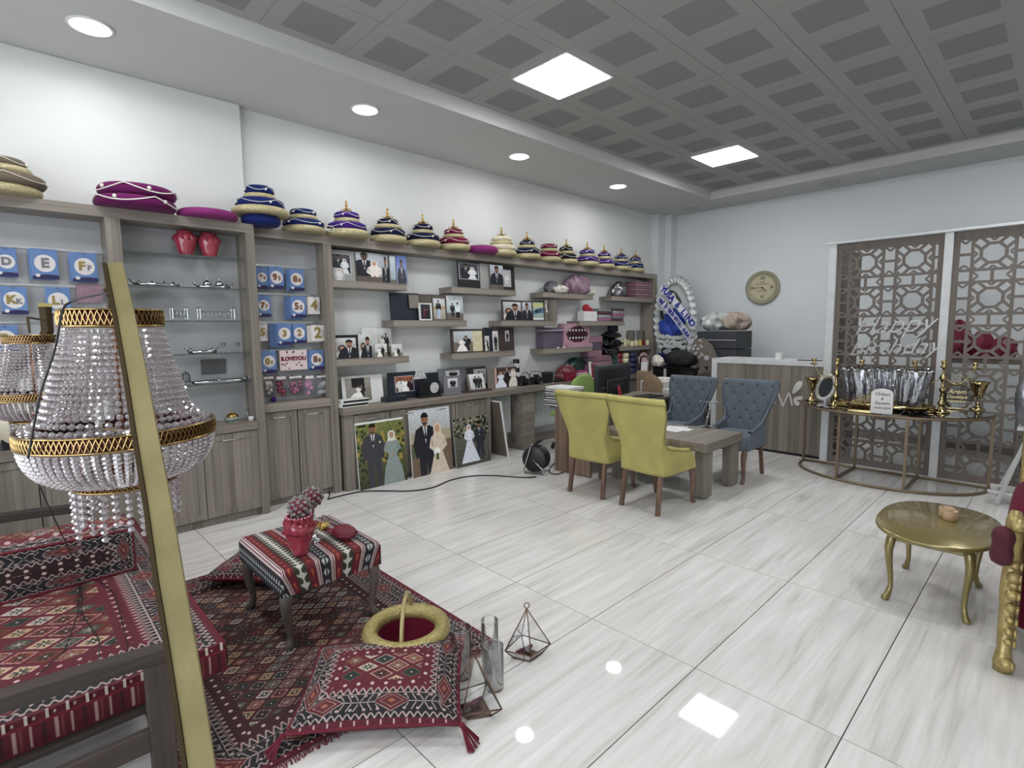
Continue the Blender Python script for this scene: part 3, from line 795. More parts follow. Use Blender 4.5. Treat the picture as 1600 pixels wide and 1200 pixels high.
tray((.80, 4.77, ZT), .3, [('mag', .25, .075)], 0, 'magenta velvet disc with a pearl swag under another one')
o = tray((.81, 4.77, ZT+.077), 1.1, [('mag', .24, .08)], 0, 'magenta velvet disc lying tilted on top of another one', tilt=.0)
for q, r in ((bpy.data.objects['henna_cushion_tray.015'], .252), (bpy.data.objects['henna_cushion_tray.016'], .242),):
    s = MB(); s.tube(swag(r, .068, .045), .005, 5, True); s.build('bead_swag', pearl, q, smooth=True)
    b = MB()
    for i in range(5): b.ball((r*cos(i*1.25), r*sin(i*1.25), .045), .014, 6)
    b.build('brooch', pearl, q, smooth=True)
tray((1.275, 4.80, ZT), 0, [('pink', .215, .06)], 0, 'flat bright magenta cushion between the magenta and the blue stacks')
tray((4.22, 4.90, ZT), 0, [('pink', .20, .085)], 0, 'flat magenta cushion left of the ivory stack')
tag(MB().tube([(2.28+.05*cos(a*.9), 4.83+.04*sin(a*.7), ZT+.012+.07*abs(sin(a*.55))) for a in range(14)], .004, 5).build('pearl_string', pearl, None, smooth=True, loc=(2.28, 4.83, ZT)), 'loose pearl string left of the purple velvet stack', 'decoration')

# ================================================================== photographs, albums and frames
blackm = mat('black_lacquer', '121216', .35)
navym = mat('navy_leatherette', '151a28', .45)
brownf = mat('dark_brown_frame', '3d3230', .45)
taupef = mat('taupe_board', '776f66', .6)
greyf = mat('grey_board', '6f7074', .6)
whitef = mat('white_board', 'd6d6d4', .5)
silverf = mat('silver_frame', 'b5b7ba', .25, .8)
creamf = mat('light_grey_board', '9c9d98', .6)
kraft = mat('brown_board', '5d534a', .6)
def rect(px0, py0, px1, py1, y, zb=None):
    a = AY(px0, py1, y); b = AY(px1, py0, y); c = AY(px1, py1, y); d = AY(px0, py0, y)
    x0, x1 = a.x, (b.x+c.x)/2
    h = ((d.z-a.z)+(b.z-c.z))/2
    z0 = zb if zb is not None else (a.z+c.z)/2
    return x0, x1, z0, z0+h
def picture(nm, px, y, z, fm, photos, label, cat='photo frame', bw=0, lean=.06, th=.018, group=None, extra=None):
    """a framed or loose print: board leaning back by lean radians, photos: list of (kind, u0, v0, u1, v1) in board fractions"""
    x0, x1, z0, z1 = rect(*px, y, z)
    W, H = x1-x0, z1-z0
    t = lthing(nm, label, cat, group)
    MB().box(0, 0, 0, W, th, H).build('board', fm, t, bevel=.0015)
    if bw:
        f = MB(); e = .006
        f.box(0, -e, 0, bw, 0, H); f.box(W-bw, -e, 0, W, 0, H); f.box(bw, -e, 0, W-bw, 0, bw); f.box(bw, -e, H-bw, W-bw, 0, H)
        f.build('frame', fm, t, bevel=.001)
    for i, (k, u0, v0, u1, v1) in enumerate(photos):
        e = .0015+.0015*i
        if k in MATS: m = MATS[k]
        else: m = photo_mat(k)
        MB().quad((u0*W, -e, v0*H), (u1*W, -e, v0*H), (u1*W, -e, v1*H), (u0*W, -e, v1*H)).build('photograph' if k not in MATS else 'mount', m, t)
    t.location = (x0, y, z0); t.rotation_euler = (-lean, 0, 0)
    return t
r1, r2, r3, wt = 2.0705, 1.6905, 1.3105, .8405
PG = 'sample wedding photographs on the floating shelves'
mat('yellow_print', 'b9b38f', .6); mat('navy_print', '161b2a', .4); mat('silver_print', 'b9bbbe', .3)
P_ = picture
P_('framed_photo', (518, 387, 557, 435), 4.95, r1, creamf, [('silver_print', .04, .22, .8, .90), ('duo_bride', .07, .25, .76, .87), ('solo_bride', .08, .02, .5, .42)], 'light grey board with two bride prints, next to the oak upright, first row', group=PG)
P_('photo_print', (558, 391, 597, 437), 4.93, r1, kraft, [('pair_hijab', .0, .2, 1, 1)], 'large print of a bearded groom and a bride in cream, first row', group=PG)
P_('photo_print', (597.5, 395, 609, 439), 4.95, r1, kraft, [('groom', 0, 0, 1, 1)], 'narrow print of a groom in a dark suit, first row', group=PG)
P_('photo_album', (609.5, 395, 620, 439), 4.93, r1, kraft, [('sky', .1, 0, 1, 1)], 'pale blue album page between two groom prints, first row', 'album', group=PG)
P_('photo_print', (620.5, 396, 637, 441), 4.92, r1, kraft, [('groom_sky', 0, 0, .95, 1)], 'print of a groom in sunglasses against blue sky, first row', group=PG)
P_('photo_album', (612.5, 456, 655, 499), 4.94, r2, navym, [], 'big dark navy album, left end of the second row', 'album', th=.03)
P_('folded_card', (640, 457, 655, 478), 4.925, r2+.13, taupef, [], 'brown flap card on the corner of the navy album', 'card', lean=.08, th=.008)
P_('framed_photo', (656, 458, 676, 499), 4.96, r2, kraft, [], 'plain brown board behind the white frame, second row', bw=.012)
P_('framed_photo', (656, 473, 675, 500), 4.90, r2, whitef, [('navy_print', .12, .08, .88, .92), ('dark', .18, .12, .82, .85)], 'small white frame with a dark couple photo, second row', bw=.008)
P_('framed_photo', (677, 459, 698.5, 499), 4.95, r2, kraft, [('boy', .03, .05, .88, .86)], 'brown frame with a man in black shirt and jeans, second row', bw=.006)
P_('photo_print', (699, 460, 724, 499), 4.94, r2, kraft, [('shirt', 0, .12, 1, 1)], 'collage print with a figure in a white shirt, second row', group=PG)
P_('framed_photo', (524, 521, 562, 558), 4.93, r3, blackm, [('pair_close', .04, .02, .86, .88)], 'black frame with a kissing couple, third row', bw=.01)
P_('photo_print', (562.5, 521, 582.5, 558), 4.91, r3, whitef, [('pair_close', 0, 0, .96, .98)], 'print of a smiling couple next to the black frame, third row')
P_('photo_album', (568, 513, 613, 558), 5.02, r3, whitef, [('walk', .5, .02, 1, .98)], 'tall white album standing behind the small prints, third row', 'album')
P_('photo_print', (586.5, 537, 605, 558), 4.90, r3, creamf, [('walk', .02, 0, 1, 1)], 'small print of a couple walking, third row')
P_('photo_print', (613, 538.5, 628.5, 557.5), 4.93, r3, whitef, [('walk', 0, 0, 1, .85)], 'small print at the right end of its shelf, third row')
P_('framed_photo', (717, 409, 751, 449), 4.94, r1, blackm, [('silver_print', .04, .34, .94, .99), ('duo_bride', .07, .36, .9, .96)], 'black frame with silver edge and a couple photo, first row', bw=.006)
P_('photo_album', (751.5, 410, 767, 450), 4.93, r1, creamf, [], 'closed light grey album right of the silver edged frame', 'album', th=.05)
P_('photo_print', (767, 412.5, 787, 451), 4.90, r1, kraft, [('groom', 0, .2, 1, 1)], 'print of a laughing man in a dark jacket, first row')
P_('framed_photo', (786, 414, 805, 452), 4.95, r1, blackm, [('silver_print', .02, .15, .68, .85), ('solo_bride', .06, .3, .6, .72)], 'black frame with a small white mounted portrait, first row')
P_('framed_photo', (785.6, 469, 815.5, 501), 4.93, r2, brownf, [('pair_close', .05, .03, .97, .92)], 'dark brown frame with an embracing couple, second row', bw=.008)
P_('framed_photo', (816, 470, 832, 501), 4.94, r2, brownf, [('groom', .04, .03, .96, .94)], 'dark brown frame with a man in a bow tie, second row', bw=.006)
P_('framed_photo', (832.5, 470, 851, 501), 4.93, r2, brownf, [('car', .05, .05, .93, .93)], 'dark brown frame with a blue and green car photo, second row', bw=.008)
P_('photo_album', (851.5, 469, 860, 501), 4.95, r2, taupef, [('walk', .1, .4, 1, 1)], 'thin album next to the car photo, second row', 'album')
P_('wooden_box', (860.5, 468, 871, 501), 4.91, r2, WV, [], 'upright brown wooden album box at the right end of its shelf, second row', 'box', th=.12, lean=0)
P_('framed_photo', (706, 514, 757.5, 551), 4.91, r3, brownf, [('page', .07, .05, .93, .92)], 'large dark brown frame with a family photo and a yellow page, third row', bw=.014)
P_('photo_album', (757.5, 513, 770, 550.5), 4.95, r3, navym, [('walk', 0, .02, .6, .65)], 'narrow navy album right of the large brown frame', 'album')
P_('photo_album', (770.5, 513, 804, 549.5), 4.96, r3, brownf, [('bw', 0, 0, .25, .85), ('bw', .58, .4, .76, .86)], 'brown album with two black and white pictures, third row', 'album')
# worktop row
P_('photo_album', (536, 571, 599, 615), 4.96, wt, whitef, [('stairs', .08, .1, .70, .92)], 'open white album with a bride on stairs, on the worktop', 'album', lean=.12)
P_('photo_album', (609, 569, 652, 611), 4.97, wt, navym, [('silver_print', .22, .26, .9, .85), ('party', .24, .28, .88, .83)], 'black album with a small party photo, on the worktop', 'album', lean=.12)
P_('photo_album', (652, 571.5, 688, 607), 5.0, wt, navym, [], 'black album standing behind the round photo, on the worktop', 'album', lean=.12)
P_('photo_album', (688, 563, 731, 602), 4.99, wt, greyf, [('bw', .25, .6, .75, .9)], 'large grey album leaning on the wall, on the worktop', 'album', lean=.14)
P_('framed_photo', (694, 576, 720, 602), 4.90, wt+.018, greyf, [('bw', .22, .3, .8, .85)], 'small grey frame on a grey base, in front of the large grey album', lean=.05)
P_('photo_album', (726, 561.5, 762, 598), 5.0, wt, brownf, [('bw', .45, .25, .98, .9)], 'dark brown album behind the tilted photo block, on the worktop', 'album', lean=.14)
P_('framed_photo', (733, 572, 759, 598), 4.90, wt+.018, kraft, [('bw', .12, .04, 1, .98)], 'photo block tilted back on a dark base, on the worktop', lean=.3)
P_('photo_album', (763, 567.5, 808, 600), 4.93, wt, taupef, [('wedding', .24, .02, 1, .97)], 'grey brown album with a colour wedding photo, right end of the album row', 'album', lean=.05)
for (px, nm, lb, mm) in (((694, 721), 'flat_album', 'flat grey base under the small grey frame', greyf), ((726, 768), 'flat_album', 'flat dark base under the tilted photo block', brownf), ((602, 634), 'album_box', 'flat black album case in front of the black album', navym), ((655, 689), 'flat_album', 'flat black base under the round photo', blackm)):
    a = AY(px[0], 604, 4.86); b = AY(px[1], 600, 4.86)
    hh = .05 if 'case' in lb else .018
    tag(MB().box(a.x, 4.845, wt, b.x, 4.96, wt+hh).build(nm, mm, None, bevel=.003, loc=(a.x, 4.86, wt)), lb, 'album')
t = thing('round_photo_album', 'small black album with a round black and white photo, on the worktop', 'album', (3.28, 4.89, wt+.019))
x0, x1, z0, z1 = rect(655, 587, 688, 606, 4.90, wt+.019)
MB().box(x0, 4.90, z0, x1, 4.915, z1+.01).build('board', blackm, t)
cx, cz, R_ = (x0+x1)/2+.06, (z0+z1)/2+.01, .06
mb = MB(); ang = [2*pi*i/24 for i in range(24)]; mb.prism([(R_*cos(a), R_*sin(a)) for a in ang], TM((cx, 4.8995, cz)), .0015); mb.build('round_photograph', mat('bw_disc', 'b9b9b9', .4, var=.5, scale=30), t)
mb = MB(); R2 = .085; mb.prism([(R2*cos(a), R2*sin(a)) for a in [pi*i/16 for i in range(17)]], TM((cx-.13, 4.99, wt+.20)), .004); tag(mb.build('half_disc_photo', MATS['bw_disc'], None, loc=(cx-.13, 4.99, wt+.2)), 'half round black and white photo disc behind the black album', 'photo')
for k, h in enumerate((0, .036)):
    a = AY(532+k*2, 624, 4.84)
    t = thing('album_book', 'lower white album with black pages, lying flat on the worktop corner' if k == 0 else 'upper white album with black pages, lying flat on the worktop corner', 'album', (a.x, 4.84, wt+h), group='white albums lying at the left of the worktop')
    MB().box(a.x, 4.83, wt+h+.006, a.x+.285, 4.955, wt+h+.028).build('pages', blackm, t)
    MB().box(a.x-.004, 4.825, wt+h, a.x+.292, 4.96, wt+h+.006).box(a.x-.004, 4.825, wt+h+.028, a.x+.292, 4.96, wt+h+.0345).box(a.x-.004, 4.825, wt+h+.006, a.x+.01, 4.96, wt+h+.028).build('cover', whitef, t, bevel=.002)
# cameras
camm = mat('camera_body', '141416', .5, bump=.2)
def camera_obj(px, py, label, rz=0):
    p = AY(px, py, 4.93)
    t = lthing('camera', label, 'camera', 'cameras on the worktop')
    MB().box(-.065, -.03, 0, .065, .03, .085).box(-.022, -.03, .085, .024, .025, .112).box(.04, -.045, .01, .068, -.028, .078).build('body', camm, t, bevel=.006)
    MB().lathe([(.032, -.002), (.036, .0), (.036, .05), (.040, .06), (.040, .075), (.034, .078), (.030, .07), (0, .066)], (0, 0, 0), 18, M=Matrix.Translation((0, -.03, .045)) @ Matrix.Rotation(pi/2, 4, 'X')).build('lens', camm, t, smooth=True)
    MB().lathe([(0, .09), (.012, .09), (.012, .098), (0, .098)], (.046, 0, 0), 10).build('dial', steel, t)
    MB().tube([(-.06, 0, .06), (-.10, -.02, .10), (-.09, -.05, .15), (-.01, -.06, .155), (.08, -.045, .12), (.1, -.03, .02), (.064, 0, .05)], .004, 5).build('strap', camm, t, smooth=True)
    place(t, (p.x, 4.95, wt), rz, 1.15)
camera_obj(818, 590, 'black camera next to the wedding album', .3); camera_obj(839, 588, 'second black camera from the left, with raised strap', -.25)
p = AY(857, 588, 4.93)
t = thing('camera_bag', 'small black camera bag with a carrying loop on the worktop', 'bag', (p.x, 4.95, wt))
MB().box(p.x-.07, 4.90, wt, p.x+.07, 5.0, wt+.13).build('body', camm, t, bevel=.02)
MB().box(p.x-.075, 4.895, wt+.09, p.x+.075, 5.005, wt+.15).build('flap', camm, t, bevel=.02)
MB().tube([(p.x+.07, 4.95, wt+.10), (p.x+.13, 4.93, wt+.14), (p.x+.15, 4.93, wt+.06), (p.x+.12, 4.93, wt+.006)], .006, 6).build('strap', camm, t, smooth=True)
tag(MB().box(p.x+.1, 4.86, wt, p.x+.26, 4.93, wt+.03).build('black_case', camm, None, bevel=.008, loc=(p.x+.18, 4.9, wt)), 'flat black case lying right of the camera bag', 'case')
p = AY(807.5, 580, 5.03)
t = thing('photo_rolls', 'striped black and white stack of lens cases behind the wedding album', 'lens case', (p.x, 5.04, wt))
for k in range(6):
    MB().lathe([(0, wt+.058*k), (.042, wt+.058*k), (.044, wt+.058*k+.004), (.044, wt+.058*k+.054), (.042, wt+.058*k+.058), (0, wt+.058*k+.058)], (p.x, 5.04, 0), 16).build('case', blackm if k % 2 else whitef, t, autosmooth=True)
# ================================================================== shop goods at the right of the shelving
pinkb = mat('pink_box_card', '8f6c79', .5, var=.15, scale=8); pinkb2 = mat('pink_box_card_dark', '7d5c69', .5, var=.15, scale=8); mauve = mat('mauve_box_card', '5e5263', .5, var=.2, scale=6); pinkl = mat('pink_card', 'ad8892', .5)
wrapc = glass('cellophane', (.96, .96, .98), .12, .22)
foil = mat('silver_foil', '9a9ba0', .18, .9, var=.3, scale=14, bump=1.0, bscale=26)
redm = mat('red_card', '74182a', .5); greenm = mat('green_paper', '1f4a38', .5, var=.3); creamm = mat('cream_wax', 'd3cba6', .5); redpl = mat('red_film', '6a343c', .3, var=.4, scale=20)
blackpl = mat('black_plastic_film', '16151a', .22, var=.3, bump=.8, bscale=20)
def crumple(c, sx, sy, sz, seed, n=14, m=9, amp=.22, M=None):
    """soft crumpled bundle sitting on its base"""
    rnd = random.Random(seed); ph = [rnd.uniform(0, 6.28) for _ in range(8)]
    def fn(u, v):
        a = 2*pi*u; b = pi*v
        r = 1+amp*(.45*abs(sin(9*a+3*b+ph[5]))+.30*abs(sin(15*a-7*b+ph[6]))-.35)+amp*(sin(3*a+ph[0]+2*b)*.5+sin(5*a+ph[1]-3*b)*.35+sin(7*b+ph[2])*.2+sin(9*a+4*b+ph[3])*.25)
        z = -cos(b); z = z if z > -.75 else -.75
        return (c[0]+sx*r*sin(b)*cos(a), c[1]+sy*r*sin(b)*sin(a), c[2]+sz*(z+.75)*(1+.3*amp*sin(4*a+ph[4])))
    return MB().grid(fn, 64, 22, closed=True)
def bundle(px0, px1, pyt, y, z, m, label, nm='wrapped_bundle', cat='package', seed=1, ry=.1, loose=None):
    a = AY(px0, pyt, y); b = AY(px1, pyt, y)
    h = (a.z+b.z)/2-z
    c = ((a.x+b.x)/2, y, z)
    mb = crumple(c, (b.x-a.x)/2*.93, ry, h/1.75, seed)
    return tag(mb.build(nm, m, None, smooth=True, loc=c), label, cat)
def xbox(px0, px1, pyt, y, z, m, label, nm='gift_box', cat='box', d=.14, h=None, group=None, bev=.003):
    a = AY(px0, pyt, y); b = AY(px1, pyt, y)
    h = h or (a.z+b.z)/2-z
    return tag(MB().box(a.x, y, z, b.x, min(y+d, 5.115), z+h).build(nm, m, None, bevel=bev, loc=((a.x+b.x)/2, y+d/2, z)), label, cat, group)
bundle(852, 872, 440, 5.0, r1, mat('grey_film', '5c5a60', .35, var=.3, bump=.6, bscale=20), 'dark grey plastic bundle at the left of its shelf, first row', seed=3)
bundle(882, 921, 431, 4.99, r1, mat('pink_film', '957a8a', .3, var=.35, scale=10, bump=.8, bscale=18), 'large pink bundle in clear wrapping, first row', seed=5, ry=.12)
bundle(866, 886, 446, 4.90, r1, mat('white_film', 'c9c3b8', .3, var=.2, bump=.8, bscale=20), 'small white bundle in front of the grey one, first row', seed=8, ry=.07)
bundle(957, 977, 441, 4.97, r1, foil, 'silver foil bag left of the pink box stack', nm='foil_bag', cat='bag', seed=9, ry=.09)
bundle(921, 929, 453, 4.90, r1, MATS['white_film'], 'tiny white bow at the right edge of its shelf, first row', seed=19, ry=.05)
for k in range(7):
    tag(MB().box(7.50, 4.885, r1+.0385*k, 7.975-.008*(k % 3), 5.10, r1+.0385*k+.0345).build('pink_box', pinkb if k % 2 else pinkb2, None, bevel=.003, loc=(7.74, 4.99, r1+.0385*k)), 'pink box, %s in the stack at the far top right shelf' % ('lowest', 'second from the bottom', 'third from the bottom', 'middle one', 'third from the top', 'second from the top', 'topmost')[k], 'box', 'pink boxes on the top right shelf')
tag(MB().tube([(7.30+.05*sin(i*1.9), 4.91+.03*cos(i*1.3), r1+.012+.018*(i % 3)) for i in range(16)], .009, 6).build('ribbon', redpl, None, smooth=True, loc=(7.3, 4.91, r1)), 'tangle of red ribbon in front of the silver foil bag', 'ribbon')
t = thing('gift_bag', 'white gift bag with a red paper rose, second row', 'bag', (6.25, 4.95, r2))
x0, x1, z0, z1 = rect(912, 487, 933, 502, 4.91, r2)
MB().box(x0, 4.91, r2, x1, 5.03, z1).build('bag', whitef, t, bevel=.003)
MB().ball(((x0+x1)/2-.04, 4.96, z1+.045), .062, 10).ball(((x0+x1)/2+.04, 4.95, z1+.02), .042, 8).build('rose', mat('red_paper', 'a01828', .6, var=.2, bump=1, bscale=30), t)
rr = random.Random(4)
cols = [mat('pack_grey', '77787a', .4, var=.3), mat('pack_pink', '9a5f7c', .4, var=.3), mat('pack_silver', '95989b', .35, var=.35), mat('pack_maroon', '4e2f3a', .4, var=.3)]
ords = ['lowest', 'second from the bottom', 'third from the bottom', 'fourth from the bottom', 'top']
for s_, (px0, px1, n) in enumerate(((934, 956, 4), (957, 975, 5))):
    for k in range(n):
        a = AY(px0, 500, 4.93); b = AY(px1, 500, 4.93); hh = .20/n*(1 if s_ else .95)
        j = rr.uniform(-.02, .02)
        tag(MB().box(a.x+j, 4.92, r2+hh*k, b.x+j-.01, 5.09, r2+hh*(k+1)-.002).build('gift_pack', cols[(k+s_*2+1) % 4], None, bevel=.008, loc=((a.x+b.x)/2, 5, r2+hh*k)),
            '%s wrapped pack of the %s pile beside the gift bag, second row' % (ords[k] if k < n-1 else 'top', 'left' if s_ == 0 else 'right'), 'package', 'wrapped packs on the second row shelf')
xbox(849, 880, 512, 4.96, r3, mauve, 'large mauve box at the left of its shelf, third row', d=.14)
t = thing('heart_gift_box', 'pink box with an oval window full of white hearts, third row', 'box', (6.0, 4.95, r3))
x0, x1, z0, z1 = rect(882, 507, 921, 544, 4.93, r3)
MB().box(x0, 4.93, z0, x1, 5.06, z1).build('box', pinkl, t, bevel=.003)
W_, H_ = x1-x0, z1-z0; cx_, cz_ = (x0+x1)/2, z0+H_*.55
mb = MB(); pts = [(W_*.42*cos(a)*(1+.04*cos(10*a)), H_*.33*sin(a)*(1+.06*cos(10*a))) for a in [2*pi*i/60 for i in range(60)]]; mb.prism(pts, TM((cx_, 4.929, cz_)), .002); mb.build('window', mat('dark_maroon_print', '3c1a2a', .3), t)
for i in range(12):
    px_, pz_ = cx_-W_*.30+(i % 6)*W_*.12, cz_+(.055 if i < 6 else -.055)
    mb = MB(); s_ = .017; mb.prism([(0, -s_), (s_, .25*s_), (.75*s_, s_), (0, .5*s_), (-.75*s_, s_), (-s_, .25*s_)], TM((px_, 4.9265, pz_)), .006); mb.build('heart', whitef, t)
xbox(888, 926, 537, 4.88, r3, pinkl, 'flat pink box lying in front of the heart box', d=.045)
tag(MB().box(5.36, 4.92, 1.555, 5.86, 5.08, 1.562).build('paper_stack', whitef, None, loc=(5.6, 5, 1.555)), 'white sheet of paper on top of the mauve box', 'paper')
for k, px in enumerate((872, 881)):
    a = AY(px, 545, 4.89)
    tag(MB().lathe([(0, r3), (.019, r3), (.019, r3+.02), (.014, r3+.02), (0, r3+.016)], (a.x, 4.89, 0), 12).build('tealight', whitef, None, autosmooth=True, loc=(a.x, 4.89, r3)), '%s white tealight before the mauve box' % ('left' if k == 0 else 'right'), 'candle', 'tealights on the third row')
# tall piles standing on the worktop behind the screen
def pile(px0, px1, pyb_z, n, h, m, y, group, what):
    a = AY(px0, 550, y); b = AY(px1, 550, y)
    for k in range(n):
        j = .008*((k*7) % 3-1)
        tag(MB().box(a.x+j, y, pyb_z+h*k, b.x+j, y+.15, pyb_z+h*(k+1)-.009).build('stacked_box', m if not isinstance(m, list) else m[k % len(m)], None, bevel=.004, loc=((a.x+b.x)/2, y, pyb_z+h*k)),
            '%s, %s' % (what, ['lowest one', 'second from the bottom', 'third from the bottom', 'fourth from the bottom', 'fifth from the bottom', 'sixth from the bottom', 'topmost'][k] if k < n-1 else what+', topmost') if k < n-1 else what+', topmost', 'box', group)
pile(919, 941, wt, 10 if 0 else 6, .105, [mauve, pinkb], 4.955, 'mauve boxes piled on the worktop', 'mauve box of the pile right of the heart box shelf')
pile(932, 956, wt, 4, .085, [pinkb, pinkb2], 4.79, 'pink boxes behind the screen', 'pink box of the pile behind the computer screen')
for k in range(3):
    bundle(939+k, 971-k*2, 540-k*11, 5.0, 1.16+.13*k, blackpl, 'black plastic bag, %s of the pile left of the candles' % ('lowest', 'middle', 'topmost')[k], nm='plastic_bag', cat='bag', seed=20+k, ry=.1)
xbox(941, 970, 548, 4.92, wt, mauve, 'mauve carton carrying the black plastic bags', d=.17, h=.318)
xbox(954, 966, 512, 5.03, 1.52, navym, 'small navy box on top of the black plastic bags', d=.06, h=.10)
for k, (px0, px1, m, lb) in enumerate(((956.5, 966, greenm, 'green'), (967, 975, redm, 'red'), (976, 984.5, creamm, 'cream'), (986, 996, mat('blue_paper', '22284a', .5, var=.3), 'dark blue'))):
    a = AY(px0, 560, 4.90); b = AY(px1, 560, 4.90); r = (b.x-a.x)/2*.96; cx_ = (a.x+b.x)/2
    t = thing('paper_rolls', lb+' rolls stacked upright on the worktop behind the screen', 'roll', (cx_, 4.92, wt))
    for q in range(4):
        z = wt+.085*q
        MB().lathe([(0, z), (r*.8, z), (r, z+.015), (r, z+.07), (r*.8, z+.084), (0, z+.084)], (cx_, 4.96, 0), 14).build('roll', m, t, smooth=True)
bundle(998, 1012, 552, 4.92, wt, mat('red_white_film', 'b89a9c', .35, var=.5, scale=22, bump=.6), 'red and white wrapped bouquet at the right end of the worktop', nm='bouquet', cat='bouquet', seed=31, ry=.09)
bundle(871, 897, 571, 4.95, wt, redpl, 'red film wrapped bundle on the worktop, beside the camera bag', seed=33, ry=.1)
bundle(879, 914, 560, 5.03, wt+.0, mat('green_foil', '2f4a40', .22, .4, var=.5, scale=14, bump=1, bscale=26), 'dark green foil bundle behind the red one', seed=35, ry=.07)
for k in range(5):
    a = AY(901, 585, 4.88); b = AY(917, 585, 4.88)
    tag(MB().box(a.x, 4.86, wt+.026*k, b.x, 4.99, wt+.026*k+.024).build('napkin_pack', mat('pale_pink_paper', 'c9a9b4', .6) if k != 4 else mat('deep_pink_paper', '9a3a60', .6), None, bevel=.003, loc=(a.x, 4.9, wt+.026*k)), 'paper napkin pack, %s of the stack left of the white frame' % ('lowest', 'second', 'third', 'fourth', 'pink topmost')[k], 'paper', 'napkin packs on the worktop')
t = lthing('red_mounted_picture', 'leaning white frame with a dark red panel on the worktop', 'photo frame')
MB().box(0, 0, 0, .165, .02, .26).build('frame', whitef, t, bevel=.003); MB().box(.035, -.004, .02, .13, 0, .235).build('panel', redm, t)
a = AY(921, 584, 4.85); t.location = (a.x, 4.83, wt); t.rotation_euler = (-.18, .12, 0)
xbox(886, 900, 581, 4.83, wt, redm, 'small red box in front of the napkin packs', d=.07)
# candles on the right third row shelf
cs = [(971.5, 528, 5.0), (976.5, 527, 4.95), (981.5, 529, 5.0)]
for k, (px, py, y) in enumerate(cs):
    a = AY(px, py, y); z0 = 1.2905
    t = thing('pillar_candle', 'cream pillar candle, %s of the three tall ones' % ('left', 'middle', 'right')[k], 'candle', (a.x, y, z0), group='candles on the far right shelf')
    MB().lathe([(0, z0), (.026, z0), (.026, a.z-.03), (.02, a.z-.022), (0, a.z-.024)], (a.x, y, 0), 14).build('wax', creamm, t, autosmooth=True)
    MB().tube([(a.x, y, a.z-.025), (a.x, y, a.z-.008)], .002, 5).build('wick', blackm, t)
for k, px in enumerate((987.5, 993.5, 999.5, 1005, 1011)):
    a = AY(px, 535, 4.91); z0 = 1.2905; hh = (.075, .085, .09, .08, .085)[k]
    t = thing('jar_candle', 'small jar candle, %s in the front row, far right shelf' % ('first from the left', 'second from the left', 'middle one', 'red one', 'rightmost')[k], 'candle', (a.x, 4.91, z0), group='candles on the far right shelf')
    MB().lathe([(0, z0), (.033, z0), (.035, z0+.005), (.035, z0+hh), (.03, z0+hh), (.028, z0+hh-.01), (0, z0+hh-.01)], (a.x, 4.91, 0), 14).build('jar', redm if k == 3 else creamm if k != 2 else mat('yellow_wax', 'c2b456', .4), t, autosmooth=True)
    MB().tube([(a.x, 4.91, z0+hh-.01), (a.x, 4.91, z0+hh+.008)], .002, 5).build('wick', blackm, t)
for k, px in enumerate((983, 990, 996.5, 1002)):
    a = AY(px, 516, 5.05); b = AY(px+5, 516, 5.05)
    tag(MB().box(a.x, 5.02, 1.2905, b.x, 5.09, a.z-.01*(k % 2)).build('slim_box', (taupef, silverf, taupef, kraft)[k], None, bevel=.003, loc=(a.x, 5.05, 1.29)), 'slim upright box behind the candles, %s' % ('leftmost', 'second from the left', 'third from the left', 'rightmost')[k], 'box', 'slim boxes behind the candles')
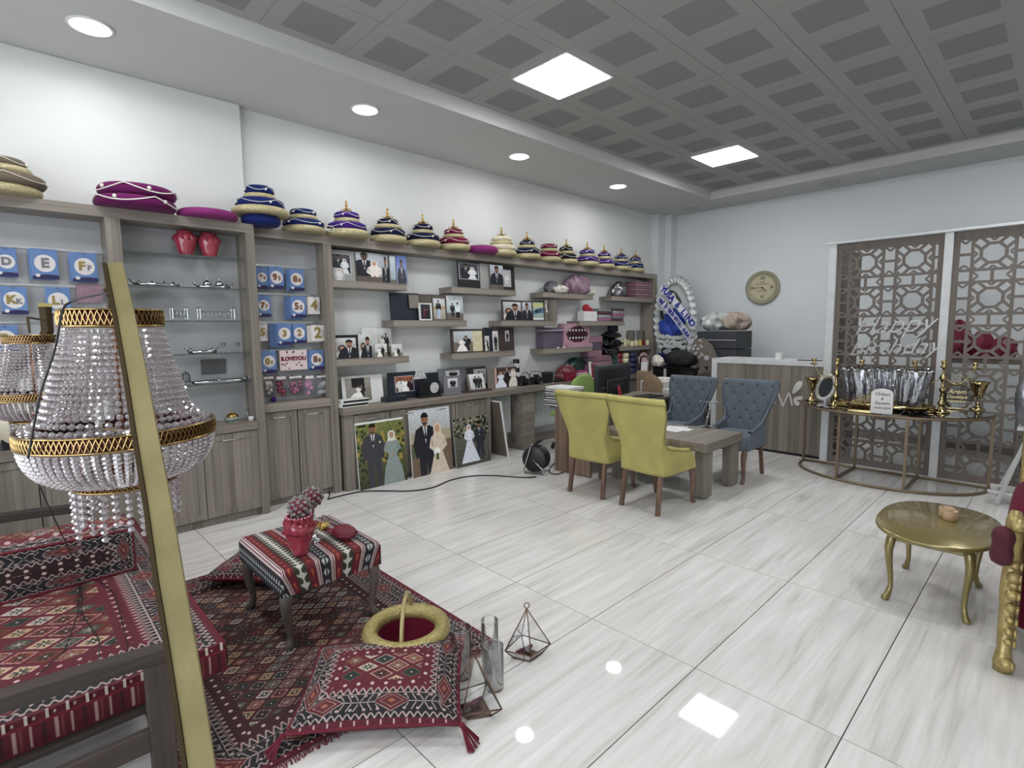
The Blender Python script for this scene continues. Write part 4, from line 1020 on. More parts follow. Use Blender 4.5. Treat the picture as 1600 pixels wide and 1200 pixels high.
# ================================================================== balloon packets on the slat panels
blue_card = mat('blue_card', '5b78a6', .22, var=.06, scale=4, coat=.3)
navy_card = mat('navy_card_wave', '241f4c', .3)
white_card = mat('white_card', 'cfcac8', .35)
gold_ink = mat('gold_foil_ink', '98834c', .3, .5); silver_ink = mat('silver_foil_ink', '77767c', .3, .5); copper_ink = mat('copper_foil_ink', '7a5238', .3, .4)
film = glass('packet_film', (.97, .98, 1), .06, .10)
def packet(px, y, big, small, ink, label, white=False, depth=1, fan=0):
    a = AY(px[0], px[3], y); b = AY(px[2], px[1], y); c = AY(px[2], px[3], y); d = AY(px[0], px[1], y)
    x0, x1 = (a.x+d.x)/2, (b.x+c.x)/2; z1 = (d.z+b.z)/2; z0 = (a.z+c.z)/2; W, H = x1-x0, z1-z0
    t = thing('balloon_packet', label, 'packet', ((x0+x1)/2, y, z0), group='hanging balloon packets')
    cm = white_card if white else blue_card
    MB().box(x0, y, z0, x1, y+.006*depth, z1).build('card', cm, t, bevel=.002)
    for k in range(fan):
        MB().box(x0-.007*(k+1), y+.008+.007*k, z0-.004*k, x1-.02, y+.012+.007*k, z1-.006).build('card', cm, t)
    # navy wave along the foot
    if not white:
        pts = [(0, 0), (W, 0)]+[(W*(1-i/10), H*(.14+.05*sin(pi*i/10*1.3+.4)*(i/10))) for i in range(11)]
        MB().prism([(p[0]-W/2, p[1]) for p in pts], TM(((x0+x1)/2, y-.0001, z0)), .001).build('foot_wave', navy_card, t)
        r = min(W*.40, H*.36)
        MB().prism([(r*cos(q), r*sin(q)*1.05) for q in [2*pi*i/24 for i in range(24)]], TM(((x0+x1)/2, y-.0001, z0+H*.52)), .0014).build('white_disc', white_card, t)
        MB().prism([(r*.22*cos(q), r*.22*sin(q)) for q in [2*pi*i/12 for i in range(12)]], TM((x0+W*.2, y-.0012, z0+H*.12)), .001).build('badge', white_card, t)
        cz = z0+H*.52; s = r*1.15
    else:
        cz = z0+H*.5; s = W*.8; r = W*.4
        for k in range(4): MB().box(x1-W*.16, y-.001, z0+H*(.2+k*.14), x1-W*.06, y, z0+H*(.27+k*.14)).build('print_block', silver_ink, t)
    xm = (x0+x1)/2
    if small:
        text(big, s*1.25, TM((xm-r*.28, y-.003, cz+.0)), ink, t, ext=.0015, bold=.004)
        text(small, s*.8, TM((xm+r*.45, y-.003, cz-r*.18)), silver_ink if ink is gold_ink and not small.isdigit() else ink, t, ext=.0012, bold=.002)
    else:
        text(big, s*1.35, TM((xm, y-.003, cz)), ink, t, ext=.0015, bold=.004)
    MB().tube([(xm, y+.03 if 0 else y-.02, z1-.012), (xm, y-.01, z1-.006), (xm, 4.998 if y < 5 else 5.05, z1+.004)], .003, 5).build('hook', steel, t)
    return t
Y1, Y2 = 4.94, 4.99
packet((-8, 387, 27, 432), Y1, 'D', '', silver_ink, 'blue packet with a silver letter D, top row at the far left', depth=3, fan=2)
packet((49, 389, 91, 436), Y1, 'E', '', silver_ink, 'blue packet with a silver letter E, top row', depth=4, fan=2)
packet((112, 395, 152, 440), Y1, 'F', 'F', gold_ink, 'blue packet with letters F f, top row beside the upright', depth=3, fan=2)
packet((1, 448, 43, 491), Y1, 'K', 'K', gold_ink, 'blue packet with letters K k, second row', depth=3)
packet((71, 449, 111, 493), Y1, 'L', 'L', gold_ink, 'blue packet with letters L l, second row', depth=3)
packet((-12, 508, 29, 551), Y1, 'T', 'T', gold_ink, 'blue packet with letters T t, third row', depth=3)
packet((401, 417, 419, 451), 4.99, '9', '9', copper_ink, 'blue packet of double nine balloons, partly behind the upright', fan=1)
packet((420, 417, 444, 451), 4.98, '9', '5', copper_ink, 'blue packet of nine five balloons, top row of the narrow unit', fan=2)
packet((452, 420, 475, 454), 4.97, '8', '8', copper_ink, 'blue packet of double eight balloons, top row of the narrow unit', fan=3)
packet((402, 461, 423, 495), 4.98, '7', '7', copper_ink, 'blue packet of double seven balloons, second row of the narrow unit', fan=2)
packet((454, 463, 478, 496), 4.95, '5', '5', copper_ink, 'blue packet of double five balloons, second row of the narrow unit', fan=6)
packet((481, 464, 500, 491), 4.97, '4', '', gold_ink, 'white packet with a gold four, second row of the narrow unit', white=True, fan=1)
packet((403, 506, 418, 533), 4.97, '5', '', gold_ink, 'white packet beside the upright, third row of the narrow unit', white=True, fan=3)
packet((433, 505, 456, 539), 4.93, '3', '', gold_ink, 'blue packet with a gold three, third row of the narrow unit', fan=7)
packet((457, 506, 478, 536), 4.96, '2', '', gold_ink, 'blue packet with a gold two, third row of the narrow unit', fan=3)
packet((486, 508, 507, 533), 4.94, '2', '', gold_ink, 'white packet with a gold two, third row of the narrow unit', white=True, fan=4)
packet((409, 548, 432, 583), 4.96, '0', '0', gold_ink, 'blue packet of double zero balloons, fourth row of the narrow unit', fan=2)
packet((484, 547, 506, 577), 4.95, '8', '8', copper_ink, 'blue packet of double eight balloons, fourth row of the narrow unit', fan=3)
# the love banner and the bags below
def card_love():
    y = 4.96; x0, x1, z0, z1 = rect(438, 547, 480, 578, y)
    t = thing('love_banner_packet', 'white packet with red hearts reading ILOVEYOU', 'packet', ((x0+x1)/2, y, z0))
    MB().box(x0, y, z0, x1, y+.01, z1).build('card', mat('blush_card', 'd3c3c2', .3), t, bevel=.002)
    W, H = x1-x0, z1-z0
    text('ILOVEYOU', W*.19, TM(((x0+x1)/2, y-.002, z0+H*.57)), mat('dark_red_ink', '6b1c2a', .5), t, ext=.001, bold=.003)
    rr = random.Random(3)
    for k in range(14):
        s = .009; cx = x0+W*rr.uniform(.06, .94); cz = z0+H*(rr.uniform(.08, .36) if k % 3 else rr.uniform(.8, .93))
        MB().prism([(0, -s), (s, .25*s), (.75*s, s), (0, .5*s), (-.75*s, s), (-s, .25*s)], TM((cx, y-.0001, cz), rot=rr.uniform(-.5, .5)), .001).build('heart', MATS['dark_red_ink'], t)
    MB().tube([((x0+x1)/2, y-.01, z1-.01), ((x0+x1)/2, 5.05, z1+.004)], .003, 5).build('hook', steel, t)
card_love()
tag(MB().box(*(lambda a: (a[0], 4.97, a[2], a[1], 4.985, a[3]))(rect(121, 444, 160, 473, 4.97))).build('pink_packet', mat('dusty_pink_card', '8c6f7c', .4, var=.3, scale=30), None, loc=tuple(AY(140, 472, 4.97))), 'dusty pink printed packet hanging above the chandelier', 'packet')
for k, (p0, p1, c, nm) in enumerate(((411, 431, 'b9b3ac', 'clear bag of cream balloons, leftmost of the bottom row'), (431, 450, '7d3140', 'clear bag with dark red balloons in the bottom row'), (451, 475, 'a5697c', 'clear bag with pink and red balloons in the bottom row'), (476, 493, 'b983a0', 'clear bag with pink balloons in the bottom row'), (494, 513, 'a9a8a8', 'clear bag with white balloons at the right end of the bottom row'))):
    y = 4.955; x0, x1, z0, z1 = rect(p0+.6, 588-k*.5, p1-.6, 620-k*.6, y)
    t = thing('balloon_bag', nm, 'bag', ((x0+x1)/2, y, z0), group='clear bags of balloons')
    MB().box(x0, y, z0, x1, y+.004, z1).build('film', film, t)
    MB().box(x0+.012, y-.001, z1-.022-.008*(k % 2), x1-.012, y+.005, z1-.004).build('header', white_card, t)
    rr = random.Random(k); b = MB(); W = x1-x0
    for q in range(12): b.ball((x0+W*rr.uniform(.2, .8), y+.018, z0+.02+(z1-z0)*rr.uniform(.0, .6)), rr.uniform(.015, .026), 8)
    b.build('balloons', mat('balloons_'+c, c, .35), t, smooth=True)
    MB().tube([((x0+x1)/2, y-.01, z1-.01), ((x0+x1)/2, 5.05, z1+.004)], .003, 5).build('hook', steel, t)
a = AY(429, 625, 4.97)
tag(MB().ball((a.x, 4.99, .9455+.024), .024, 12, m=8).build('purple_ball', VEL['purple'], None, smooth=True, loc=(a.x, 4.97, .9455)), 'small purple round bauble under the clear bags', 'ornament')
# ================================================================== glass shelf ornaments
redg = mat('red_glazed_ceramic', '8a3340', .18, var=.15, scale=5, coat=.5); redlace = mat('red_lace', '7a1028', .6, var=.4, scale=60, bump=1, bscale=90)
silv = mat('silver_plate', 'b4b6ba', .18, 1.0)
def vase(px, lb):
    p = AY(px, 402, 4.88); z = gz[0]+.0045
    t = thing('red_vase', lb, 'vase', (p.x, 4.88, z), group='red vases on the top glass shelf')
    MB().lathe([(0, 0), (.045, 0), (.05, .006), (.055, .03), (.072, .085), (.083, .125), (.075, .155), (.052, .175), (.058, .19), (.05, .186), (.045, .17), (0, .165)], (p.x, 4.88, z), 24).build('body', redg, t, smooth=True)
    def fn(u, v):
        a = 2*pi*u; r = .078+.008*sin(12*a)-.03*v+.01*sin(6*v); return (p.x+r*cos(a), 4.88+r*sin(a), z+.12+.075*v)
    MB().grid(fn, 48, 5, closed=True).build('lace_ruff', redlace, t, smooth=True, solid=.003)
vase(291, 'left red lace vase on the top glass shelf'); vase(328, 'right red lace vase on the top glass shelf')
def stray(px0, px1, zi, lb, orn):
    a = AY(px0, 450, 4.88); b = AY(px1, 450, 4.88); z = gz[zi]+.0045; cx = (a.x+b.x)/2; hw = (b.x-a.x)/2
    t = thing('silver_tray', lb, 'tray', (cx, 4.88, z))
    MB().lathe([(0, .006), (.9, .006), (.97, .010), (1.0, .022), (1.01, .022), (.98, .004), (.9, 0), (0, 0)], (cx, 4.88, z), 28, M=Matrix.Diagonal((hw, .075, 1, 1))).build('plate', silv, t, smooth=True)
    for s in (-1, 1):
        MB().tube([(cx+s*hw*.96, 4.86, z+.02), (cx+s*(hw+.02), 4.87, z+.045), (cx+s*(hw+.02), 4.89, z+.045), (cx+s*hw*.96, 4.90, z+.02)], .004, 6).build('handle', silv, t, smooth=True)
    for (dx, kind) in orn:
        x = cx+dx*hw
        if kind == 'apple':
            MB().lathe([(0, .008), (.02, .01), (.031, .03), (.030, .048), (.018, .06), (.006, .064), (.004, .074), (.008, .08), (0, .086)], (x, 4.88, z), 16).build('lidded_bowl', silv, t, smooth=True)
        elif kind == 'bird':
            MB().lathe([(0, .006), (.012, .01), (.02, .02), (.012, .032), (.005, .036), (0, .05)], (x, 4.88, z), 10).build('ornament', silv, t, smooth=True)
    return t
stray(208, 282, 1, 'long silver tray with small ornaments on the second glass shelf', [(-.75, 'bird'), (-.2, 'bird'), (.3, 'bird'), (.7, 'bird')])
stray(306, 360, 1, 'silver tray with two round lidded bowls on the second glass shelf', [(-.35, 'apple'), (.35, 'apple'), (.8, 'bird')])
stray(286, 332, 3, 'silver tray on the fourth glass shelf', [(-.8, 'bird'), (.7, 'bird')])
stray(288, 380, 4, 'wide silver tray on the lowest glass shelf', [(-.05, 'bird'), (.85, 'bird')])
def rack(px0, px1, zi, lb):
    a = AY(px0, 490, 4.88); b = AY(px1, 490, 4.88); z = gz[zi]+.0045; x0, x1 = a.x, b.x
    t = thing('wire_stand', lb, 'stand', ((x0+x1)/2, 4.88, z), group='silver wire stands on the third glass shelf')
    for x in (x0, x1):
        for y in (4.84, 4.92): MB().tube([(x, y, z), (x, y, z+.10)], .003, 5).ball((x, y, z+.006), .006, 6).ball((x, y, z+.104), .007, 6).build('leg', silv, t)
    for zz in (.025, .075):
        MB().tube([(x0, 4.84, z+zz), (x1, 4.84, z+zz), (x1, 4.92, z+zz), (x0, 4.92, z+zz)], .0028, 5, True).build('rail', silv, t)
    for i in range(4):
        x = x0+(x1-x0)*(i+.5)/4
        MB().lathe([(.016, .08), (.018, .08), (.015, .03), (0, .028)], (x, 4.88, z), 12).build('glass_cup', gls, t, smooth=True)
rack(268, 291, 2, 'silver wire cup stand beside the chandelier'); rack(311, 364, 2, 'longer silver wire cup stand, at the right')
for k, px in enumerate((349, 372)):
    p = AY(px, 545, 4.88); z = gz[3]+.0045
    tag(MB().lathe([(0, 0), (.018, 0), (.018, .003), (.003, .006), (.003, .04), (.016, .05), (.02, .08), (.018, .08), (.014, .052), (0, .046)], (p.x, 4.88, z), 16).build('glass_goblet', gls, None, smooth=True, loc=(p.x, 4.88, z)), '%s small glass goblet on the fourth glass shelf' % ('left', 'right')[k], 'glass', 'glass goblets on the shelf')
p = AY(291, 595, 4.87); z = gz[4]+.026
t = thing('birdcage', 'tiny dark wire birdcage on the lowest glass shelf', 'birdcage', (p.x, 4.87, z)); dkm = mat('dark_pewter', '4a4a4c', .35, .8)
MB().lathe([(0, 0), (.033, 0), (.033, .006), (0, .006)], (p.x, 4.87, z), 16).build('base', dkm, t)
b = MB()
for i in range(10):
    a = 2*pi*i/10; b.tube([(p.x+.03*cos(a), 4.87+.03*sin(a), z+.004), (p.x+.03*cos(a), 4.87+.03*sin(a), z+.05), (p.x+.02*cos(a), 4.87+.02*sin(a), z+.072), (p.x, 4.87, z+.082)], .002, 4)
b.tube([(p.x, 4.87, z+.08), (p.x, 4.87, z+.1)], .002, 4); b.build('wire_dome', dkm, t)
p = AY(362, 640, 4.84); z = .8305
t = thing('glass_sugar_bowl', 'small glass bowl with a gold lid on the left worktop', 'bowl', (p.x, 4.84, z))
MB().lathe([(0, 0), (.05, 0), (.055, .01), (.06, .03), (.05, .045), (0, .04)], (p.x, 4.84, z), 18).build('bowl', gls, t, smooth=True)
MB().lathe([(.05, .046), (.045, .06), (.02, .075), (.006, .08), (.01, .09), (0, .1)], (p.x, 4.84, z), 18).build('lid', gold, t, smooth=True)
p = AY(392, 640, 4.80)
tag(MB().lathe([(0, 0), (.022, 0), (.024, .03), (.02, .035), (0, .035)], (p.x, 4.80, z), 12).build('white_jar', whitef, None, smooth=True, loc=(p.x, 4.8, z)), 'small white jar at the right end of the left worktop', 'jar')
p = AY(386, 640, 4.86)
tag(MB().lathe([(.014, .004), (.018, .004), (.019, .05), (.012, .07), (.014, .09), (.011, .088), (.009, .07), (.0, .006)], (p.x, 4.86, z), 12).build('glass_bottle', gls, None, smooth=True, loc=(p.x, 4.86, z)), 'small clear glass bottle beside the white jar', 'bottle')
# worktop goods at the far left, partly behind the chandeliers
p = AY(16, 600, 4.86)
t = thing('painted_vase', 'white round vase with black brush marks behind the small chandelier', 'vase', (p.x, 4.86, .8305))
MB().lathe([(0, 0), (.06, 0), (.10, .06), (.13, .16), (.12, .26), (.07, .33), (.05, .35), (.055, .37), (0, .36)], (p.x, 4.86, .8305), 24).build('body', mat('painted_white', 'c9c0ac', .4, var=.05), t, smooth=True)
b = MB(); rr = random.Random(5)
for i in range(12):
    a = -pi/2+rr.uniform(-1, 1); zz = rr.uniform(.08, .26); r0 = .102 if zz < .08 else .132
    b.tube([(p.x+r0*cos(a), 4.86+r0*sin(a), .83+zz), (p.x+r0*cos(a+.12), 4.86+r0*sin(a+.12), .83+zz+.02), (p.x+r0*cos(a+.2), 4.86+r0*sin(a+.2), .83+zz-.01)], .003, 4)
b.build('brush_marks', blackm, t)
p = AY(20, 680, 4.80)
tag(MB().box(p.x-.06, 4.78, .8305, p.x+.08, 4.84, .90).build('black_box', blackm, None, bevel=.004, loc=(p.x, 4.8, .8305)), 'small black box with a silver lid on the far left worktop', 'box')
p = AY(3, 684, 4.80)
tag(MB().ball((p.x-.04, 4.80, .8305+.03), .03, 12, m=8).build('pink_ball', VEL['pink'], None, smooth=True, loc=(p.x, 4.8, .8305)), 'small pink ball at the left edge of the worktop', 'ornament')
# ================================================================== upholstered chairs
yel = mat('olive_yellow_velvet', 'a39b5a', .75, sheen=.12, var=.14, scale=5, bump=.1, bscale=60)
yeld = mat('olive_piping', '77754a', .7)
blu = mat('slate_blue_linen', '545d66', .85, sheen=.05, var=.07, scale=30, bump=.25, bscale=260)
blud = mat('slate_button', '2f3a45', .8)
legw = wood('walnut_leg', '4e3a30', '7a5f50', 'z')
def smooth01(t): t = max(0, min(1, t)); return t*t*(3-2*t)
def chair(name, label, fab, pip, tuft):
    """wing chair facing +x, origin on the floor under the seat centre. Back sheet: s across, t up"""
    t = lthing(name, label, 'chair', None)
    SD, Z0, ZT_ = .50, .335, .985
    def width(z): return .222+.066*smooth01((z-.55)/.43)-.02*smooth01((z-.36)/.2)*(1-smooth01((z-.6)/.2))
    def lean(z): return -.235-.13*((z-Z0)/(ZT_-Z0))**1.25
    def top(s):                      # height of the rim, full back in the middle, falling along the arms
        a = abs(s)
        if a < .52: return ZT_
        return .56+(ZT_-.56)*(1-smooth01((a-.52)/.16))-.055*smooth01((a-.68)/.32)
    def sheet(s, z, off=0.0):
        a = abs(s); w_ = width(z)+off*.6
        if a <= .5:
            y = w_*s/.5; x = lean(z)+off*0-.018*(1-(s/.5)**2)
            x -= off
        else:
            q = (a-.5)/.5; arm = .40*smooth01((.66-z)/.2)+.05
            x = lean(z)+q*arm; y = w_*(1 if s > 0 else -1)
            r = min(1, q*4); x -= off*(1-r)
        c = 1-min(1, abs(a-.5)/.07)      # round the corner
        if c > 0: y *= 1-.045*c*c; x += .012*c*c
        return Vector((x, y, z))
    ns, nz = 52, 22
    def fo(u, v):
        s = 2*u-1; z = Z0+(top(s)-Z0)*v; roll = max(0, v-.93)/.07
        p = sheet(s, z, .026+.018*roll*(1 if abs(s) < .6 else .3)); return p
    def dep(s, z):
        if not tuft or abs(s) > .5: return 0
        y = s*.56; k = .17
        a = (y/k+(z-.5)/(k*1.05)); b = (y/k-(z-.5)/(k*1.05))
        g = min(abs(a-round(a)), abs(b-round(b)))
        return .016*math.exp(-(g/.09)**2)*(1 if z > .5 else 0)
    def fi(u, v):
        s = 1-2*u; z = Z0+(top(s)-Z0)*v; p = sheet(s, z, -.030+dep(s, z)); return p
    mb = MB(); mb.grid(fo, ns, nz); o = mb
    mb.grid(fi, ns, nz)
    # rim and end caps joining both sheets
    def rim(u, v):
        s = 2*u-1; a = fo(u, 1); b = fi(1-u, 1); p = a.lerp(b, v); p.z += .022*sin(pi*v); return p
    mb.grid(rim, ns, 5)
    for u0 in (0, 1):
        def cap(u, v):
            a = fo(u0, v); b = fi(1-u0, v); p = a.lerp(b, u); p.x += .014*sin(pi*u); return p
        mb.grid(cap, 4, nz)
    def bot(u, v):
        return fo(u, 0).lerp(fi(1-u, 0), v)
    mb.grid(bot, ns, 2)
    bmesh.ops.remove_doubles(mb.bm, verts=mb.bm.verts, dist=.0012)
    bk = mb.build('backrest', fab, t, smooth=True)
    pts = [fo(u/60, .955)+Vector((-.004, 0, 0)) for u in range(61)]
    MB().tube(pts, .0045, 5).build('piping', pip, bk, smooth=True)
    if tuft:
        b = MB(); k = .17
        for i in range(-6, 7):
            for j in range(-8, 9):
                y = (i+j)*k/2; z = .5+(i-j)*k*1.05/2
                s = y/.56
                if abs(s) < .46 and .56 < z < .95: p = sheet(s, z, -.018); b.ball(p, .011, 7)
        b.build('buttons', pip, bk, smooth=True)
    # seat
    def seat(u, v):
        a = 2*pi*u
        def se(q, n=5): return (abs(cos(q))**(2/n)*(1 if cos(q) > 0 else -1), abs(sin(q))**(2/n)*(1 if sin(q) > 0 else -1))
        cx, cy = se(a)
        prof = [(0, .0), (.96, 0), (1, .02), (1, .10), (.985, .125), (.93, .145), (.7, .158), (0, .165)]
        f = v*(len(prof)-1); i = min(int(f), len(prof)-2); g = f-i
        r = prof[i][0]*(1-g)+prof[i+1][0]*g; z = prof[i][1]*(1-g)+prof[i+1][1]*g
        return Vector((.035+.245*cx*r, .215*cy*r*(1+.05*cx), .335+z*.97))
    MB().grid(seat, 40, 14, closed=True).build('seat', fab, t, smooth=True)
    for sy in (-1, 1):
        # rear legs: straight, raked
        MB().bar((-.24, sy*.18, .34), (-.29, sy*.19, 0), .036, .034).build('leg', legw, t, bevel=.004)
        # front legs: cabriole
        P = [(.215, .335, .030), (.235, .28, .030), (.243, .22, .026), (.236, .15, .020), (.232, .08, .017), (.240, .03, .018), (.258, .012, .021), (.262, 0, .020)]
        MB().tube([(x, sy*.195, z) for x, z, r in P], [r for x, z, r in P], 10).build('leg', legw, t, smooth=True)
    return t
yc = chair('upholstered_chair', 'yellow velvet wing chair nearer the camera, seen from behind', yel, yeld, False)
yc['group'] = 'yellow velvet chairs at the coffee table'
yc2 = dup(yc, (4.20, 3.09, 0), 0.04, 'yellow velvet wing chair next to the wooden desk, seen from behind')
place(yc, (4.185, 2.465, 0), -.06)
bc = chair('upholstered_chair', 'blue buttoned wing chair beside the desk end of the coffee table', blu, blud, True)
bc['group'] = 'slate blue buttoned chairs at the coffee table'
bc2 = dup(bc, (5.535, 2.37, 0), pi+.02, 'blue buttoned wing chair nearer the reception counter')
place(bc, (5.535, 3.06, 0), pi-.03)
# ================================================================== coffee table
ct = thing('coffee_table', 'low grey oak coffee table between the yellow and blue chairs', 'table', (4.9, 2.75, 0))
MB().box(4.50, 2.17, .452, 5.26, 3.36, .535).build('tabletop', WH, ct, bevel=.003)
for x, y in ((4.53, 2.20), (5.10, 2.20), (4.53, 3.12), (5.10, 3.12)):
    MB().box(x, y, .02, x+.15, y+.10, .452).build('leg', WV, ct, bevel=.003)
    MB().lathe([(0, 0), (.015, 0), (.015, .02), (0, .02)], (x+.075, y+.05, 0), 10).build('foot', whitef, ct)
paperm = mat('paper_white', 'dcdcda', .5)
for k, (px, py, rz) in enumerate(((1058, 668, .3), (1050, 672, -.1), (1064, 671, .1))):
    p = AZ(px, py, .537)
    M_ = Matrix.Translation((p.x, p.y, .5375+.0016*k)) @ Matrix.Rotation(rz, 4, 'Z')
    tag(MB().obox(M_, .15, .21, .0012).build('paper_sheet', paperm, None, loc=(p.x, p.y, .536+.001*k)), 'white leaflet on the coffee table, %s' % ('lowest one', 'middle one', 'top one')[k], 'paper', 'leaflets on the coffee table')
p = AZ(1103, 668, .535)
t = thing('phone_holder', 'silver desktop phone holder on three splayed feet on the coffee table', 'holder', (p.x, p.y, .536))
alu = mat('satin_aluminium', '8f9194', .3, .7)
for k in range(3):
    a = k*2.09+.5; MB().tube([(p.x, p.y, .56), (p.x+.05*cos(a), p.y+.05*sin(a), .548), (p.x+.12*cos(a), p.y+.12*sin(a), .541)], [.010, .008, .005], 6).build('foot', alu, t, smooth=True)
MB().tube([(p.x, p.y, .545), (p.x+.01, p.y-.01, .64), (p.x+.03, p.y-.02, .72), (p.x+.01, p.y-.03, .80)], [.014, .014, .011, .009], 8).ball((p.x+.01, p.y-.01, .64), .02, 8).ball((p.x+.03, p.y-.02, .72), .018, 8).build('arm', alu, t, smooth=True)
MB().tube([(p.x, p.y+.07, .80), (p.x+.01, p.y-.03, .805), (p.x+.01, p.y-.10, .81)], .008, 6).ball((p.x, p.y+.07, .80), .014, 7).ball((p.x+.01, p.y-.10, .81), .018, 7).tube([(p.x+.01, p.y-.10, .81), (p.x+.01, p.y-.10, .775)], .006, 6).build('clamp', alu, t, smooth=True)
# ================================================================== desk
dk = thing('desk', 'office desk with a ribbed brown wooden end panel', 'desk', (5.2, 3.7, 0))
strip = wood('ribbed_walnut', '4e3f35', '87705f', 'z', plank=3)
for k in range(8):
    y = 3.395+.0625*k
    MB().box(4.385+(.006 if k % 2 else 0), y+.001, .01, 4.415, y+.0615, .705).build('slat', strip, dk, bevel=.002)
MB().box(4.38, 3.39, .705, 6.15, 3.96, .735).build('tabletop', WH, dk, bevel=.002)
MB().box(4.415, 3.44, .0, 4.44, 3.90, .705).build('end_panel', WV, dk)
MB().box(6.10, 3.44, 0, 6.13, 3.90, .705).build('end_panel', WV, dk)
MB().box(4.44, 3.50, .30, 6.10, 3.52, .705).build('modesty_panel', WV, dk)
ord10 = ['lowest', 'second from the bottom', 'third from the bottom', 'fourth from the bottom', 'fourth from the top', 'third from the top', 'second from the top', 'topmost']
for k in range(8):
    z = .7355+.0265*k; j = .012*sin(k*2.1); x0, y0 = 4.33+j, 3.66+.008*cos(k*3)-.0*k; x1, y1 = x0+.27, y0+.33
    t = thing('photo_book', 'black and white album book, %s of the stack on the desk corner' % ord10[k], 'book', (x0+.13, y0+.16, z), group='stack of album books on the desk')
    MB().box(x0+.006, y0+.006, z+.005, x1-.004, y1-.006, z+.021).build('pages', whitef, t)
    MB().box(x0, y0, z, x1, y1, z+.0055).box(x0, y0, z+.0205, x1, y1, z+.026).box(x1-.005, y0, z, x1, y1, z+.026).build('cover', blackm if k < 7 else whitef, t, bevel=.001)
# monitor with its back to the room
mo = thing('computer_monitor', 'black computer monitor seen from behind on the desk', 'monitor', (5.12, 3.72, .7355))
screen = mat('black_plastic', '15171a', .45)
def mon(u, v):
    x = 4.80+.68*u; return Vector((x, 3.60+.05*(2*u-1)**2, .80+.37*v))
MB().grid(mon, 16, 6).build('rear_shell', screen, mo, smooth=True, solid=.03)
MB().box(4.93, 3.565, .86, 5.35, 3.60, 1.0).build('housing', screen, mo, bevel=.01)
MB().tube([(4.83, 3.585, .905), (5.14, 3.56, .93), (5.46, 3.585, .935)], .004, 5).build('seam', mat('grey_seam', '44484c', .4), mo)
MB().bar((5.14, 3.53, .7355), (5.14, 3.575, .93), .05, .014).build('stand', mat('red_stand', '8c2436', .35), mo, bevel=.003)
MB().lathe([(0, .7355), (.13, .7355), (.13, .745), (.03, .752), (0, .752)], (5.14, 3.64, 0), 24, sy=.8).build('foot', screen, mo, smooth=True)
la = thing('laptop', 'closed black laptop on the desk in front of the boxes', 'laptop', (5.62, 3.50, .7355))
MB().box(5.50, 3.40, .7365, 5.86, 3.62, .748).build('base', blackm, la, bevel=.004); MB().box(5.50, 3.40, .749, 5.86, 3.62, .757).build('lid', blackm, la, bevel=.004)
# green office chair behind the desk
grn = mat('lime_green_fabric', '7c9650', .8, var=.05)
GX = AY(911, 600, 4.31).x
gc = thing('office_chair', 'lime green round backed office chair behind the desk', 'chair', (GX, 4.35, 0))
MB().grid(lambda u, v: Vector((GX+.24*(2*u-1)*(1-.25*(2*v-1)**4), 4.33-.05*(1-(2*u-1)**2), .55+.44*v-.10*(2*u-1)**4*v)), 16, 14).build('backrest', grn, gc, smooth=True, solid=.045)
def gs(u, v):
    a = 2*pi*u; r = sin(pi*v)**.5*.24; return Vector((GX+r*cos(a), 4.58+r*sin(a), .45-.035*cos(pi*v)))
MB().grid(gs, 24, 8, closed=True).build('seat', grn, gc, smooth=True)
MB().bar((GX, 4.36, .44), (GX, 4.34, .62), .06, .015).build('back_support', screen, gc)
MB().tube([(GX, 4.55, .09), (GX, 4.55, .44)], .025, 10).build('gas_lift', steel, gc, smooth=True)
for k in range(5):
    a = k*2*pi/5+.3; l = MB().bar((GX, 4.55, .10), (GX+.26*cos(a), 4.55+.22*sin(a), .07), .04, .025).build('leg', screen, gc, bevel=.004)
    MB().lathe([(0, -.012), (.028, -.012), (.03, 0), (.028, .012), (0, .012)], (GX+.26*cos(a), 4.55+.22*sin(a), .031), 12, M=Matrix.Rotation(pi/2, 4, 'X')).build('caster', screen, l, smooth=True)
# ================================================================== cable reel and cables
re_ = thing('cable_reel', 'black extension cable reel on a chromed tube stand, beside the desk', 'cable reel', (4.17, 3.97, 0))
RX, RY, RZ = 4.17, 3.97, .165
Rm = Matrix.Translation((RX, RY, RZ)) @ Matrix.Rotation(.35, 4, 'Z') @ Matrix.Rotation(pi/2, 4, 'Y')
def rl(prof, n=32):
    return MB().lathe(prof, (0, 0, 0), n, M=Rm)
rub = mat('black_rubber', '131416', .4)
rl([(0, -.075), (.135, -.075), (.14, -.07), (.14, -.062), (.05, -.06)]).build('flange', screen, re_, smooth=True)
rl([(.05, .060), (.14, .062), (.14, .070), (.135, .075), (0, .075)]).build('flange', screen, re_, smooth=True)
c = MB(); pts = []
for i in range(9*24+1):
    a = i*2*pi/24; k = i/24; pts.append(Rm @ Vector(((.118)*cos(a), (.118)*sin(a), -.052+.0125*k)))
c.tube(pts, .0065, 5).build('wound_cable', rub, re_, smooth=True)
rl([(0, -.06), (.108, -.06), (.108, .06), (0, .06)], 24).build('drum', screen, re_)
R3 = Rm.to_3x3(); ax = R3 @ Vector((0, 0, 1)); sd = R3 @ Vector((0, 1, 0)); sd.z = 0; sd.normalize()
O = Vector((RX, RY, 0)); 
chrome = mat('chrome', 'c9cbcd', .12, 1.0)
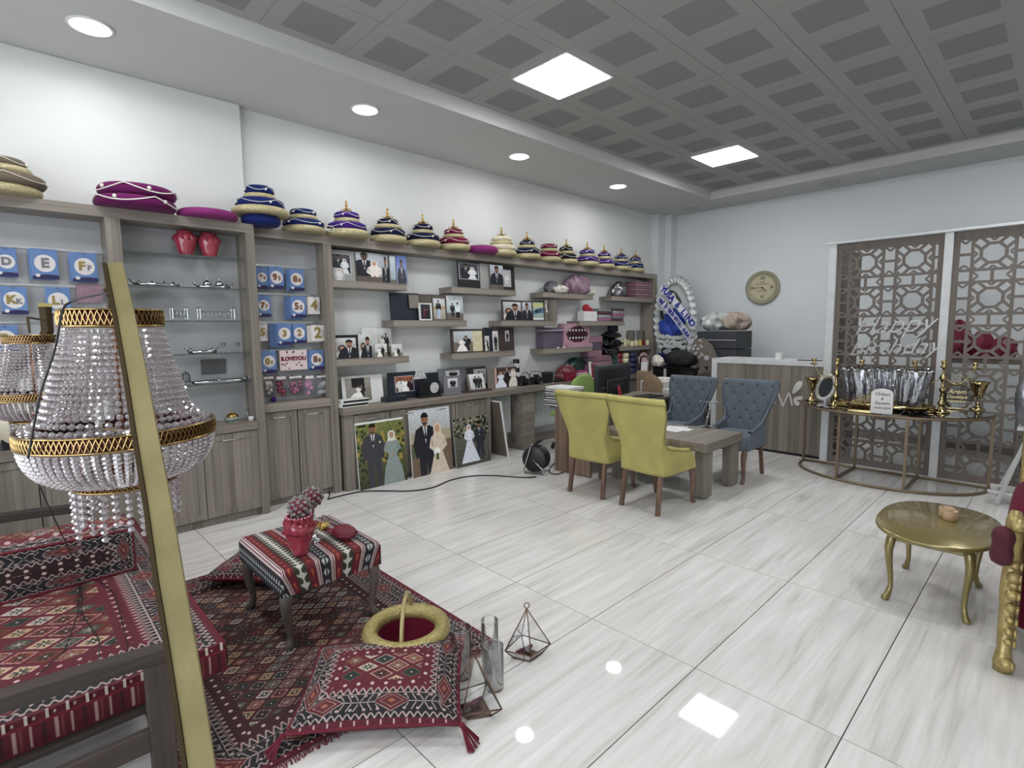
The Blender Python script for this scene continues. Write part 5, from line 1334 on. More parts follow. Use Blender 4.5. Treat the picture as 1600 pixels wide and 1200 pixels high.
for s in (-1, 1):
    MB().tube([O+ax*(.095*s)+sd*.10+Vector((0, 0, .008)), O+ax*(.095*s)+sd*.11+Vector((0, 0, .05)), O+ax*(.095*s)+sd*.02+Vector((0, 0, .33)), O+ax*(.09*s)+sd*(-.02)+Vector((0, 0, .345))], .007, 8).build('frame_tube', chrome, re_, smooth=True)
    MB().tube([O+ax*(.095*s)+sd*.10+Vector((0, 0, .008)), O+ax*(.095*s)-sd*.13+Vector((0, 0, .008)), O+ax*(.095*s)-sd*.12+Vector((0, 0, .06)), O+ax*(.095*s)+Vector((0, 0, .165))], .006, 8).build('frame_tube', chrome, re_, smooth=True)
MB().tube([O+ax*.10+sd*(-.02)+Vector((0, 0, .345)), O-ax*.10+sd*(-.02)+Vector((0, 0, .345))], .014, 10).build('grip', rub, re_, smooth=True)
def cable(pix, r, m, label, z=.0075, extra=()):
    pts = [AZ(px, py, z) for px, py in pix]
    # smooth by Catmull-Rom
    out = []
    for i in range(len(pts)-1):
        p0 = pts[max(0, i-1)]; p1 = pts[i]; p2 = pts[i+1]; p3 = pts[min(len(pts)-1, i+2)]
        for k in range(8):
            t = k/8
            out.append(.5*((2*p1)+(-p0+p2)*t+(2*p0-5*p1+4*p2-p3)*t*t+(-p0+3*p1-3*p2+p3)*t**3))
    out.append(pts[-1])
    return tag(MB().tube(out, r, 6).build('cable', m, None, smooth=True, loc=out[0]), label, 'cable')
cable([(838, 745), (815, 746), (770, 743), (735, 744), (705, 750), (675, 762), (640, 767), (600, 767), (565, 768), (535, 774), (512, 780)], .007, rub, 'black cable running from the reel along the cabinet fronts')
cable([(512, 780), (515, 772), (508, 764), (497, 760), (487, 762)], .0055, rub, 'short black cable loop at the doors of the narrow unit')
cable([(285, 829), (330, 818), (380, 812), (415, 802), (435, 793), (447, 785)], .0035, mat('grey_wire', '8a8a88', .5), 'thin grey wire on the floor before the left cabinet doors', z=.004)
cable([(868, 729), (874, 733), (880, 728), (872, 722), (862, 728), (858, 737), (868, 741), (880, 738)], .0055, rub, 'tangled black plug lead on the floor between the reel and the desk')
# ================================================================== canvases leaning on the cabinet
def canvas(pts, kind, label, wrap, th=.022):
    """pts: pixel corners bottom left, bottom right; top height in metres and lean"""
    (bl, br, H, lean, yb) = pts
    a = AY(*bl, yb); b = AY(*br, yb); W = b.x-a.x
    t = lthing('wedding_canvas', label, 'canvas', None)
    MB().box(0, 0, 0, W, th, H).build('stretcher', wrap, t, bevel=.002)
    MB().quad((0, -.001, 0), (W, -.001, 0), (W, -.001, H), (0, -.001, H)).build('print', photo_mat(kind), t)
    t.location = (a.x, yb, .001); t.rotation_euler = (-lean, 0, 0)
    return t
canvas(((563, 767), (637, 750), .672, .085, 4.765), 'sunflower', 'leaning canvas of a couple in a sunflower field', whitef)
canvas(((646, 748), (708, 734), .725, .075, 4.765), 'castle', 'leaning canvas of a groom and a bride in beige with white tulips', whitef)
canvas(((714, 733), (767, 722), .56, .10, 4.745), 'garden', 'leaning canvas of a bride in a wide white gown', mat('plastic_wrapped_edge', '8f9092', .2))
t = lthing('canvas_back', 'dark wrapped canvas behind the white gown one', 'canvas'); MB().box(0, 0, 0, .20, .02, .52).build('stretcher', brownf, t, bevel=.002); MB().box(.12, -.003, .30, .19, 0, .36).build('corner_guard', silverf, t)
t.location = (3.99, 4.765, .001); t.rotation_euler = (-.09, 0, 0)
t = lthing('leaning_board', 'white edged board leaning in the opening beside the cabinet', 'board'); MB().box(0, 0, 0, .02, .38, .72).build('panel', whitef, t, bevel=.002); MB().box(-.004, .012, .012, .0, .37, .71).build('face', kraft, t)
t.location = (4.42, 4.69, .001); t.rotation_euler = (0, -.17, 0)
# ================================================================== reception counter, lattice screens, clock
white_lac = mat('white_lacquer', 'c4c5c5', .35)
rc = thing('reception_counter', 'grey oak reception counter with a white frame and a butterfly logo', 'counter', (7.2, 2.6, 0))
MB().box(6.905, 1.94, .035, 6.925, 3.22, 1.105).build('front_panel', WV, rc)
fr = MB(); fr.box(6.89, 1.935, 1.105, 7.45, 3.29, 1.165); fr.box(6.89, 3.22, 0, 7.45, 3.29, 1.105)
fr.build('white_frame', white_lac, rc, bevel=.002)
MB().box(6.93, 1.95, 0, 6.95, 3.22, .035).build('plinth', blackm, rc)
MB().box(6.95, 1.95, .70, 7.42, 3.22, .73).build('inner_desk', WH, rc)
lg = mat('logo_white', 'c9c7c4', .4)
def seg(mb, a, b, w_=.016):
    mb.bar((6.899, a[0], a[1]), (6.899, b[0], b[1]), w_, .008, up=(1, 0, 0))
mb = MB(); m4 = [(2.478, .619), (2.438, .775), (2.371, .600), (2.305, .778), (2.262, .619)]
for a, b in zip(m4, m4[1:]): seg(mb, a, b)
mb.build('logo_letter', lg, rc)
def petal(cy, cz, L, W_, ang):
    mb = MB(); pts = []
    for i in range(24):
        a = 2*pi*i/24; r = 1; x = L*.5*cos(a)+L*.5; y = W_*.5*sin(a)*(.45+.55*(x/L))
        pts.append((x*cos(ang)-y*sin(ang), x*sin(ang)+y*cos(ang)))
    M_ = Matrix.Translation((6.903, cy, cz)) @ frame_mat('-x')
    mb.prism(pts, M_, .008); mb.build('logo_petal', lg, rc)
petal(2.262, .765, .18, .095, 1.05); petal(2.255, .70, .11, .06, .25); petal(2.25, .69, .085, .07, -.75)
tag(MB().lathe([(0, 1.1655), (.045, 1.1655), (.045, 1.255), (.018, 1.255), (.018, 1.24), (0, 1.24)], (7.02, 2.48, 0), 20).build('paper_roll', mat('tissue_white', 'd8d8d6', .8), None, loc=(7.02, 2.48, 1.1655), autosmooth=True), 'white paper roll standing on the reception counter', 'paper roll')
tag(MB().box(6.95, 2.0, 1.1655, 7.05, 2.25, 1.175).build('tablet', blackm, None, bevel=.003, loc=(7, 2.1, 1.1655)), 'thin dark tablet lying on the reception counter', 'tablet')
# screen frames
latm = wood('lattice_board', '5f564f', '6f665f', 'z', rough=.6)
sc = thing('screen_frame', 'white posts and cap that hold the lattice screens', 'frame', (6.9, 1.2, 0))
for y0, y1 in ((1.855, 1.93), (.835, .905), (-.22, -.15)):
    MB().box(6.86, y0, 0, 6.935, y1, 2.49).build('post', white_lac, sc, bevel=.003)
MB().box(6.845, -.25, 2.49, 6.95, 1.96, 2.515).build('cap', white_lac, sc, bevel=.003)
def lattice(y0, y1, z0, z1, label, x=6.90, group='carved lattice screens', inv=False):
    t = thing('lattice_screen', label, 'screen', (x, (y0+y1)/2, z0), group=group)
    th = .014; fr = MB(); m_ = .05
    fr.box(x, y0, z0, x+th, y0+m_, z1); fr.box(x, y1-m_, z0, x+th, y1, z1); fr.box(x, y0+m_, z0, x+th, y1-m_, z0+.07); fr.box(x, y0+m_, z1-.055, x+th, y1-m_, z1)
    fr.build('board_rim', latm, t, bevel=.001)
    Y0, Y1, Z0_, Z1_ = y0+m_, y1-m_, z0+.07, z1-.055
    mb = MB(); bw = .026
    def ln(a, b, w_=bw):
        # clip the bar to the opening (Liang-Barsky)
        dx, dz = b[0]-a[0], b[1]-a[1]; t0, t1 = 0, 1
        for p, q in ((-dx, a[0]-Y0), (dx, Y1-a[0]), (-dz, a[1]-Z0_), (dz, Z1_-a[1])):
            if abs(p) < 1e-9:
                if q < 0: return
            else:
                r = q/p
                if p < 0: t0 = max(t0, r)
                else: t1 = min(t1, r)
        if t0 >= t1-1e-4: return
        A = (x+th/2+random.uniform(-.0004, .0004), a[0]+dx*t0, a[1]+dz*t0); B = (x+th/2, a[0]+dx*t1, a[1]+dz*t1)
        mb.bar(A, B, w_, th*.98, up=(0, 1, 0)) if False else mb.bar(A, B, th, w_, up=(1, 0, 0)) if 0 else mb.obox(_bm(A, B), th, w_, (Vector(B)-Vector(A)).length)
    P = .425; b = .155; R_ = .098
    ys = [Y1-.135-.01-P*.5*0-.0-.19+.19-P*i for i in range(-1, 4)]
    oc = [(R_*cos(pi/8+k*pi/4), R_*sin(pi/8+k*pi/4)) for k in range(8)]
    cy0 = (Y0+Y1)/2-.02
    for i in range(-2, 3):
        for j in range(0, 8):
            cy = cy0+P*(i+.5)-.0; cz = Z1_-.17-P*j
            if cy < Y0-.3 or cy > Y1+.3 or cz < Z0_-.3: continue
            for k in range(8):
                ln((cy+oc[k][0], cz+oc[k][1]), (cy+oc[(k+1) % 8][0], cz+oc[(k+1) % 8][1]), bw*1.05)
                # rays from the octagon to the block border
                ox, oz = oc[k]; sx = 1 if ox > 0 else -1; sz = 1 if oz > 0 else -1
                if abs(ox) > abs(oz): l = b-abs(ox); 
                else: l = b-abs(oz)
                ln((cy+ox, cz+oz), (cy+ox+sx*l, cz+oz+sz*l))
                # notch of the star fields
                if abs(ox) > abs(oz): ln((cy+ox+sx*l, cz+oz+sz*l), (cy+sx*b, cz+sz*.01)) if 0 else None
            for (nx_, nz_) in ((1, 0), (-1, 0), (0, 1), (0, -1)):
                tx_, tz_ = -nz_, nx_
                for q in (-1, 1): ln((cy+nx_*b+tx_*q*.036, cz+nz_*b+tz_*q*.036), (cy+nx_*(b-.036), cz+nz_*(b-.036)), bw*.7)
            # ends of the diagonal hexagons
            for sx in (-1, 1):
                for sz in (-1, 1):
                    q = .118
                    ln((cy+sx*b, cz+sz*(b-.045)), (cy+sx*(b-.045), cz+sz*b), bw*.8)
            # straps between the blocks
            for s in (-1, 1):
                ln((cy+s*b, cz-P/2), (cy+s*b, cz+P/2)); ln((cy-P/2, cz+s*b), (cy+P/2, cz+s*b))
                ln((cy+s*b, cz), (cy+s*P/2, cz)); ln((cy, cz+s*b), (cy, cz+s*P/2))
            # little stars where the straps cross
            g = P/2-b
            X_, Z_ = cy+P/2, cz+P/2
            for s in (-1, 1):
                ln((X_-g, Z_-g*s), (X_-g*2.0, Z_-g*s+g*s*.0), bw*.7)
            for (p, q) in (((-g*1.9, 0), (0, g*1.9)), ((0, g*1.9), (g*1.9, 0)), ((g*1.9, 0), (0, -g*1.9)), ((0, -g*1.9), (-g*1.9, 0))):
                ln((X_+p[0], Z_+p[1]), (X_+q[0], Z_+q[1]), bw*.7)
    mb.build('lattice', latm, t)
    return t
def _bm(A, B):
    A = Vector(A); B = Vector(B); z = (B-A).normalized(); xx = Vector((1, 0, 0)); xx = (xx-z*xx.dot(z)).normalized(); y = z.cross(xx)
    M_ = Matrix.Identity(4)
    for r in range(3): M_[r][0], M_[r][1], M_[r][2], M_[r][3] = xx[r], y[r], z[r], (A[r]+B[r])/2
    return M_
lattice(.905, 1.855, .01, 2.485, 'left brown lattice screen between two white posts')
lattice(-.15, .835, .01, 2.485, 'right brown lattice screen, cut by the picture edge')
# side return of the left post and things seen through the screens
tag(MB().box(6.95, 1.85, 0, 7.9, 1.87, 2.47).build('side_board', latm, None, loc=(7.3, 1.86, 0)), 'brown board running back from the left white post', 'board')
sh = thing('back_shelf', 'dark shelf with red covers seen through the right lattice screen', 'shelf', (7.9, .55, 1.15))
MB().box(7.7, .28, 1.15, 8.15, 1.0, 1.19).build('board', kraft, sh); MB().box(7.7, .96, 0, 8.15, 1.0, 1.15).build('side', kraft, sh); MB().box(7.7, .28, 0, 8.15, .32, 1.15).build('side', kraft, sh)
bundle_m = mat('wine_velvet_cover', '6a1230', .75, sheen=.05, var=.2, scale=8)
for k, (y, w_, h_) in enumerate(((.86, .11, .42), (.66, .10, .30), (.48, .12, .24))):
    mb = crumple((7.9, y, 1.1905), .13, w_, h_/1.75, 50+k); tag(mb.build('velvet_cover', bundle_m, None, smooth=True, loc=(7.9, y, 1.1905)), 'wine red velvet cover behind the right lattice screen, %s' % ('tallest one', 'middle one', 'lowest one')[k], 'cover', 'wine red covers behind the screen')
tag(MB().box(7.75, .06, .0, 7.79, .26, 1.75).build('brown_divider', brownf, None, loc=(7.77, .2, 0)), 'tall dark brown divider behind the right lattice screen', 'panel')
# ---- clock
ck = thing('wall_clock', 'round cream wall clock with Roman numerals', 'clock', (8.70, 3.36, 2.19))
cc = Vector((8.70, 3.36, 2.185)); Mx = Matrix.Translation(cc) @ frame_mat('-x')
clk = mat('clock_cream', 'b5ae8f', .5); clr = mat('clock_rim', '8f8a74', .5, var=.06); ink = mat('clock_ink', '2b2822', .5)
MB().lathe([(0, -.018), (.255, -.018), (.262, .0), (.258, .022), (.24, .03), (.225, .022), (.205, .018), (.20, .012), (0, .012)], (0, 0, 0), 56, M=Mx).build('rim', clr, ck, smooth=True)
MB().lathe([(0, .013), (.198, .013), (.198, .0145), (0, .0145)], (0, 0, 0), 56, M=Mx).build('face', clk, ck)
for s_, x, y in (('XII', 0, .145), ('III', .145, 0), ('VI', 0, -.145), ('IX', -.145, 0)):
    text(s_, .062, Mx @ Matrix.Translation((x, y, .016)), ink, ck, ext=.001, bold=.001, name='numeral')
for k, (s_, y, z) in enumerate((('DAVET', .085, .026), ('ORGANIZASYON', .055, .026), ('FOTO', -.035, .022), ('VIDEO CEKIM', -.06, .024))):
    text(s_, z, Mx @ Matrix.Translation((0, y, .0155)), ink, ck, ext=.0006)
tk = MB()
for i in range(60):
    a = 2*pi*i/60; tk.obox(Mx @ Matrix.Rotation(a, 4, 'Z') @ Matrix.Translation((0, .188, .0155)), .003 if i % 5 else .006, .012, .001)
tk.build('minute_marks', ink, ck)
def hand(a, L, w_): MB().obox(Mx @ Matrix.Rotation(a, 4, 'Z') @ Matrix.Translation((0, L/2-.02, .020)), w_, L, .002).build('hand', ink, ck)
hand(radians(90), .15, .007); hand(radians(-128), .09, .010)
MB().lathe([(0, .015), (.012, .015), (.01, .024), (0, .024)], (0, 0, 0), 12, M=Mx).build('hub', ink, ck)
# ================================================================== gilded console and its decorations
brass = mat('aged_brass_paint', '6f5f4a', .4, .35, var=.15, scale=20)
TZ = .725
co = thing('console_table', 'half round brass console table with a dark glass top', 'table', (6.4, 1.25, 0))
def arc(z, n=40):
    return [Vector((6.74-.70*abs(sin(pi*i/n))**.85, 2.06-.82+.82*cos(pi*i/n), z)) for i in range(n+1)]
for z, nm in ((.014, 'base_ring'), (TZ-.014, 'top_ring')):
    pts = arc(z)
    MB().tube(pts+[Vector((6.74, .42, z)), Vector((6.74, 2.06, z))], .014, 6, False).build(nm, brass, co)
for (x, y) in ((6.72, 2.055), (6.72, .425), (6.15, 1.56), (6.07, .98), (6.735, 1.54), (6.735, .98)):
    MB().box(x-.012, y-.012, .02, x+.012, y+.012, TZ-.02).build('upright', brass, co)
MB().bar((6.15, 1.56, .014), (6.735, 1.54, .014), .024, .024).build('cross_bar', brass, co); MB().bar((6.07, .98, .014), (6.735, .98, .014), .024, .024).build('cross_bar', brass, co)
a1 = arc(0); poly = [(p.x, p.y) for p in a1]
mt = MB(); M0 = Matrix.Translation((0, 0, TZ)); mt.prism(poly, M0, .008)
mt.build('glass_top', mat('smoked_mirror', '1d1b1a', .06, .2, coat=.6), co)
ZC = TZ+.0085
GL = mat('gold_chrome', 'b3a072', .12, 1.0, var=.05)
def goblet(px, py, lb, sc=1.0, dx=0):
    p = AZ(px, py, ZC); x, y = p.x, p.y
    t = thing('gold_goblet', lb, 'goblet', (x, y, ZC), group='gold goblets on the console')
    f = sc
    MB().lathe([(0, 0), (.050*f, 0), (.055*f, .006*f), (.040*f, .018*f), (.018*f, .034*f), (.012*f, .045*f), (.022*f, .055*f), (.012*f, .066*f), (.010*f, .08*f), (.014*f, .092*f)], (x, y, ZC), 20).build('base', GL, t, smooth=True)
    MB().lathe([(.014*f, .092*f), (.024*f, .098*f), (.026*f, .104*f), (.030*f, .112*f), (.040*f, .15*f), (.056*f, .20*f), (.068*f, .222*f), (.064*f, .222*f), (.05*f, .19*f), (.03*f, .125*f), (0, .115*f)], (x, y, ZC), 24).build('cup', GL, t, smooth=True)
goblet(1268, 626, 'gold goblet at the left end of the console', 1.2); goblet(1527, 641, 'gold goblet at the right end of the console', 1.28)
def candelabra(px, py, lb):
    p = AZ(px, py, ZC); x, y = p.x, p.y
    t = thing('candelabra', lb, 'candelabra', (x, y, ZC), group='gold candelabras on the console')
    MB().lathe([(0, 0), (.06, 0), (.062, .008), (.045, .02), (.02, .035), (.016, .055), (.028, .07), (.03, .085), (.018, .10), (.012, .12), (.012, .17), (.022, .185), (.024, .2), (.012, .215), (.010, .25), (.018, .275), (.03, .29), (.022, .31), (.010, .33), (.009, .37), (.026, .382), (.028, .39), (.014, .398), (.018, .42), (.026, .44), (.022, .44), (0, .41)], (x, y, ZC), 18).build('stem', GL, t, smooth=True)
    for s in (-1, 1):
        pts = []
        for i in range(17):
            u = i/16; pts.append((x, y+s*(.012+.19*u), ZC+.30-.07*sin(pi*u)+.08*u*u))
        a = MB(); a.tube(pts, .004, 6)
        a.tube([(x, y+s*(.10+.04*cos(q*.5)*(1-q/16)), ZC+.29+.04*sin(q*.5)*(1-q/16)) for q in range(15)], .0028, 5)
        arm = a.build('arm', GL, t, smooth=True)
        MB().lathe([(.008, .37), (.034, .378), (.036, .384), (.012, .39), (.018, .41), (.026, .43), (.022, .43), (0, .40)], (x, y+s*.202, ZC), 14).build('candle_cup', GL, arm, smooth=True)
    t.scale = (1.12, 1.12, 1.15)
candelabra(1305, 633, 'left gold three armed candelabra on the console'); candelabra(1470, 645, 'right gold three armed candelabra on the console')
# wreath frame
p = AZ(1290, 628, ZC); t = thing('wreath_frame', 'oval white shell framed mirror on the console', 'mirror', (p.x, p.y, ZC))
Mw = Matrix.Translation((p.x, p.y, ZC+.165)) @ Matrix.Rotation(-.35, 4, 'Z') @ frame_mat('-x') @ Matrix.Rotation(-.45, 4, 'Z')
mb = MB()
for i in range(34):
    a = 2*pi*i/34; c = Mw @ Vector((.095*cos(a), .145*sin(a), .01)); mb.lathe([(0, -.007), (.012, -.003), (.017, .003), (.006, .009), (0, .01)], (0, 0, 0), 8, M=Matrix.Translation(c) @ Mw.to_3x3().to_4x4() @ Matrix.Rotation(a, 4, 'Z') @ Matrix.Diagonal((1.5, .8, 1, 1)))
mb.build('shell_rim', mat('shell_white', 'cfccc6', .5), t, smooth=True)
MB().prism([(.085*cos(2*pi*i/40), .135*sin(2*pi*i/40)) for i in range(40)], Mw, .008).build('mirror_face', mat('mirror_glass', 'a9acae', .06, .9, var=0), t)
MB().bar((p.x+.02, p.y, ZC), (p.x+.02, p.y, ZC+.06), .02, .10).build('stand', white_lac, t)
# name card
p = Vector((6.10, AX(1377, 643, 6.10).y, ZC)); t = thing('name_card', 'white arched name card reading Orkun & Senem', 'card', (p.x, p.y, ZC))
Mc = Matrix.Translation((p.x, p.y, ZC)) @ Matrix.Rotation(.12, 4, 'Z') @ frame_mat('-x')
W2 = .088
pts = [(-W2, 0), (W2, 0), (W2, .19)]+[(W2*cos(a), .19+.05*sin(a)) for a in [pi*i/12 for i in range(1, 12)]]+[(-W2, .19)]
MB().prism(pts, Mc, .006).build('plate', mat('card_white', 'd2cfcd', .4), t)
for s_, z, y in (('Orkun', .045, .185), ('&', .034, .14), ('Senem', .045, .098), ('14.05.2024', .030, .05)):
    text(s_, z, Mc @ Matrix.Translation((0, y, .0065)), ink, t, ext=.0006, shear=.3, bold=.0006)
# hexagon sign
p = AZ(1493, 640, ZC); t = thing('hexagon_sign', 'gold double hexagon sign reading Arem Davetiye Organizasyon', 'sign', (p.x, p.y, ZC))
Mh = Matrix.Translation((p.x, p.y, ZC+.128)) @ Matrix.Rotation(.1, 4, 'Z') @ frame_mat('-x')
MB().prism([(.12*cos(pi/3*k), .12*sin(pi/3*k)) for k in range(6)], Mh, .004).build('clear_plate', glass('smoky_plate', (.5, .48, .46), .1, .06), t)
for q in (0, pi/6+.1):
    mb = MB(); pp = [Mh @ Vector((.132*cos(pi/3*k+q), .132*sin(pi/3*k+q), .004)) for k in range(6)]
    mb.tube(pp, .0045, 5, True); mb.build('hexagon_bar', GL, t)
for s_, z, y in (('Arem', .062, .052), ('Davetiye', .045, .0), ('Organizasyon', .027, -.042)):
    text(s_, z, Mh @ Matrix.Translation((0, y, .006)), mat('gold_lettering', 'cbb987', .3, .4), t, ext=.001, shear=.3, bold=.001)
# cellophane gift basket
p = AZ(1392, 634, ZC); X_, Y_ = 6.48, 1.25
t = thing('gift_basket', 'big cellophane wrapped silver gift basket in the middle of the console', 'gift basket', (X_, Y_, ZC))
MB().lathe([(0, 0), (.9, 0), (1, .02), (1.05, .06), (1.02, .06), (.95, .02), (0, .012)], (X_, Y_, ZC), 36, M=Matrix.Diagonal((.20, .40, 1, 1))).build('tray', GL, t, smooth=True)
rr = random.Random(12); ph = [rr.uniform(0, 6.28) for _ in range(6)]
def wrap(u, v):
    a = 2*pi*u; fan = 1+.10*sin(17*a+ph[0])*(.3+.7*abs(v-.5)*2)+.05*sin(31*a+ph[1])
    r = (.80+.10*sin(pi*v)+.30*max(0, v-.45))*(1+(fan-1)*(.3+v)); w_ = max(0, (v-.9)/.1); r *= 1-.93*w_*w_
    n4 = (abs(cos(a))**5+abs(sin(a))**5)**(-.2)
    return Vector((X_+.17*r*n4*cos(a), Y_+.36*r*n4*sin(a), ZC+.02+.39*min(v/.9, 1)-.03*w_+.012*sin(13*a)*v))
celo = mat('crinkled_cellophane', '9a9ca2', .14, .75, var=.55, scale=7, stretch=(1, 1, .25), bump=1.0, bscale=16)
MB().grid(wrap, 140, 20, closed=True).build('cellophane', glass('cellophane_film', (.86, .87, .9), .08, .22), t, smooth=True)
mb = MB()
for i in range(16):
    y = Y_-.30+.04*i; mb.tube([(X_-.10+.03*(i % 3), y, ZC+.02), (X_-.11+.03*(i % 3), y+.01*sin(i), ZC+.22), (X_-.12, Y_+(y-Y_)*1.1, ZC+.36)], [.026, .022, .012], 6)
for i in range(18):
    a = rr.uniform(0, 6.28); r = rr.uniform(.1, .75); x = X_+.15*r*cos(a); y = Y_+.33*r*sin(a); h = rr.uniform(.12, .30)
    mb.tube([(x, y, ZC+.02), (x+.01, y, ZC+.02+h*.6), (x*.9+X_*.1, y*.9+Y_*.1, ZC+.02+h)], [.045, .04, .012], 7)
mb.build('silver_pouches', celo, t, smooth=True)
mb = MB()
for i in range(5): mb.ball((X_-.05+.02*i, Y_+.24-.03*i, ZC+.08+.02*(i % 2)), .05, 9)
mb.build('pink_packs', mat('dusty_pink_pack', '8a6a70', .3, var=.3, scale=20), t, smooth=True)
# gold stick holder, small trays
p = Vector((6.14, AX(1345, 643, 6.14).y, ZC)); t = thing('gold_pen_rack', 'row of thin gold sticks on a gold strip beside the name card', 'rack', (p.x, p.y, ZC))
MB().box(p.x-.02, p.y-.09, ZC, p.x+.03, p.y+.11, ZC+.012).build('base', GL, t)
for i in range(11):
    y = p.y-.075+.016*i; MB().tube([(p.x, y, ZC+.012), (p.x, y, ZC+.10+.010*(10-i))], .004, 5).build('stick', GL, t, smooth=True)
def gtray(px, py, w_, lb):
    p = AZ(px, py, ZC); t = thing('gold_tray', lb, 'tray', (p.x, p.y, ZC), group='small pierced gold trays')
    MB().box(p.x-.06, p.y-w_, ZC+.01, p.x+.06, p.y+w_, ZC+.016).build('plate', GL, t)
    mb = MB(); n = int(w_*2/.018)
    for s in (-.06, .06):
        for i in range(n): mb.ball((p.x+s, p.y-w_+.018*i+.009, ZC+.03), .010, 6)
    mb.box(p.x-.063, p.y-w_, ZC+.038, p.x-.057, p.y+w_, ZC+.043); mb.box(p.x-.063, p.y-w_, ZC+.014, p.x-.057, p.y+w_, ZC+.019)
    mb.build('pierced_rim', GL, t, smooth=True)
    for sx in (-.05, .05):
        for sy in (-w_+.01, w_-.01): MB().lathe([(0, 0), (.008, 0), (.004, .006), (.006, .011), (0, .011)], (p.x+sx, p.y+sy, ZC), 8).build('foot', GL, t)
gtray(1440, 643, .10, 'pierced gold tray between the gift basket and the hexagon sign'); gtray(1318, 634, .08, 'small gold tray beside the left candelabra')
tag(MB().tube([AZ(1410+i*3.2, 645-2*sin(i*.9), ZC+.01)+Vector((0, 0, .005*(i % 2))) for i in range(14)], .009, 6).build('black_ribbon', blackm, None, smooth=True, loc=AZ(1410, 645, ZC)), 'black ribbon lying before the gold tray on the console', 'ribbon')
# happy birthday topper: thin script standing behind the basket
t = thing('script_topper', 'thin silver script topper reading Happy Birthday', 'sign', (6.6, 1.25, ZC))
scm = mat('satin_silver', '8f8d8b', .3, .5)
for s_, size, y, z in (('Happy', .26, AX(1392, 508, 6.63).y, AX(1392, 508, 6.63).z), ('Birthday', .23, AX(1392, 543, 6.63).y, AX(1392, 543, 6.63).z)):
    text(s_, size, Matrix.Translation((6.63, y, z)) @ Matrix.Rotation(0, 4, 'Z') @ frame_mat('-x') @ Matrix.Rotation(.06, 4, 'Z'), scm, t, ext=.0015, shear=.5, bold=-.002)
for y in (1.42, 1.08): MB().tube([(6.63, y, ZC), (6.63, y, 1.36)], .003, 5).build('stick', scm, t)
# ================================================================== white easel at the right edge
whp = mat('white_painted_wood', 'c2c2c0', .5)
ea = thing('easel', 'white painted wooden easel at the right edge of the picture', 'easel', (6.35, .2, 0))
MB().bar((6.20, .33, .005), (6.33, .16, .68), .022, .022).build('leg', whp, ea); MB().bar((6.20, -.12, .005), (6.33, .06, .68), .022, .022).build('leg', whp, ea)
MB().bar((6.55, .36, .005), (6.36, .14, .68), .022, .022).build('leg', whp, ea); MB().bar((6.55, -.12, .005), (6.36, .06, .68), .022, .022).build('leg', whp, ea)
MB().bar((6.25, .40, .105), (6.25, -.2, .105), .05, .018).build('ledge', whp, ea); MB().bar((6.50, .40, .105), (6.50, -.2, .105), .03, .018).build('rail', whp, ea)
MB().box(6.20, -.16, .675, 6.50, .24, .70).build('top', whp, ea)
mb = crumple((6.36, .14, .7005), .12, .13, .30, 77, n=20, m=14, amp=.12); tag(mb.build('foil_bundle', celo, None, smooth=True, loc=(6.36, .1, .7)), 'tall silver cellophane bundle on the white easel shelf', 'package')
# ================================================================== gold coffee table with wooden cup
gt = thing('gold_side_table', 'small gold painted table with curved legs and a rounded top', 'table', (3.87, .45, 0))
gp = mat('gold_lacquer', '7f7345', .22, .35, var=.10, scale=6, coat=.4)
def se(a, n, A, B): return (A*abs(cos(a))**(2/n)*(1 if cos(a) >= 0 else -1), B*abs(sin(a))**(2/n)*(1 if sin(a) >= 0 else -1))
GH = .435
mb = MB()
def gtop(u, v):
    prof = [(0, GH-.026), (.95, GH-.026), (.985, GH-.022), (1.0, GH-.012), (.99, GH-.003), (.975, GH), (0, GH)]
    f = v*6; i = min(int(f), 5); g = f-i; r = prof[i][0]*(1-g)+prof[i+1][0]*g; z = prof[i][1]*(1-g)+prof[i+1][1]*g
    x, y = se(2*pi*u, 2.5, .43, .285); return Vector((3.87+x*r, .45+y*r, z))
mb.grid(gtop, 56, 6, closed=True); mb.build('tabletop', gp, gt, smooth=True)
mb = MB()
mb.box(3.61, .27, GH-.085, 4.13, .285, GH-.026); mb.box(3.61, .615, GH-.085, 4.13, .63, GH-.026); mb.box(3.61, .285, GH-.085, 3.625, .615, GH-.026); mb.box(4.115, .285, GH-.085, 4.13, .615, GH-.026)
mb.build('apron', gp, gt, bevel=.003)
for sx in (-1, 1):
    for sy in (-1, 1):
        cx, cy = 3.87+sx*.255, .45+sy*.165
        P = [(0, GH-.03, .024), (.012, .36, .025), (.024, .31, .023), (.018, .24, .018), (.004, .15, .014), (-.002, .08, .013), (.012, .03, .016), (.030, .008, .020), (.034, 0, .016)]
        MB().tube([(cx+sx*d, cy+sy*d*.6, z) for d, z, r in P], [r for d, z, r in P], 10).build('leg', gp, gt, smooth=True)
p = AZ(1484, 812, GH); t = thing('wooden_cups', 'small light wooden cup on the gold table', 'cup', (p.x, p.y, GH+.0005))
wc = wood('pale_turned_wood', '94795a', 'b89d7a', 'z')
for k, (dx, dy, h) in enumerate(((0, 0, .055), (.048, .022, .058))):
    MB().lathe([(0, 0), (.036, 0), (.038, .006), (.038, h), (.034, h), (.032, .012), (0, .01)], (p.x+dx, p.y+dy, GH+.0005), 22).build('cup', wc, t, smooth=True)
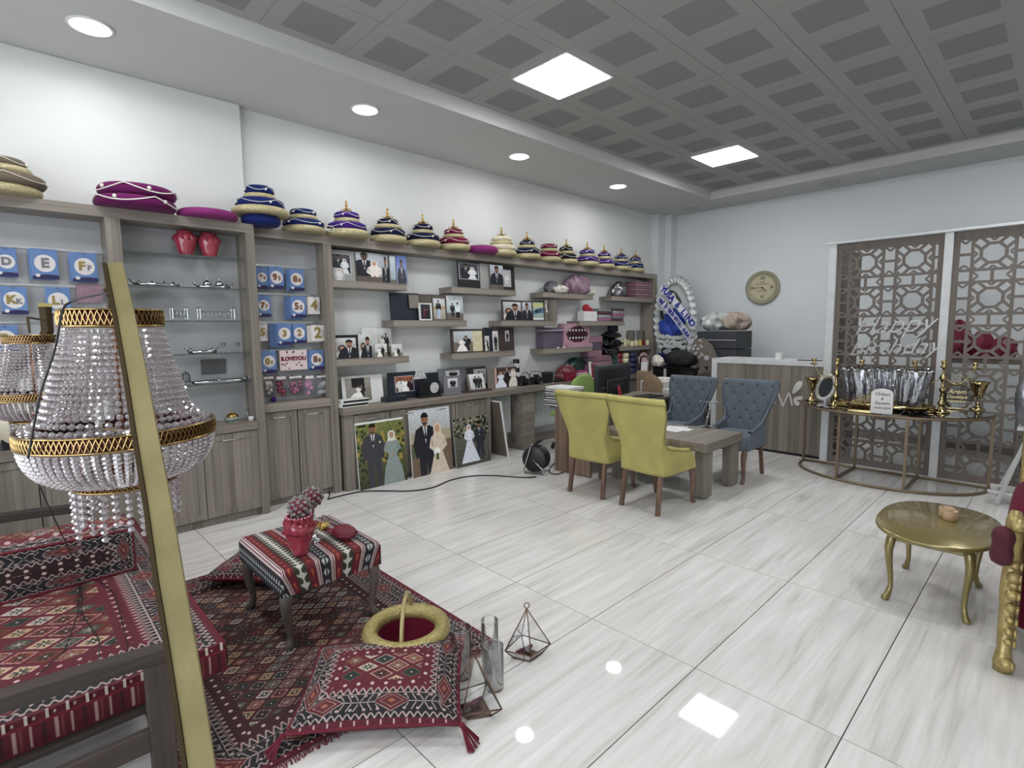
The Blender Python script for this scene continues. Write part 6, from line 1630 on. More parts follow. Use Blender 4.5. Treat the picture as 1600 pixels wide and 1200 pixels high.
# ================================================================== red and gold armchair at the right edge
ac = thing('baroque_armchair', 'dark red velvet armchair with carved gold legs at the right edge', 'armchair', (3.65, -.35, 0))
rv = mat('wine_velvet', '520c20', .8, spec=.12, sheen=.03, var=.12, scale=6); gc_ = mat('carved_gold', 'a08d5c', .35, .5, var=.25, scale=30, bump=.4, bscale=50)
for y in (.105, -.80):
    post = [(3.20, .0, .034), (3.19, .05, .036), (3.215, .10, .026), (3.235, .18, .030), (3.25, .28, .030), (3.25, .36, .036), (3.265, .46, .032), (3.275, .56, .030), (3.255, .64, .034), (3.245, .70, .032), (3.265, .735, .02)]
    o = MB().tube([(x, y, z) for x, z, r in post], [r for x, z, r in post], 12).build('front_post', gc_, ac, smooth=True)
    b = MB()
    for i, (x, z, r) in enumerate(((3.175, .045, .034), (3.20, .14, .018), (3.20, .19, .020), (3.21, .24, .018), (3.205, .30, .024), (3.21, .36, .028), (3.23, .40, .024), (3.22, .44, .028), (3.24, .49, .022), (3.225, .68, .034))):
        b.ball((x, y-.012, z), r, 9); b.tube([(x-.01+.022*cos(q*.8)*(1-q/12), y-.034, z+.022*sin(q*.8)*(1-q/12)) for q in range(9)], .006, 5)
    b.build('carved_scrolls', gc_, o, smooth=True)
    MB().tube([(4.12, y, 0), (4.10, y, .2), (4.04, y, .42), (4.10, y, .75), (4.16, y, .98), (4.14, y, 1.05)], [.028, .024, .028, .026, .03, .02], 10).build('rear_post', gc_, ac, smooth=True)
    # arm: padded roll and side upholstery
    sg = 1 if y > 0 else -1; yi = y-.035*sg
    MB().box(3.28, min(yi, yi-.05*sg), .18, 4.06, max(yi, yi-.05*sg), .62).build('side_upholstery', rv, ac, bevel=.018)
    def arm(u, v, y=y):
        a = 2*pi*u; x = 3.24+.80*v; r = .062*(1 if .04 < v < .96 else .6); return Vector((x, y-.03*sg+r*cos(a), .665+.055*sin(v*pi)+r*.9*sin(a)))
    MB().grid(arm, 18, 16, closed=True).build('arm_pad', rv, ac, smooth=True)
    if y > 0:
        def bow(u, v):
            a = 2*pi*u; r = .064*(max(0, sin(pi*v))**.28)*(1+.07*sin(5*a+3*v))*(1-.25*sin(pi*v)**6); return Vector((3.225+r*cos(a)*.75, y+.035, .575+.19*(v-.5))) + Vector((0, r*sin(a)*.75, 0))
        MB().grid(bow, 22, 12, closed=True).build('arm_bow', mat('dark_wine_velvet', '450c1e', .8, sheen=.03), ac, smooth=True)
MB().box(3.22, -.74, .20, 4.05, .04, .36).build('seat_frame', gc_, ac, bevel=.015)
MB().box(3.24, -.72, .36, 4.02, .02, .48).build('seat', rv, ac, bevel=.04)
MB().grid(lambda u, v: Vector((4.02+.16*v, -.76+.82*u, .40+.66*v+.06*sin(pi*u)*v)), 16, 10).build('backrest', rv, ac, smooth=True, solid=.09)
# ================================================================== kilim rug, sedir, pillows
kr = image_mat('kilim_rug', kilim(1.34, 1.88, 300, bw=.20, cu=.100, cv=.080, field='3a1216', dark=True, seed=1), .85, bump=.15)
kc = image_mat('kilim_cushion', kilim(.66, .48, 560, bw=.125, cu=.125, cv=.085, field='5e0e20', keep=.86, seed=4), .85, bump=.15)
km = image_mat('kilim_mattress', kilim(.98, 2.0, 300, bw=.22, cu=.135, cv=.115, field='5e0c1e', keep=.85, seed=9, ticks=False), .85, bump=.15)
kb = image_mat('kilim_bolster_face', kilim(.9, .24, 420, bw=.09, cu=.10, cv=.07, field='2a1014', dark=True, keep=.9, seed=13, ticks=False), .85, bump=.15)
ks = image_mat('kilim_side', side_stripes(1.0, .12, 300), .85)
kst = image_mat('kilim_stripes', stripes(.64, .62, 400), .85, bump=.15)
wine = mat('wine_fringe', '5e0e22', .85, var=.2, scale=40)
RX0, RX1, RY0, RY1 = .34, 1.68, 1.90, 3.78
rug = thing('kilim_rug', 'dark red kilim rug with diamonds and black borders under the ottoman', 'rug', (1.0, 2.85, 0))
def rf(u, v):
    return Vector((RX0+(RX1-RX0)*u, RY0+(RY1-RY0)*v, .010+.0022*sin(u*21+v*9)*sin(v*17)+.002*max(0, sin(u*7+v*23))))
MB().grid(rf, 60, 80).build('woven_field', kr, rug, smooth=True, solid=.006)
fr = MB(); rr = random.Random(3)
for i in range(150):
    x = RX0+(RX1-RX0)*(i+.5)/150
    for y, s in ((RY0, -1), (RY1, 1)):
        e = (x+rr.uniform(-.008, .008), y+s*rr.uniform(.022, .035), .003); fr.tube([(x, y, .009), (x+rr.uniform(-.003, .003), y+s*.012, .007), e], .0022, 4)
o = fr.build('fringe', wine, rug); o['kind'] = 'stuff'
mb = MB(); mb.box(RX1, RY0, .002, RX1+.014, RY1, .014); mb.box(RX0-.0, RY1, .002, RX1, RY1+.006, .014); mb.build('edge_binding', wine, rug, bevel=.003)
def pillow(name, label, W, H, T, m, side, corners=True, tassel=()):
    t = lthing(name, label, 'cushion', None)
    def fn(u, v):
        x, y = 2*u-1, 2*v-1
        h = ((1-abs(x)**3.2)*(1-abs(y)**3.2))**.55 if abs(x) < 1 and abs(y) < 1 else 0
        px = 1-.045*(1-abs(y)**2)*abs(x); py = 1-.07*(1-abs(x)**2)*abs(y)
        return x*W/2*px, y*H/2*py, h
    def top(u, v): x, y, h = fn(u, v); return Vector((x, y, T/2+h*T*.52+.003*sin(x*31)*sin(y*27)*h))
    def bt(u, v): x, y, h = fn(1-u, v); return Vector((x, y, T/2-h*T*.48))
    MB().grid(top, 40, 30).build('printed_cover', m, t, smooth=True)
    MB().grid(bt, 24, 18).build('underside', side, t, smooth=True)
    pts = []
    for a, b in (((0, 0), (1, 0)), ((1, 0), (1, 1)), ((1, 1), (0, 1)), ((0, 1), (0, 0))):
        for k in range(14):
            q = k/14; pts.append(top(a[0]+(b[0]-a[0])*q, a[1]+(b[1]-a[1])*q))
    MB().tube(pts, .006, 6, True).build('piping', wine, t, smooth=True)
    for (cx, cy) in tassel:
        b = MB(); rr = random.Random(1); c = Vector((cx*W/2, cy*H/2, T/2)); d = Vector((cx, cy*.6, 0)).normalized()
        for i in range(16):
            a = rr.uniform(-.6, .6); dd = Matrix.Rotation(a, 3, 'Z') @ d; b.tube([c, c+dd*.02+Vector((0, 0, -.01)), c+dd*rr.uniform(.06, .08)+Vector((0, 0, -T/2+.012))], .004, 4)
        b.ball(c+d*.008, .012, 7).build('tassel', wine, t)
    return t
fp = pillow('kilim_pillow', 'kilim pillow with a red tassel lying on the front edge of the rug', .66, .48, .155, kc, wine, tassel=((1, -1), (-1, -1)))
fp.location = (1.065, 1.915, .022); fp.rotation_euler = (.10, 0, radians(-40))
bp = pillow('kilim_pillow', 'kilim pillow lying behind the ottoman on the far side of the rug', .58, .44, .13, kc, wine)
bp.location = (1.13, 3.50, .018); bp.rotation_euler = (0, 0, radians(-48))
# ottoman
ot = thing('kilim_ottoman', 'small ottoman covered in striped kilim with dark curved legs', 'ottoman', (1.15, 2.86, 0))
OX0, OX1, OY0, OY1, OZ = .885, 1.425, 2.545, 3.17, .43
dkw = wood('dark_stained_wood', '271f1c', '3f342f', 'z', rough=.7); dkx = wood('dark_stained_rail', '251d1b', '3c312d', 'x', rough=.7); otw = wood('taupe_stained_wood', '453d37', '625850', 'z')
def otf(u, v):
    x, y = 2*u-1, 2*v-1; m_ = max(abs(x), abs(y)); r = 1 if m_ < .80 else 1
    k = m_; 
    # top out to k=.8, then the side
    if k <= .82:
        s = 1/.82; z = OZ+.012*(1-(k/.82)**2)-.0; return Vector(((OX0+OX1)/2+x*s*(OX1-OX0)/2*.985, (OY0+OY1)/2+y*s*(OY1-OY0)/2*.985, z))
    q = (k-.82)/.18; s = 1/k
    return Vector(((OX0+OX1)/2+x*s*(OX1-OX0)/2*(1.0), (OY0+OY1)/2+y*s*(OY1-OY0)/2*(1.0), OZ-.012-.118*q))
MB().grid(otf, 60, 60).build('padded_top', kst, ot, smooth=True)
MB().box(OX0+.01, OY0+.01, .305, OX1-.01, OY1-.01, .33).build('frame', dkw, ot)
for x in (OX0+.04, OX1-.04):
    for y in (OY0+.04, OY1-.04):
        sx = -1 if x < 1.15 else 1; sy = -1 if y < 2.85 else 1
        P = [(0, .31, .034), (.010, .27, .033), (.012, .21, .027), (.002, .14, .021), (-.006, .08, .018), (.0, .035, .020), (.014, .0145, .024)]
        MB().tube([(x+sx*d, y+sy*d, z) for d, z, r in P], [r for d, z, r in P], 8).build('leg', otw, ot, smooth=True)
# vase and friends on the ottoman
p = AZ(470, 868, OZ); x, y = p.x, p.y
vs = thing('red_vase', 'red ceramic vase with lace ruff and crystal ball, on the ottoman', 'vase', (x, y, OZ+.012))
Z0_ = OZ+.0125
MB().lathe([(0, 0), (.038, 0), (.042, .005), (.046, .03), (.066, .09), (.078, .135), (.070, .165), (.050, .18), (.054, .192), (.046, .19), (0, .175)], (x, y, Z0_), 28).build('body', redg, vs, smooth=True)
def lf(u, v):
    a = 2*pi*u; r = .079+.010*sin(14*a)*v-.022*v+.006*sin(9*v+3*a); return Vector((x+r*cos(a), y+r*sin(a), Z0_+.118+.085*v))
MB().grid(lf, 70, 7, closed=True).build('lace_ruff', redlace, vs, smooth=True, solid=.003)
mb = MB()
for i in range(22):
    a = 2*pi*i/22; mb.ball((x+.060*cos(a), y+.060*sin(a), Z0_+.20), .006, 6)
mb.build('pearl_row', mat('pink_pearl', 'c98a98', .25), vs, smooth=True)
cryw = mat('smoky_crystal', 'a39c9c', .08, .55, var=.4, scale=60)
def crystal_ball(px, py, z, r, lb):
    p = AZ(px, py, z) if not isinstance(px, Vector) else px
    return p
def beadball(c, r, parent, n=46, core=None):
    mb = MB()
    for i in range(n):
        zz = 1-2*(i+.5)/n; a = i*2.39996; q = sqrt(1-zz*zz); mb.lathe([(0, -.011), (.010, -.004), (.012, .002), (.005, .010), (0, .011)], (0, 0, 0), 6, M=Matrix.Translation((c[0]+r*q*cos(a), c[1]+r*q*sin(a), c[2]+r*zz)))
    o = mb.build('crystal_beads', cryw, parent); o['kind'] = 'stuff'
    MB().ball(c, r*.86, 14, m=10).build('pink_core', core or mat('rose_candle', '7a2038', .4), parent, smooth=True)
beadball((x+.005, y, Z0_+.245), .052, vs)
p2 = AZ(492, 850, OZ+.012); x2, y2 = p2.x+.02, p2.y+.05
cb = thing('crystal_candle_holder', 'crystal beaded ball holder standing behind the red vase', 'candle holder', (x2, y2, Z0_))
MB().lathe([(0, 0), (.045, 0), (.045, .006), (.012, .012), (.010, .10), (.016, .12), (.010, .14), (.010, .19), (.02, .20)], (x2, y2, Z0_), 18).build('stem', chrome, cb, smooth=True)
beadball((x2, y2, Z0_+.245), .052, cb)
p3 = AZ(505, 826, OZ+.012)
t = thing('gold_favour', 'small gold filigree favour on the ottoman behind the vase', 'favour', (p3.x, p3.y, Z0_))
MB().lathe([(0, 0), (.022, 0), (.026, .01), (.02, .02), (.008, .03), (0, .032)], (p3.x, p3.y, Z0_), 12).build('base', mat('yellow_gold_paint', 'b09a4c', .35, .5), t, smooth=True)
mb = MB()
for i in range(8):
    a = 2*pi*i/8; mb.tube([(p3.x+.02*cos(a), p3.y+.02*sin(a), Z0_+.01), (p3.x+.036*cos(a), p3.y+.036*sin(a), Z0_+.022), (p3.x+.02*cos(a+.4), p3.y+.02*sin(a+.4), Z0_+.034)], .003, 5)
mb.build('filigree', MATS['yellow_gold_paint'], t)
p4 = AZ(538, 838, OZ+.012)
t = thing('tulle_pouch', 'sheer red tulle pouch lying at the right side of the ottoman', 'pouch', (p4.x, p4.y, Z0_))
tul = mat('red_tulle', '6e0f26', .5, alpha=.72, var=.2)
mb = crumple((p4.x, p4.y, Z0_), .06, .09, .035, 91, amp=.1); mb.build('pouch', tul, t, smooth=True)
MB().tube([(p4.x, p4.y+.07, Z0_+.03), (p4.x-.02, p4.y+.12, Z0_+.06), (p4.x-.05, p4.y+.15, Z0_+.10), (p4.x-.07, p4.y+.16, Z0_+.012)], .003, 5).build('cord', redm, t, smooth=True)
# ---- the wooden seat with its kilim mattress and bolster
se_ = thing('wooden_settee', 'dark wooden settee frame with curved arm rails at the left edge', 'settee', (.0, 3.05, 0))
def railpts(y, z0):
    P = []
    for i in range(17):
        u = i/16; xx = -.95+1.30*u; zz = z0-.03*(1-u)*0+.035*sin(pi*u*.9)-.02*u*u; P.append((xx, zz))
    return P
for y, zt in ((2.03, .525), (4.13, .525)):
    P = railpts(y, zt); mb = MB(); A = []
    for xx, zz in P:
        w_ = .034; h_ = .024
        A.append([mb.bm.verts.new(q) for q in ((xx, y-w_, zz-h_), (xx, y+w_, zz-h_), (xx, y+w_*.9, zz+h_), (xx, y-w_*.9, zz+h_))])
    for a, b in zip(A, A[1:]):
        for k in range(4): mb.bm.faces.new((a[k], a[(k+1) % 4], b[(k+1) % 4], b[k]))
    mb.bm.faces.new(A[0][::-1]); mb.bm.faces.new(A[-1])
    mb.build('arm_rail', dkx, se_, bevel=.006)
    for xx in (.292, -.88):
        MB().box(xx-.035, y-.03, 0, xx+.035, y+.03, .515).build('post', dkw, se_, bevel=.004)
    MB().box(-.88, y-.015, .20, .29, y+.015, .275).build('side_rail', dkx, se_, bevel=.003)
for xx in (.292, -.88): MB().box(xx-.018, 2.06, .20, xx+.018, 4.10, .275).build('seat_rail', dkw, se_, bevel=.003)
for k in range(9): MB().box(-.862, 2.12+.225*k, .276, .274, 2.20+.225*k, .292).build('slat', dkx, se_)
def boxcush(nm, label, x0, y0, z0, x1, y1, z1, topm, sidem, cat='cushion', front=None, uvt=None):
    t = thing(nm, label, cat, ((x0+x1)/2, (y0+y1)/2, z0))
    pf = lambda q: (1-abs(2*q-1)**6)
    MB().grid(lambda u, v: Vector((x0+(x1-x0)*u, y0+(y1-y0)*v, z1+.012*pf(u)*pf(v)+.002*sin(u*19)*sin(v*31))), 40, 60).build('top_panel', topm, t, smooth=True)
    mb = MB()
    for a, b in (((x0, y0), (x1, y0)), ((x1, y0), (x1, y1)), ((x1, y1), (x0, y1)), ((x0, y1), (x0, y0))):
        L = hypot(b[0]-a[0], b[1]-a[1]); nx, ny = (b[1]-a[1])/L, -(b[0]-a[0])/L
        mb.grid(lambda u, v: Vector((a[0]+(b[0]-a[0])*u+nx*.008*sin(pi*v), a[1]+(b[1]-a[1])*u+ny*.008*sin(pi*v), z0+(z1-z0)*v)), 20, 4, uvfn=(lambda u, v: (u*L, v)) if front is None else (lambda u, v: (u, v)))
    mb.build('side_panel', sidem, t, smooth=True)
    MB().grid(lambda u, v: Vector((x0+(x1-x0)*u, y0+(y1-y0)*v, z0+.001)), 2, 2).build('underside', wine, t)
    for z in (z0+.004, z1):
        MB().tube([(x0, y0, z), (x1, y0, z), (x1, y1, z), (x0, y1, z)], .006, 6, True).build('piping', wine, t, smooth=True)
    return t
boxcush('kilim_mattress', 'long red kilim seat mattress on the wooden settee', -.47, 2.155, .2935, .53, 4.10, .40, km, ks)
tb = MB(); 
for i in range(20):
    x_ = .515-.05*i; tb.box(x_-.004, 2.143, .385, x_+.004, 2.149, .412)
tb.build('white_stitches', mat('white_wool', 'b9aea0', .8), bpy.data.objects['kilim_mattress'])['kind'] = 'stuff'
bo = thing('kilim_bolster', 'black and white kilim bolster standing across the settee mattress', 'cushion', (0, 3.3, .413))
bx0, bx1, by0, by1, bz0, bz1 = -.55, .405, 3.14, 3.44, .414, .655
MB().grid(lambda u, v: Vector((bx0+(bx1-bx0)*u, by0-.012*sin(pi*u)*sin(pi*v), bz0+(bz1-bz0)*v-.035*u*v)), 30, 8).build('front_panel', kb, bo, smooth=True)
MB().grid(lambda u, v: Vector((bx0+(bx1-bx0)*u, by0+(by1-by0)*v, bz1-.035*u+.01*sin(pi*v))), 30, 8, uvfn=lambda u, v: (u*.7+.15, v*.35+.05)).build('top_panel', image_mat('kilim_bolster_top', kilim(.9, .3, 420, bw=.05, cu=.045, cv=.03, field='6a0f24', keep=.95, seed=23, ticks=False), .85), bo, smooth=True)
MB().grid(lambda u, v: Vector((bx1+.006*sin(pi*u)*sin(pi*v), by0+(by1-by0)*u, bz0+(bz1-bz0-.035)*v)), 8, 8).build('end_panel', wine, bo, smooth=True)
MB().grid(lambda u, v: Vector((bx0+(bx1-bx0)*u, by1, bz0+(bz1-bz0)*v-.035*u*v)), 8, 4).build('rear_panel', wine, bo, smooth=True)
MB().tube([(bx0, by0, bz1), (bx1, by0, bz1-.035), (bx1, by1, bz1-.035)], .006, 6).tube([(bx0, by0, bz0+.004), (bx1, by0, bz0+.004)], .006, 6).build('piping', wine, bo, smooth=True)
# ================================================================== gold arch and crystal chandeliers
arch = mat('brushed_gold_leaf', '8a8058', .42, .35, var=.16, scale=9, bump=.15, bscale=40)
archd = mat('arch_edge_dark', '3c3018', .45, .5)
ga = thing('gold_arch_stand', 'tall curved gold strip of an arch stand in front of the chandelier', 'stand', (.21, .80, 0))
AR = [(170, 415, 1.25), (192, 520, 1.20), (211, 620, 1.17), (231, 740, 1.13), (258, 860, 1.09), (282, 990, 1.05), (306, 1120, 1.01), (318, 1200, .985)]
C_ = [(.205, 1.575, 1.745)]
cen = []
for px, py, d in ((181, 415, 1.26), (199, 500, 1.22), (216, 590, 1.185), (233, 690, 1.15), (251, 790, 1.115), (268, 900, 1.08), (287, 1010, 1.045), (306, 1130, 1.005), (316, 1200, .985)):
    cen.append(CAM+ray(px, py)*d)
last = cen[-1]; prev = cen[-2]; dv = (last-prev).normalized()
while last.z > .05:
    dv = (dv+Vector((0, 0, -.03))).normalized(); last = last+dv*.10; cen.append(last)
last = cen[-1]; cen.append(Vector((last.x, last.y-.01, .012)))
mb = MB(); R_ = []
wd, th = .021, .012
for i, c in enumerate(cen):
    t_ = (cen[min(i+1, len(cen)-1)]-cen[max(i-1, 0)]).normalized()
    view = Vector((-.25, -1, 0)).normalized(); side = t_.cross(view).normalized(); nrm = side.cross(t_).normalized()
    w_ = wd*(.72+.28*min(1, i/5))
    R_.append([mb.bm.verts.new(c+side*w_*a+nrm*th*b) for a, b in ((-1, -1), (1, -1), (1, 1), (-1, 1))])
for a, b in zip(R_, R_[1:]):
    for k in range(4): mb.bm.faces.new((a[k], a[(k+1) % 4], b[(k+1) % 4], b[k]))
mb.bm.faces.new(R_[0][::-1]); mb.bm.faces.new(R_[-1])
mb.build('curved_strip', arch, ga, bevel=.001)
e = cen[-1]; MB().box(e.x-.12, e.y-.16, 0, e.x+.12, e.y+.10, .012).build('foot_plate', arch, ga, bevel=.003)
MBe = MB(); R_ = []
for i, c in enumerate(cen):
    t_ = (cen[min(i+1, len(cen)-1)]-cen[max(i-1, 0)]).normalized()
    view = Vector((-.25, -1, 0)).normalized(); side = t_.cross(view).normalized(); nrm = side.cross(t_).normalized()
    w_ = wd*(.72+.28*min(1, i/5)); sg = -1 if side.x > 0 else 1
    cc_ = c+side*sg*(w_+.0045)+nrm*0
    R_.append([MBe.bm.verts.new(cc_+side*.004*a+nrm*th*1.3*b) for a, b in ((-1, -1), (1, -1), (1, 1), (-1, 1))])
for a, b in zip(R_, R_[1:]):
    for k in range(4): MBe.bm.faces.new((a[k], a[(k+1) % 4], b[(k+1) % 4], b[k]))
MBe.bm.faces.new(R_[0][::-1]); MBe.bm.faces.new(R_[-1]); MBe.build('side_edge', archd, ga)
# second stand: its square tube ends in a bright cap and bends away to the left, out of the picture
PY = 4.2; g0 = AY(70, 474, PY)
ga2 = thing('gold_post', 'gold square post end beside the small chandelier', 'post', (g0.x-.9, PY, 0))
pp = [Vector((g0.x, PY, g0.z-.02)), Vector((g0.x, PY, g0.z-.16)), Vector((g0.x-.05, PY, g0.z-.30)), Vector((g0.x-.25, PY, g0.z-.42)), Vector((g0.x-.55, PY, g0.z-.48)), Vector((g0.x-.68, PY, g0.z-.60)), Vector((g0.x-.70, PY, .0))]
MB().tube(pp, .030, 4).build('bent_tube', archd, ga2)
MB().box(g0.x-.032, PY-.026, g0.z-.021, g0.x+.032, PY+.026, g0.z).build('cap', mat('bright_gold_cap', 'b3a467', .3, .5), ga2)
MB().box(g0.x-.85, PY-.12, 0, g0.x-.55, PY+.12, .012).build('foot_plate', archd, ga2)
band = mat('pierced_brass_band', '4a2a22', .3, .8, var=.5, scale=70)
bandr = mat('brass_rim', '9c8256', .2, .95)
cry = mat('cut_crystal', 'aaa4a6', .06, .25, var=.55, scale=40, coat=.8)
cryg = None
def crystal_mat():
    M = bpy.data.materials.new('crystal_glass'); M.use_nodes = True; nt = M.node_tree; nt.nodes.clear()
    out = N(nt, 'ShaderNodeOutputMaterial'); tr = N(nt, 'ShaderNodeBsdfTransparent'); gl = N(nt, 'ShaderNodeBsdfGlossy'); rf = N(nt, 'ShaderNodeBsdfRefraction')
    tr.inputs[0].default_value = (.80, .76, .77, 1); gl.inputs['Roughness'].default_value = .03; gl.inputs[0].default_value = (.95, .93, .94, 1)
    lw = N(nt, 'ShaderNodeLayerWeight', i_Blend=.45); mx = N(nt, 'ShaderNodeMixShader')
    df = N(nt, 'ShaderNodeBsdfDiffuse'); df.inputs[0].default_value = (.46, .42, .43, 1); m2 = N(nt, 'ShaderNodeMixShader'); m2.inputs[0].default_value = .42
    nt.links.new(tr.outputs[0], m2.inputs[1]); nt.links.new(df.outputs[0], m2.inputs[2])
    nt.links.new(lw.outputs['Facing'], mx.inputs[0]); nt.links.new(m2.outputs[0], mx.inputs[1]); nt.links.new(gl.outputs[0], mx.inputs[2]); nt.links.new(mx.outputs[0], out.inputs[0])
    return M
CRY = crystal_mat()
def bead(mb, c, r, rz=0):
    # faceted octahedral bead, 16 faces
    n = 6; pr = [(0, -r), (r*.72, -r*.55), (r, 0), (r*.72, r*.55), (0, r)]
    rings = []
    for q, z in pr:
        if q == 0: rings.append([mb.bm.verts.new((c[0], c[1], c[2]+z))])
        else: rings.append([mb.bm.verts.new((c[0]+q*cos(rz+2*pi*i/n), c[1]+q*sin(rz+2*pi*i/n), c[2]+z)) for i in range(n)])
    for A, B in zip(rings, rings[1:]):
        for j in range(n):
            if len(A) == 1: mb.bm.faces.new((A[0], B[(j+1) % n], B[j]))
            elif len(B) == 1: mb.bm.faces.new((A[j], A[(j+1) % n], B[0]))
            else: mb.bm.faces.new((A[j], A[(j+1) % n], B[(j+1) % n], B[j]))
def chand(name, label, C0, s, strands=58):
    """C0: centre of the wide ring"""
    t = thing(name, label, 'chandelier', C0, group='crystal basket chandeliers')
    C0 = Vector(C0)
    def W(r, a, z): return (C0.x+.84*s*r*cos(a), C0.y+.84*s*r*sin(a), C0.z+s*z)
    def ringband(r, z, h, nm):
        o = MB().lathe([(s*r, s*(z-h/2)), (s*r*1.004, s*z), (s*r, s*(z+h/2)), (s*(r-.004), s*(z+h/2)), (s*(r-.004), s*(z-h/2)), (s*r, s*(z-h/2))], C0, 56, sx=.84, sy=.84).build(nm, band, t, smooth=True)
        for q in (-1, 1): MB().tube([W(r+.002, 2*pi*i/56, z+q*h/2) for i in range(56)], .0035*s, 6, True).build('rim', bandr, o, smooth=True)
        m_ = MB(); n = int(2*pi*r/.016)
        for i in range(n):
            a = 2*pi*i/n; b = 2*pi*(i+1)/n
            m_.tube([W(r+.003, a, z-h*.42), W(r+.005, (a+b)/2, z), W(r+.003, b, z+h*.42)], .0017*s, 4); m_.tube([W(r+.003, b, z-h*.42), W(r+.005, (a+b)/2, z), W(r+.003, a, z+h*.42)], .0017*s, 4)
        m_.build('filigree', bandr, o)
    TR, TZ_, RR, BR, BZ = .150, .338, .292, .155, -.145
    ringband(TR, TZ_, .046, 'top_band'); ringband(RR, 0, .040, 'wide_band'); ringband(BR, BZ, .028, 'bottom_band')
    for sgn in (-1, 1):
        pass
    up = MB(); rows = 16
    for i in range(strands):
        a = 2*pi*i/strands
        for k in range(rows):
            u = (k+.5)/rows; r = TR-.004+(.238-TR)*(u**1.25)+.03*max(0, u-.86)/.14; z = TZ_-.028-(TZ_-.045)*u
            bead(up, W(r, a+.02*(k % 2), z), s*(.0078+.0022*u), a)
    up.build('upper_bead_curtain', CRY, t)['kind'] = 'stuff'
    lo = MB(); rows = 14
    for i in range(strands+6):
        a = 2*pi*i/(strands+6)
        for k in range(rows):
            u = (k+.4)/rows; ph_ = u*pi/2; r = BR+(RR-.012-BR)*cos(ph_)**.9; z = -.022+(BZ+.03)*sin(ph_)
            bead(lo, W(r, a, z), s*(.0115-.002*u), a)
    lo.build('lower_bead_basket', CRY, t)['kind'] = 'stuff'
    dr = MB()
    for i in range(26):
        a = 2*pi*i/26
        for k in range(5+(i % 3)): bead(dr, W(BR+.0, a, BZ-.024-.021*k), s*.0098, a)
    for i in range(34):
        a = 2*pi*i/34
        for k in range(3): bead(dr, W(RR-.02, a, .026+.012*k-.02*k), s*.009, a)
    dr.build('hanging_drops', CRY, t)['kind'] = 'stuff'
    MB().tube([W(0, 0, BZ), W(0, 0, TZ_+.02)], .006*s, 8).build('centre_rod', mat('copper_rod', '8a6048', .3, .8), t, smooth=True)
    mb = MB()
    for r, z in ((TR, TZ_), (RR, 0), (BR, BZ)):
        for q in range(3): mb.tube([W(r*.98, q*2.094, z), W(0, 0, z)], .003*s, 5)
    mb.build('spokes', bandr, t)
    for q in range(4):
        a = q*pi/2+.4; l = MB().lathe([(0, -.03), (.012, -.03), (.012, .03), (0, .03)], W(.07, a, .06), 10).build('lamp_holder', whitef, t)
    return t
r_ = ray(191, 672); CC = CAM+r_*1.62
c1 = chand('crystal_chandelier', 'large crystal basket chandelier with brass bands, behind the gold arch strip', CC, 1.0)
top = Vector((CC.x, CC.y, CC.z+.365))
# the bracket that carries it from the arch
MB().tube([cen[0]+Vector((0, .012, -.03)), Vector((.21, 1.75, 1.70)), Vector((CC.x, CC.y, 1.69)), top], .006, 8).build('hanger_arm', archd, ga, smooth=True)
CC2 = CAM+ray(56, 616)*2.62
c2 = chand('crystal_chandelier', 'smaller looking second chandelier at the left edge, behind the large one', CC2, .80, 44)
MB().tube([(CC2.x, CC2.y, CC2.z+.30), (CC2.x, CC2.y, g0.z-.10), (g0.x, PY-.02, g0.z-.10)], .006, 6).build('hanger_arm', archd, ga2)
# black lamp cord
def cordpts(L):
    P = [CAM+ray(px, py)*d for px, py, d in L]; out = []
    for i in range(len(P)-1):
        p0 = P[max(0, i-1)]; p1 = P[i]; p2 = P[i+1]; p3 = P[min(len(P)-1, i+2)]
        for k in range(8):
            t = k/8; out.append(.5*((2*p1)+(-p0+p2)*t+(2*p0-5*p1+4*p2-p3)*t*t+(-p0+3*p1-3*p2+p3)*t**3))
    return out+[P[-1]]
cp = cordpts([(176, 457, 1.30), (150, 461, 1.33), (112, 471, 1.36), (97, 488, 1.34), (86, 545, 1.32), (62, 620, 1.32), (44, 716, 1.36)])
tag(MB().tube(cp, .0028, 6).build('power_cable', rub, None, smooth=True, loc=cp[0]), 'black lamp cord looping from the arch over the large chandelier', 'cord')
M0_ = AZ(132, 905, .416)
def cz(px, py, z=.417): return AZ(px, py, z)
t = thing('chandelier_leads', 'black chandelier leads hanging onto the kilim mattress', 'cord', (CC.x, CC.y, 1.0))
a0 = CAM+ray(54, 742)*1.72; a1 = CAM+ray(80, 800)*1.95
MB().tube([a0, a1, AZ(125, 895, .43)], .0022, 5).build('lead', rub, t, smooth=True)
for L in ([(125, 895), (150, 903), (180, 930), (200, 1010), (198, 1030)], [(125, 895), (128, 960), (155, 1000), (155, 1030)], [(125, 895), (122, 960), (100, 1020), (60, 1055)]):
    MB().tube([cz(*q)+Vector((0, 0, .003)) for q in L], .0022, 5).build('lead', rub, t, smooth=True)
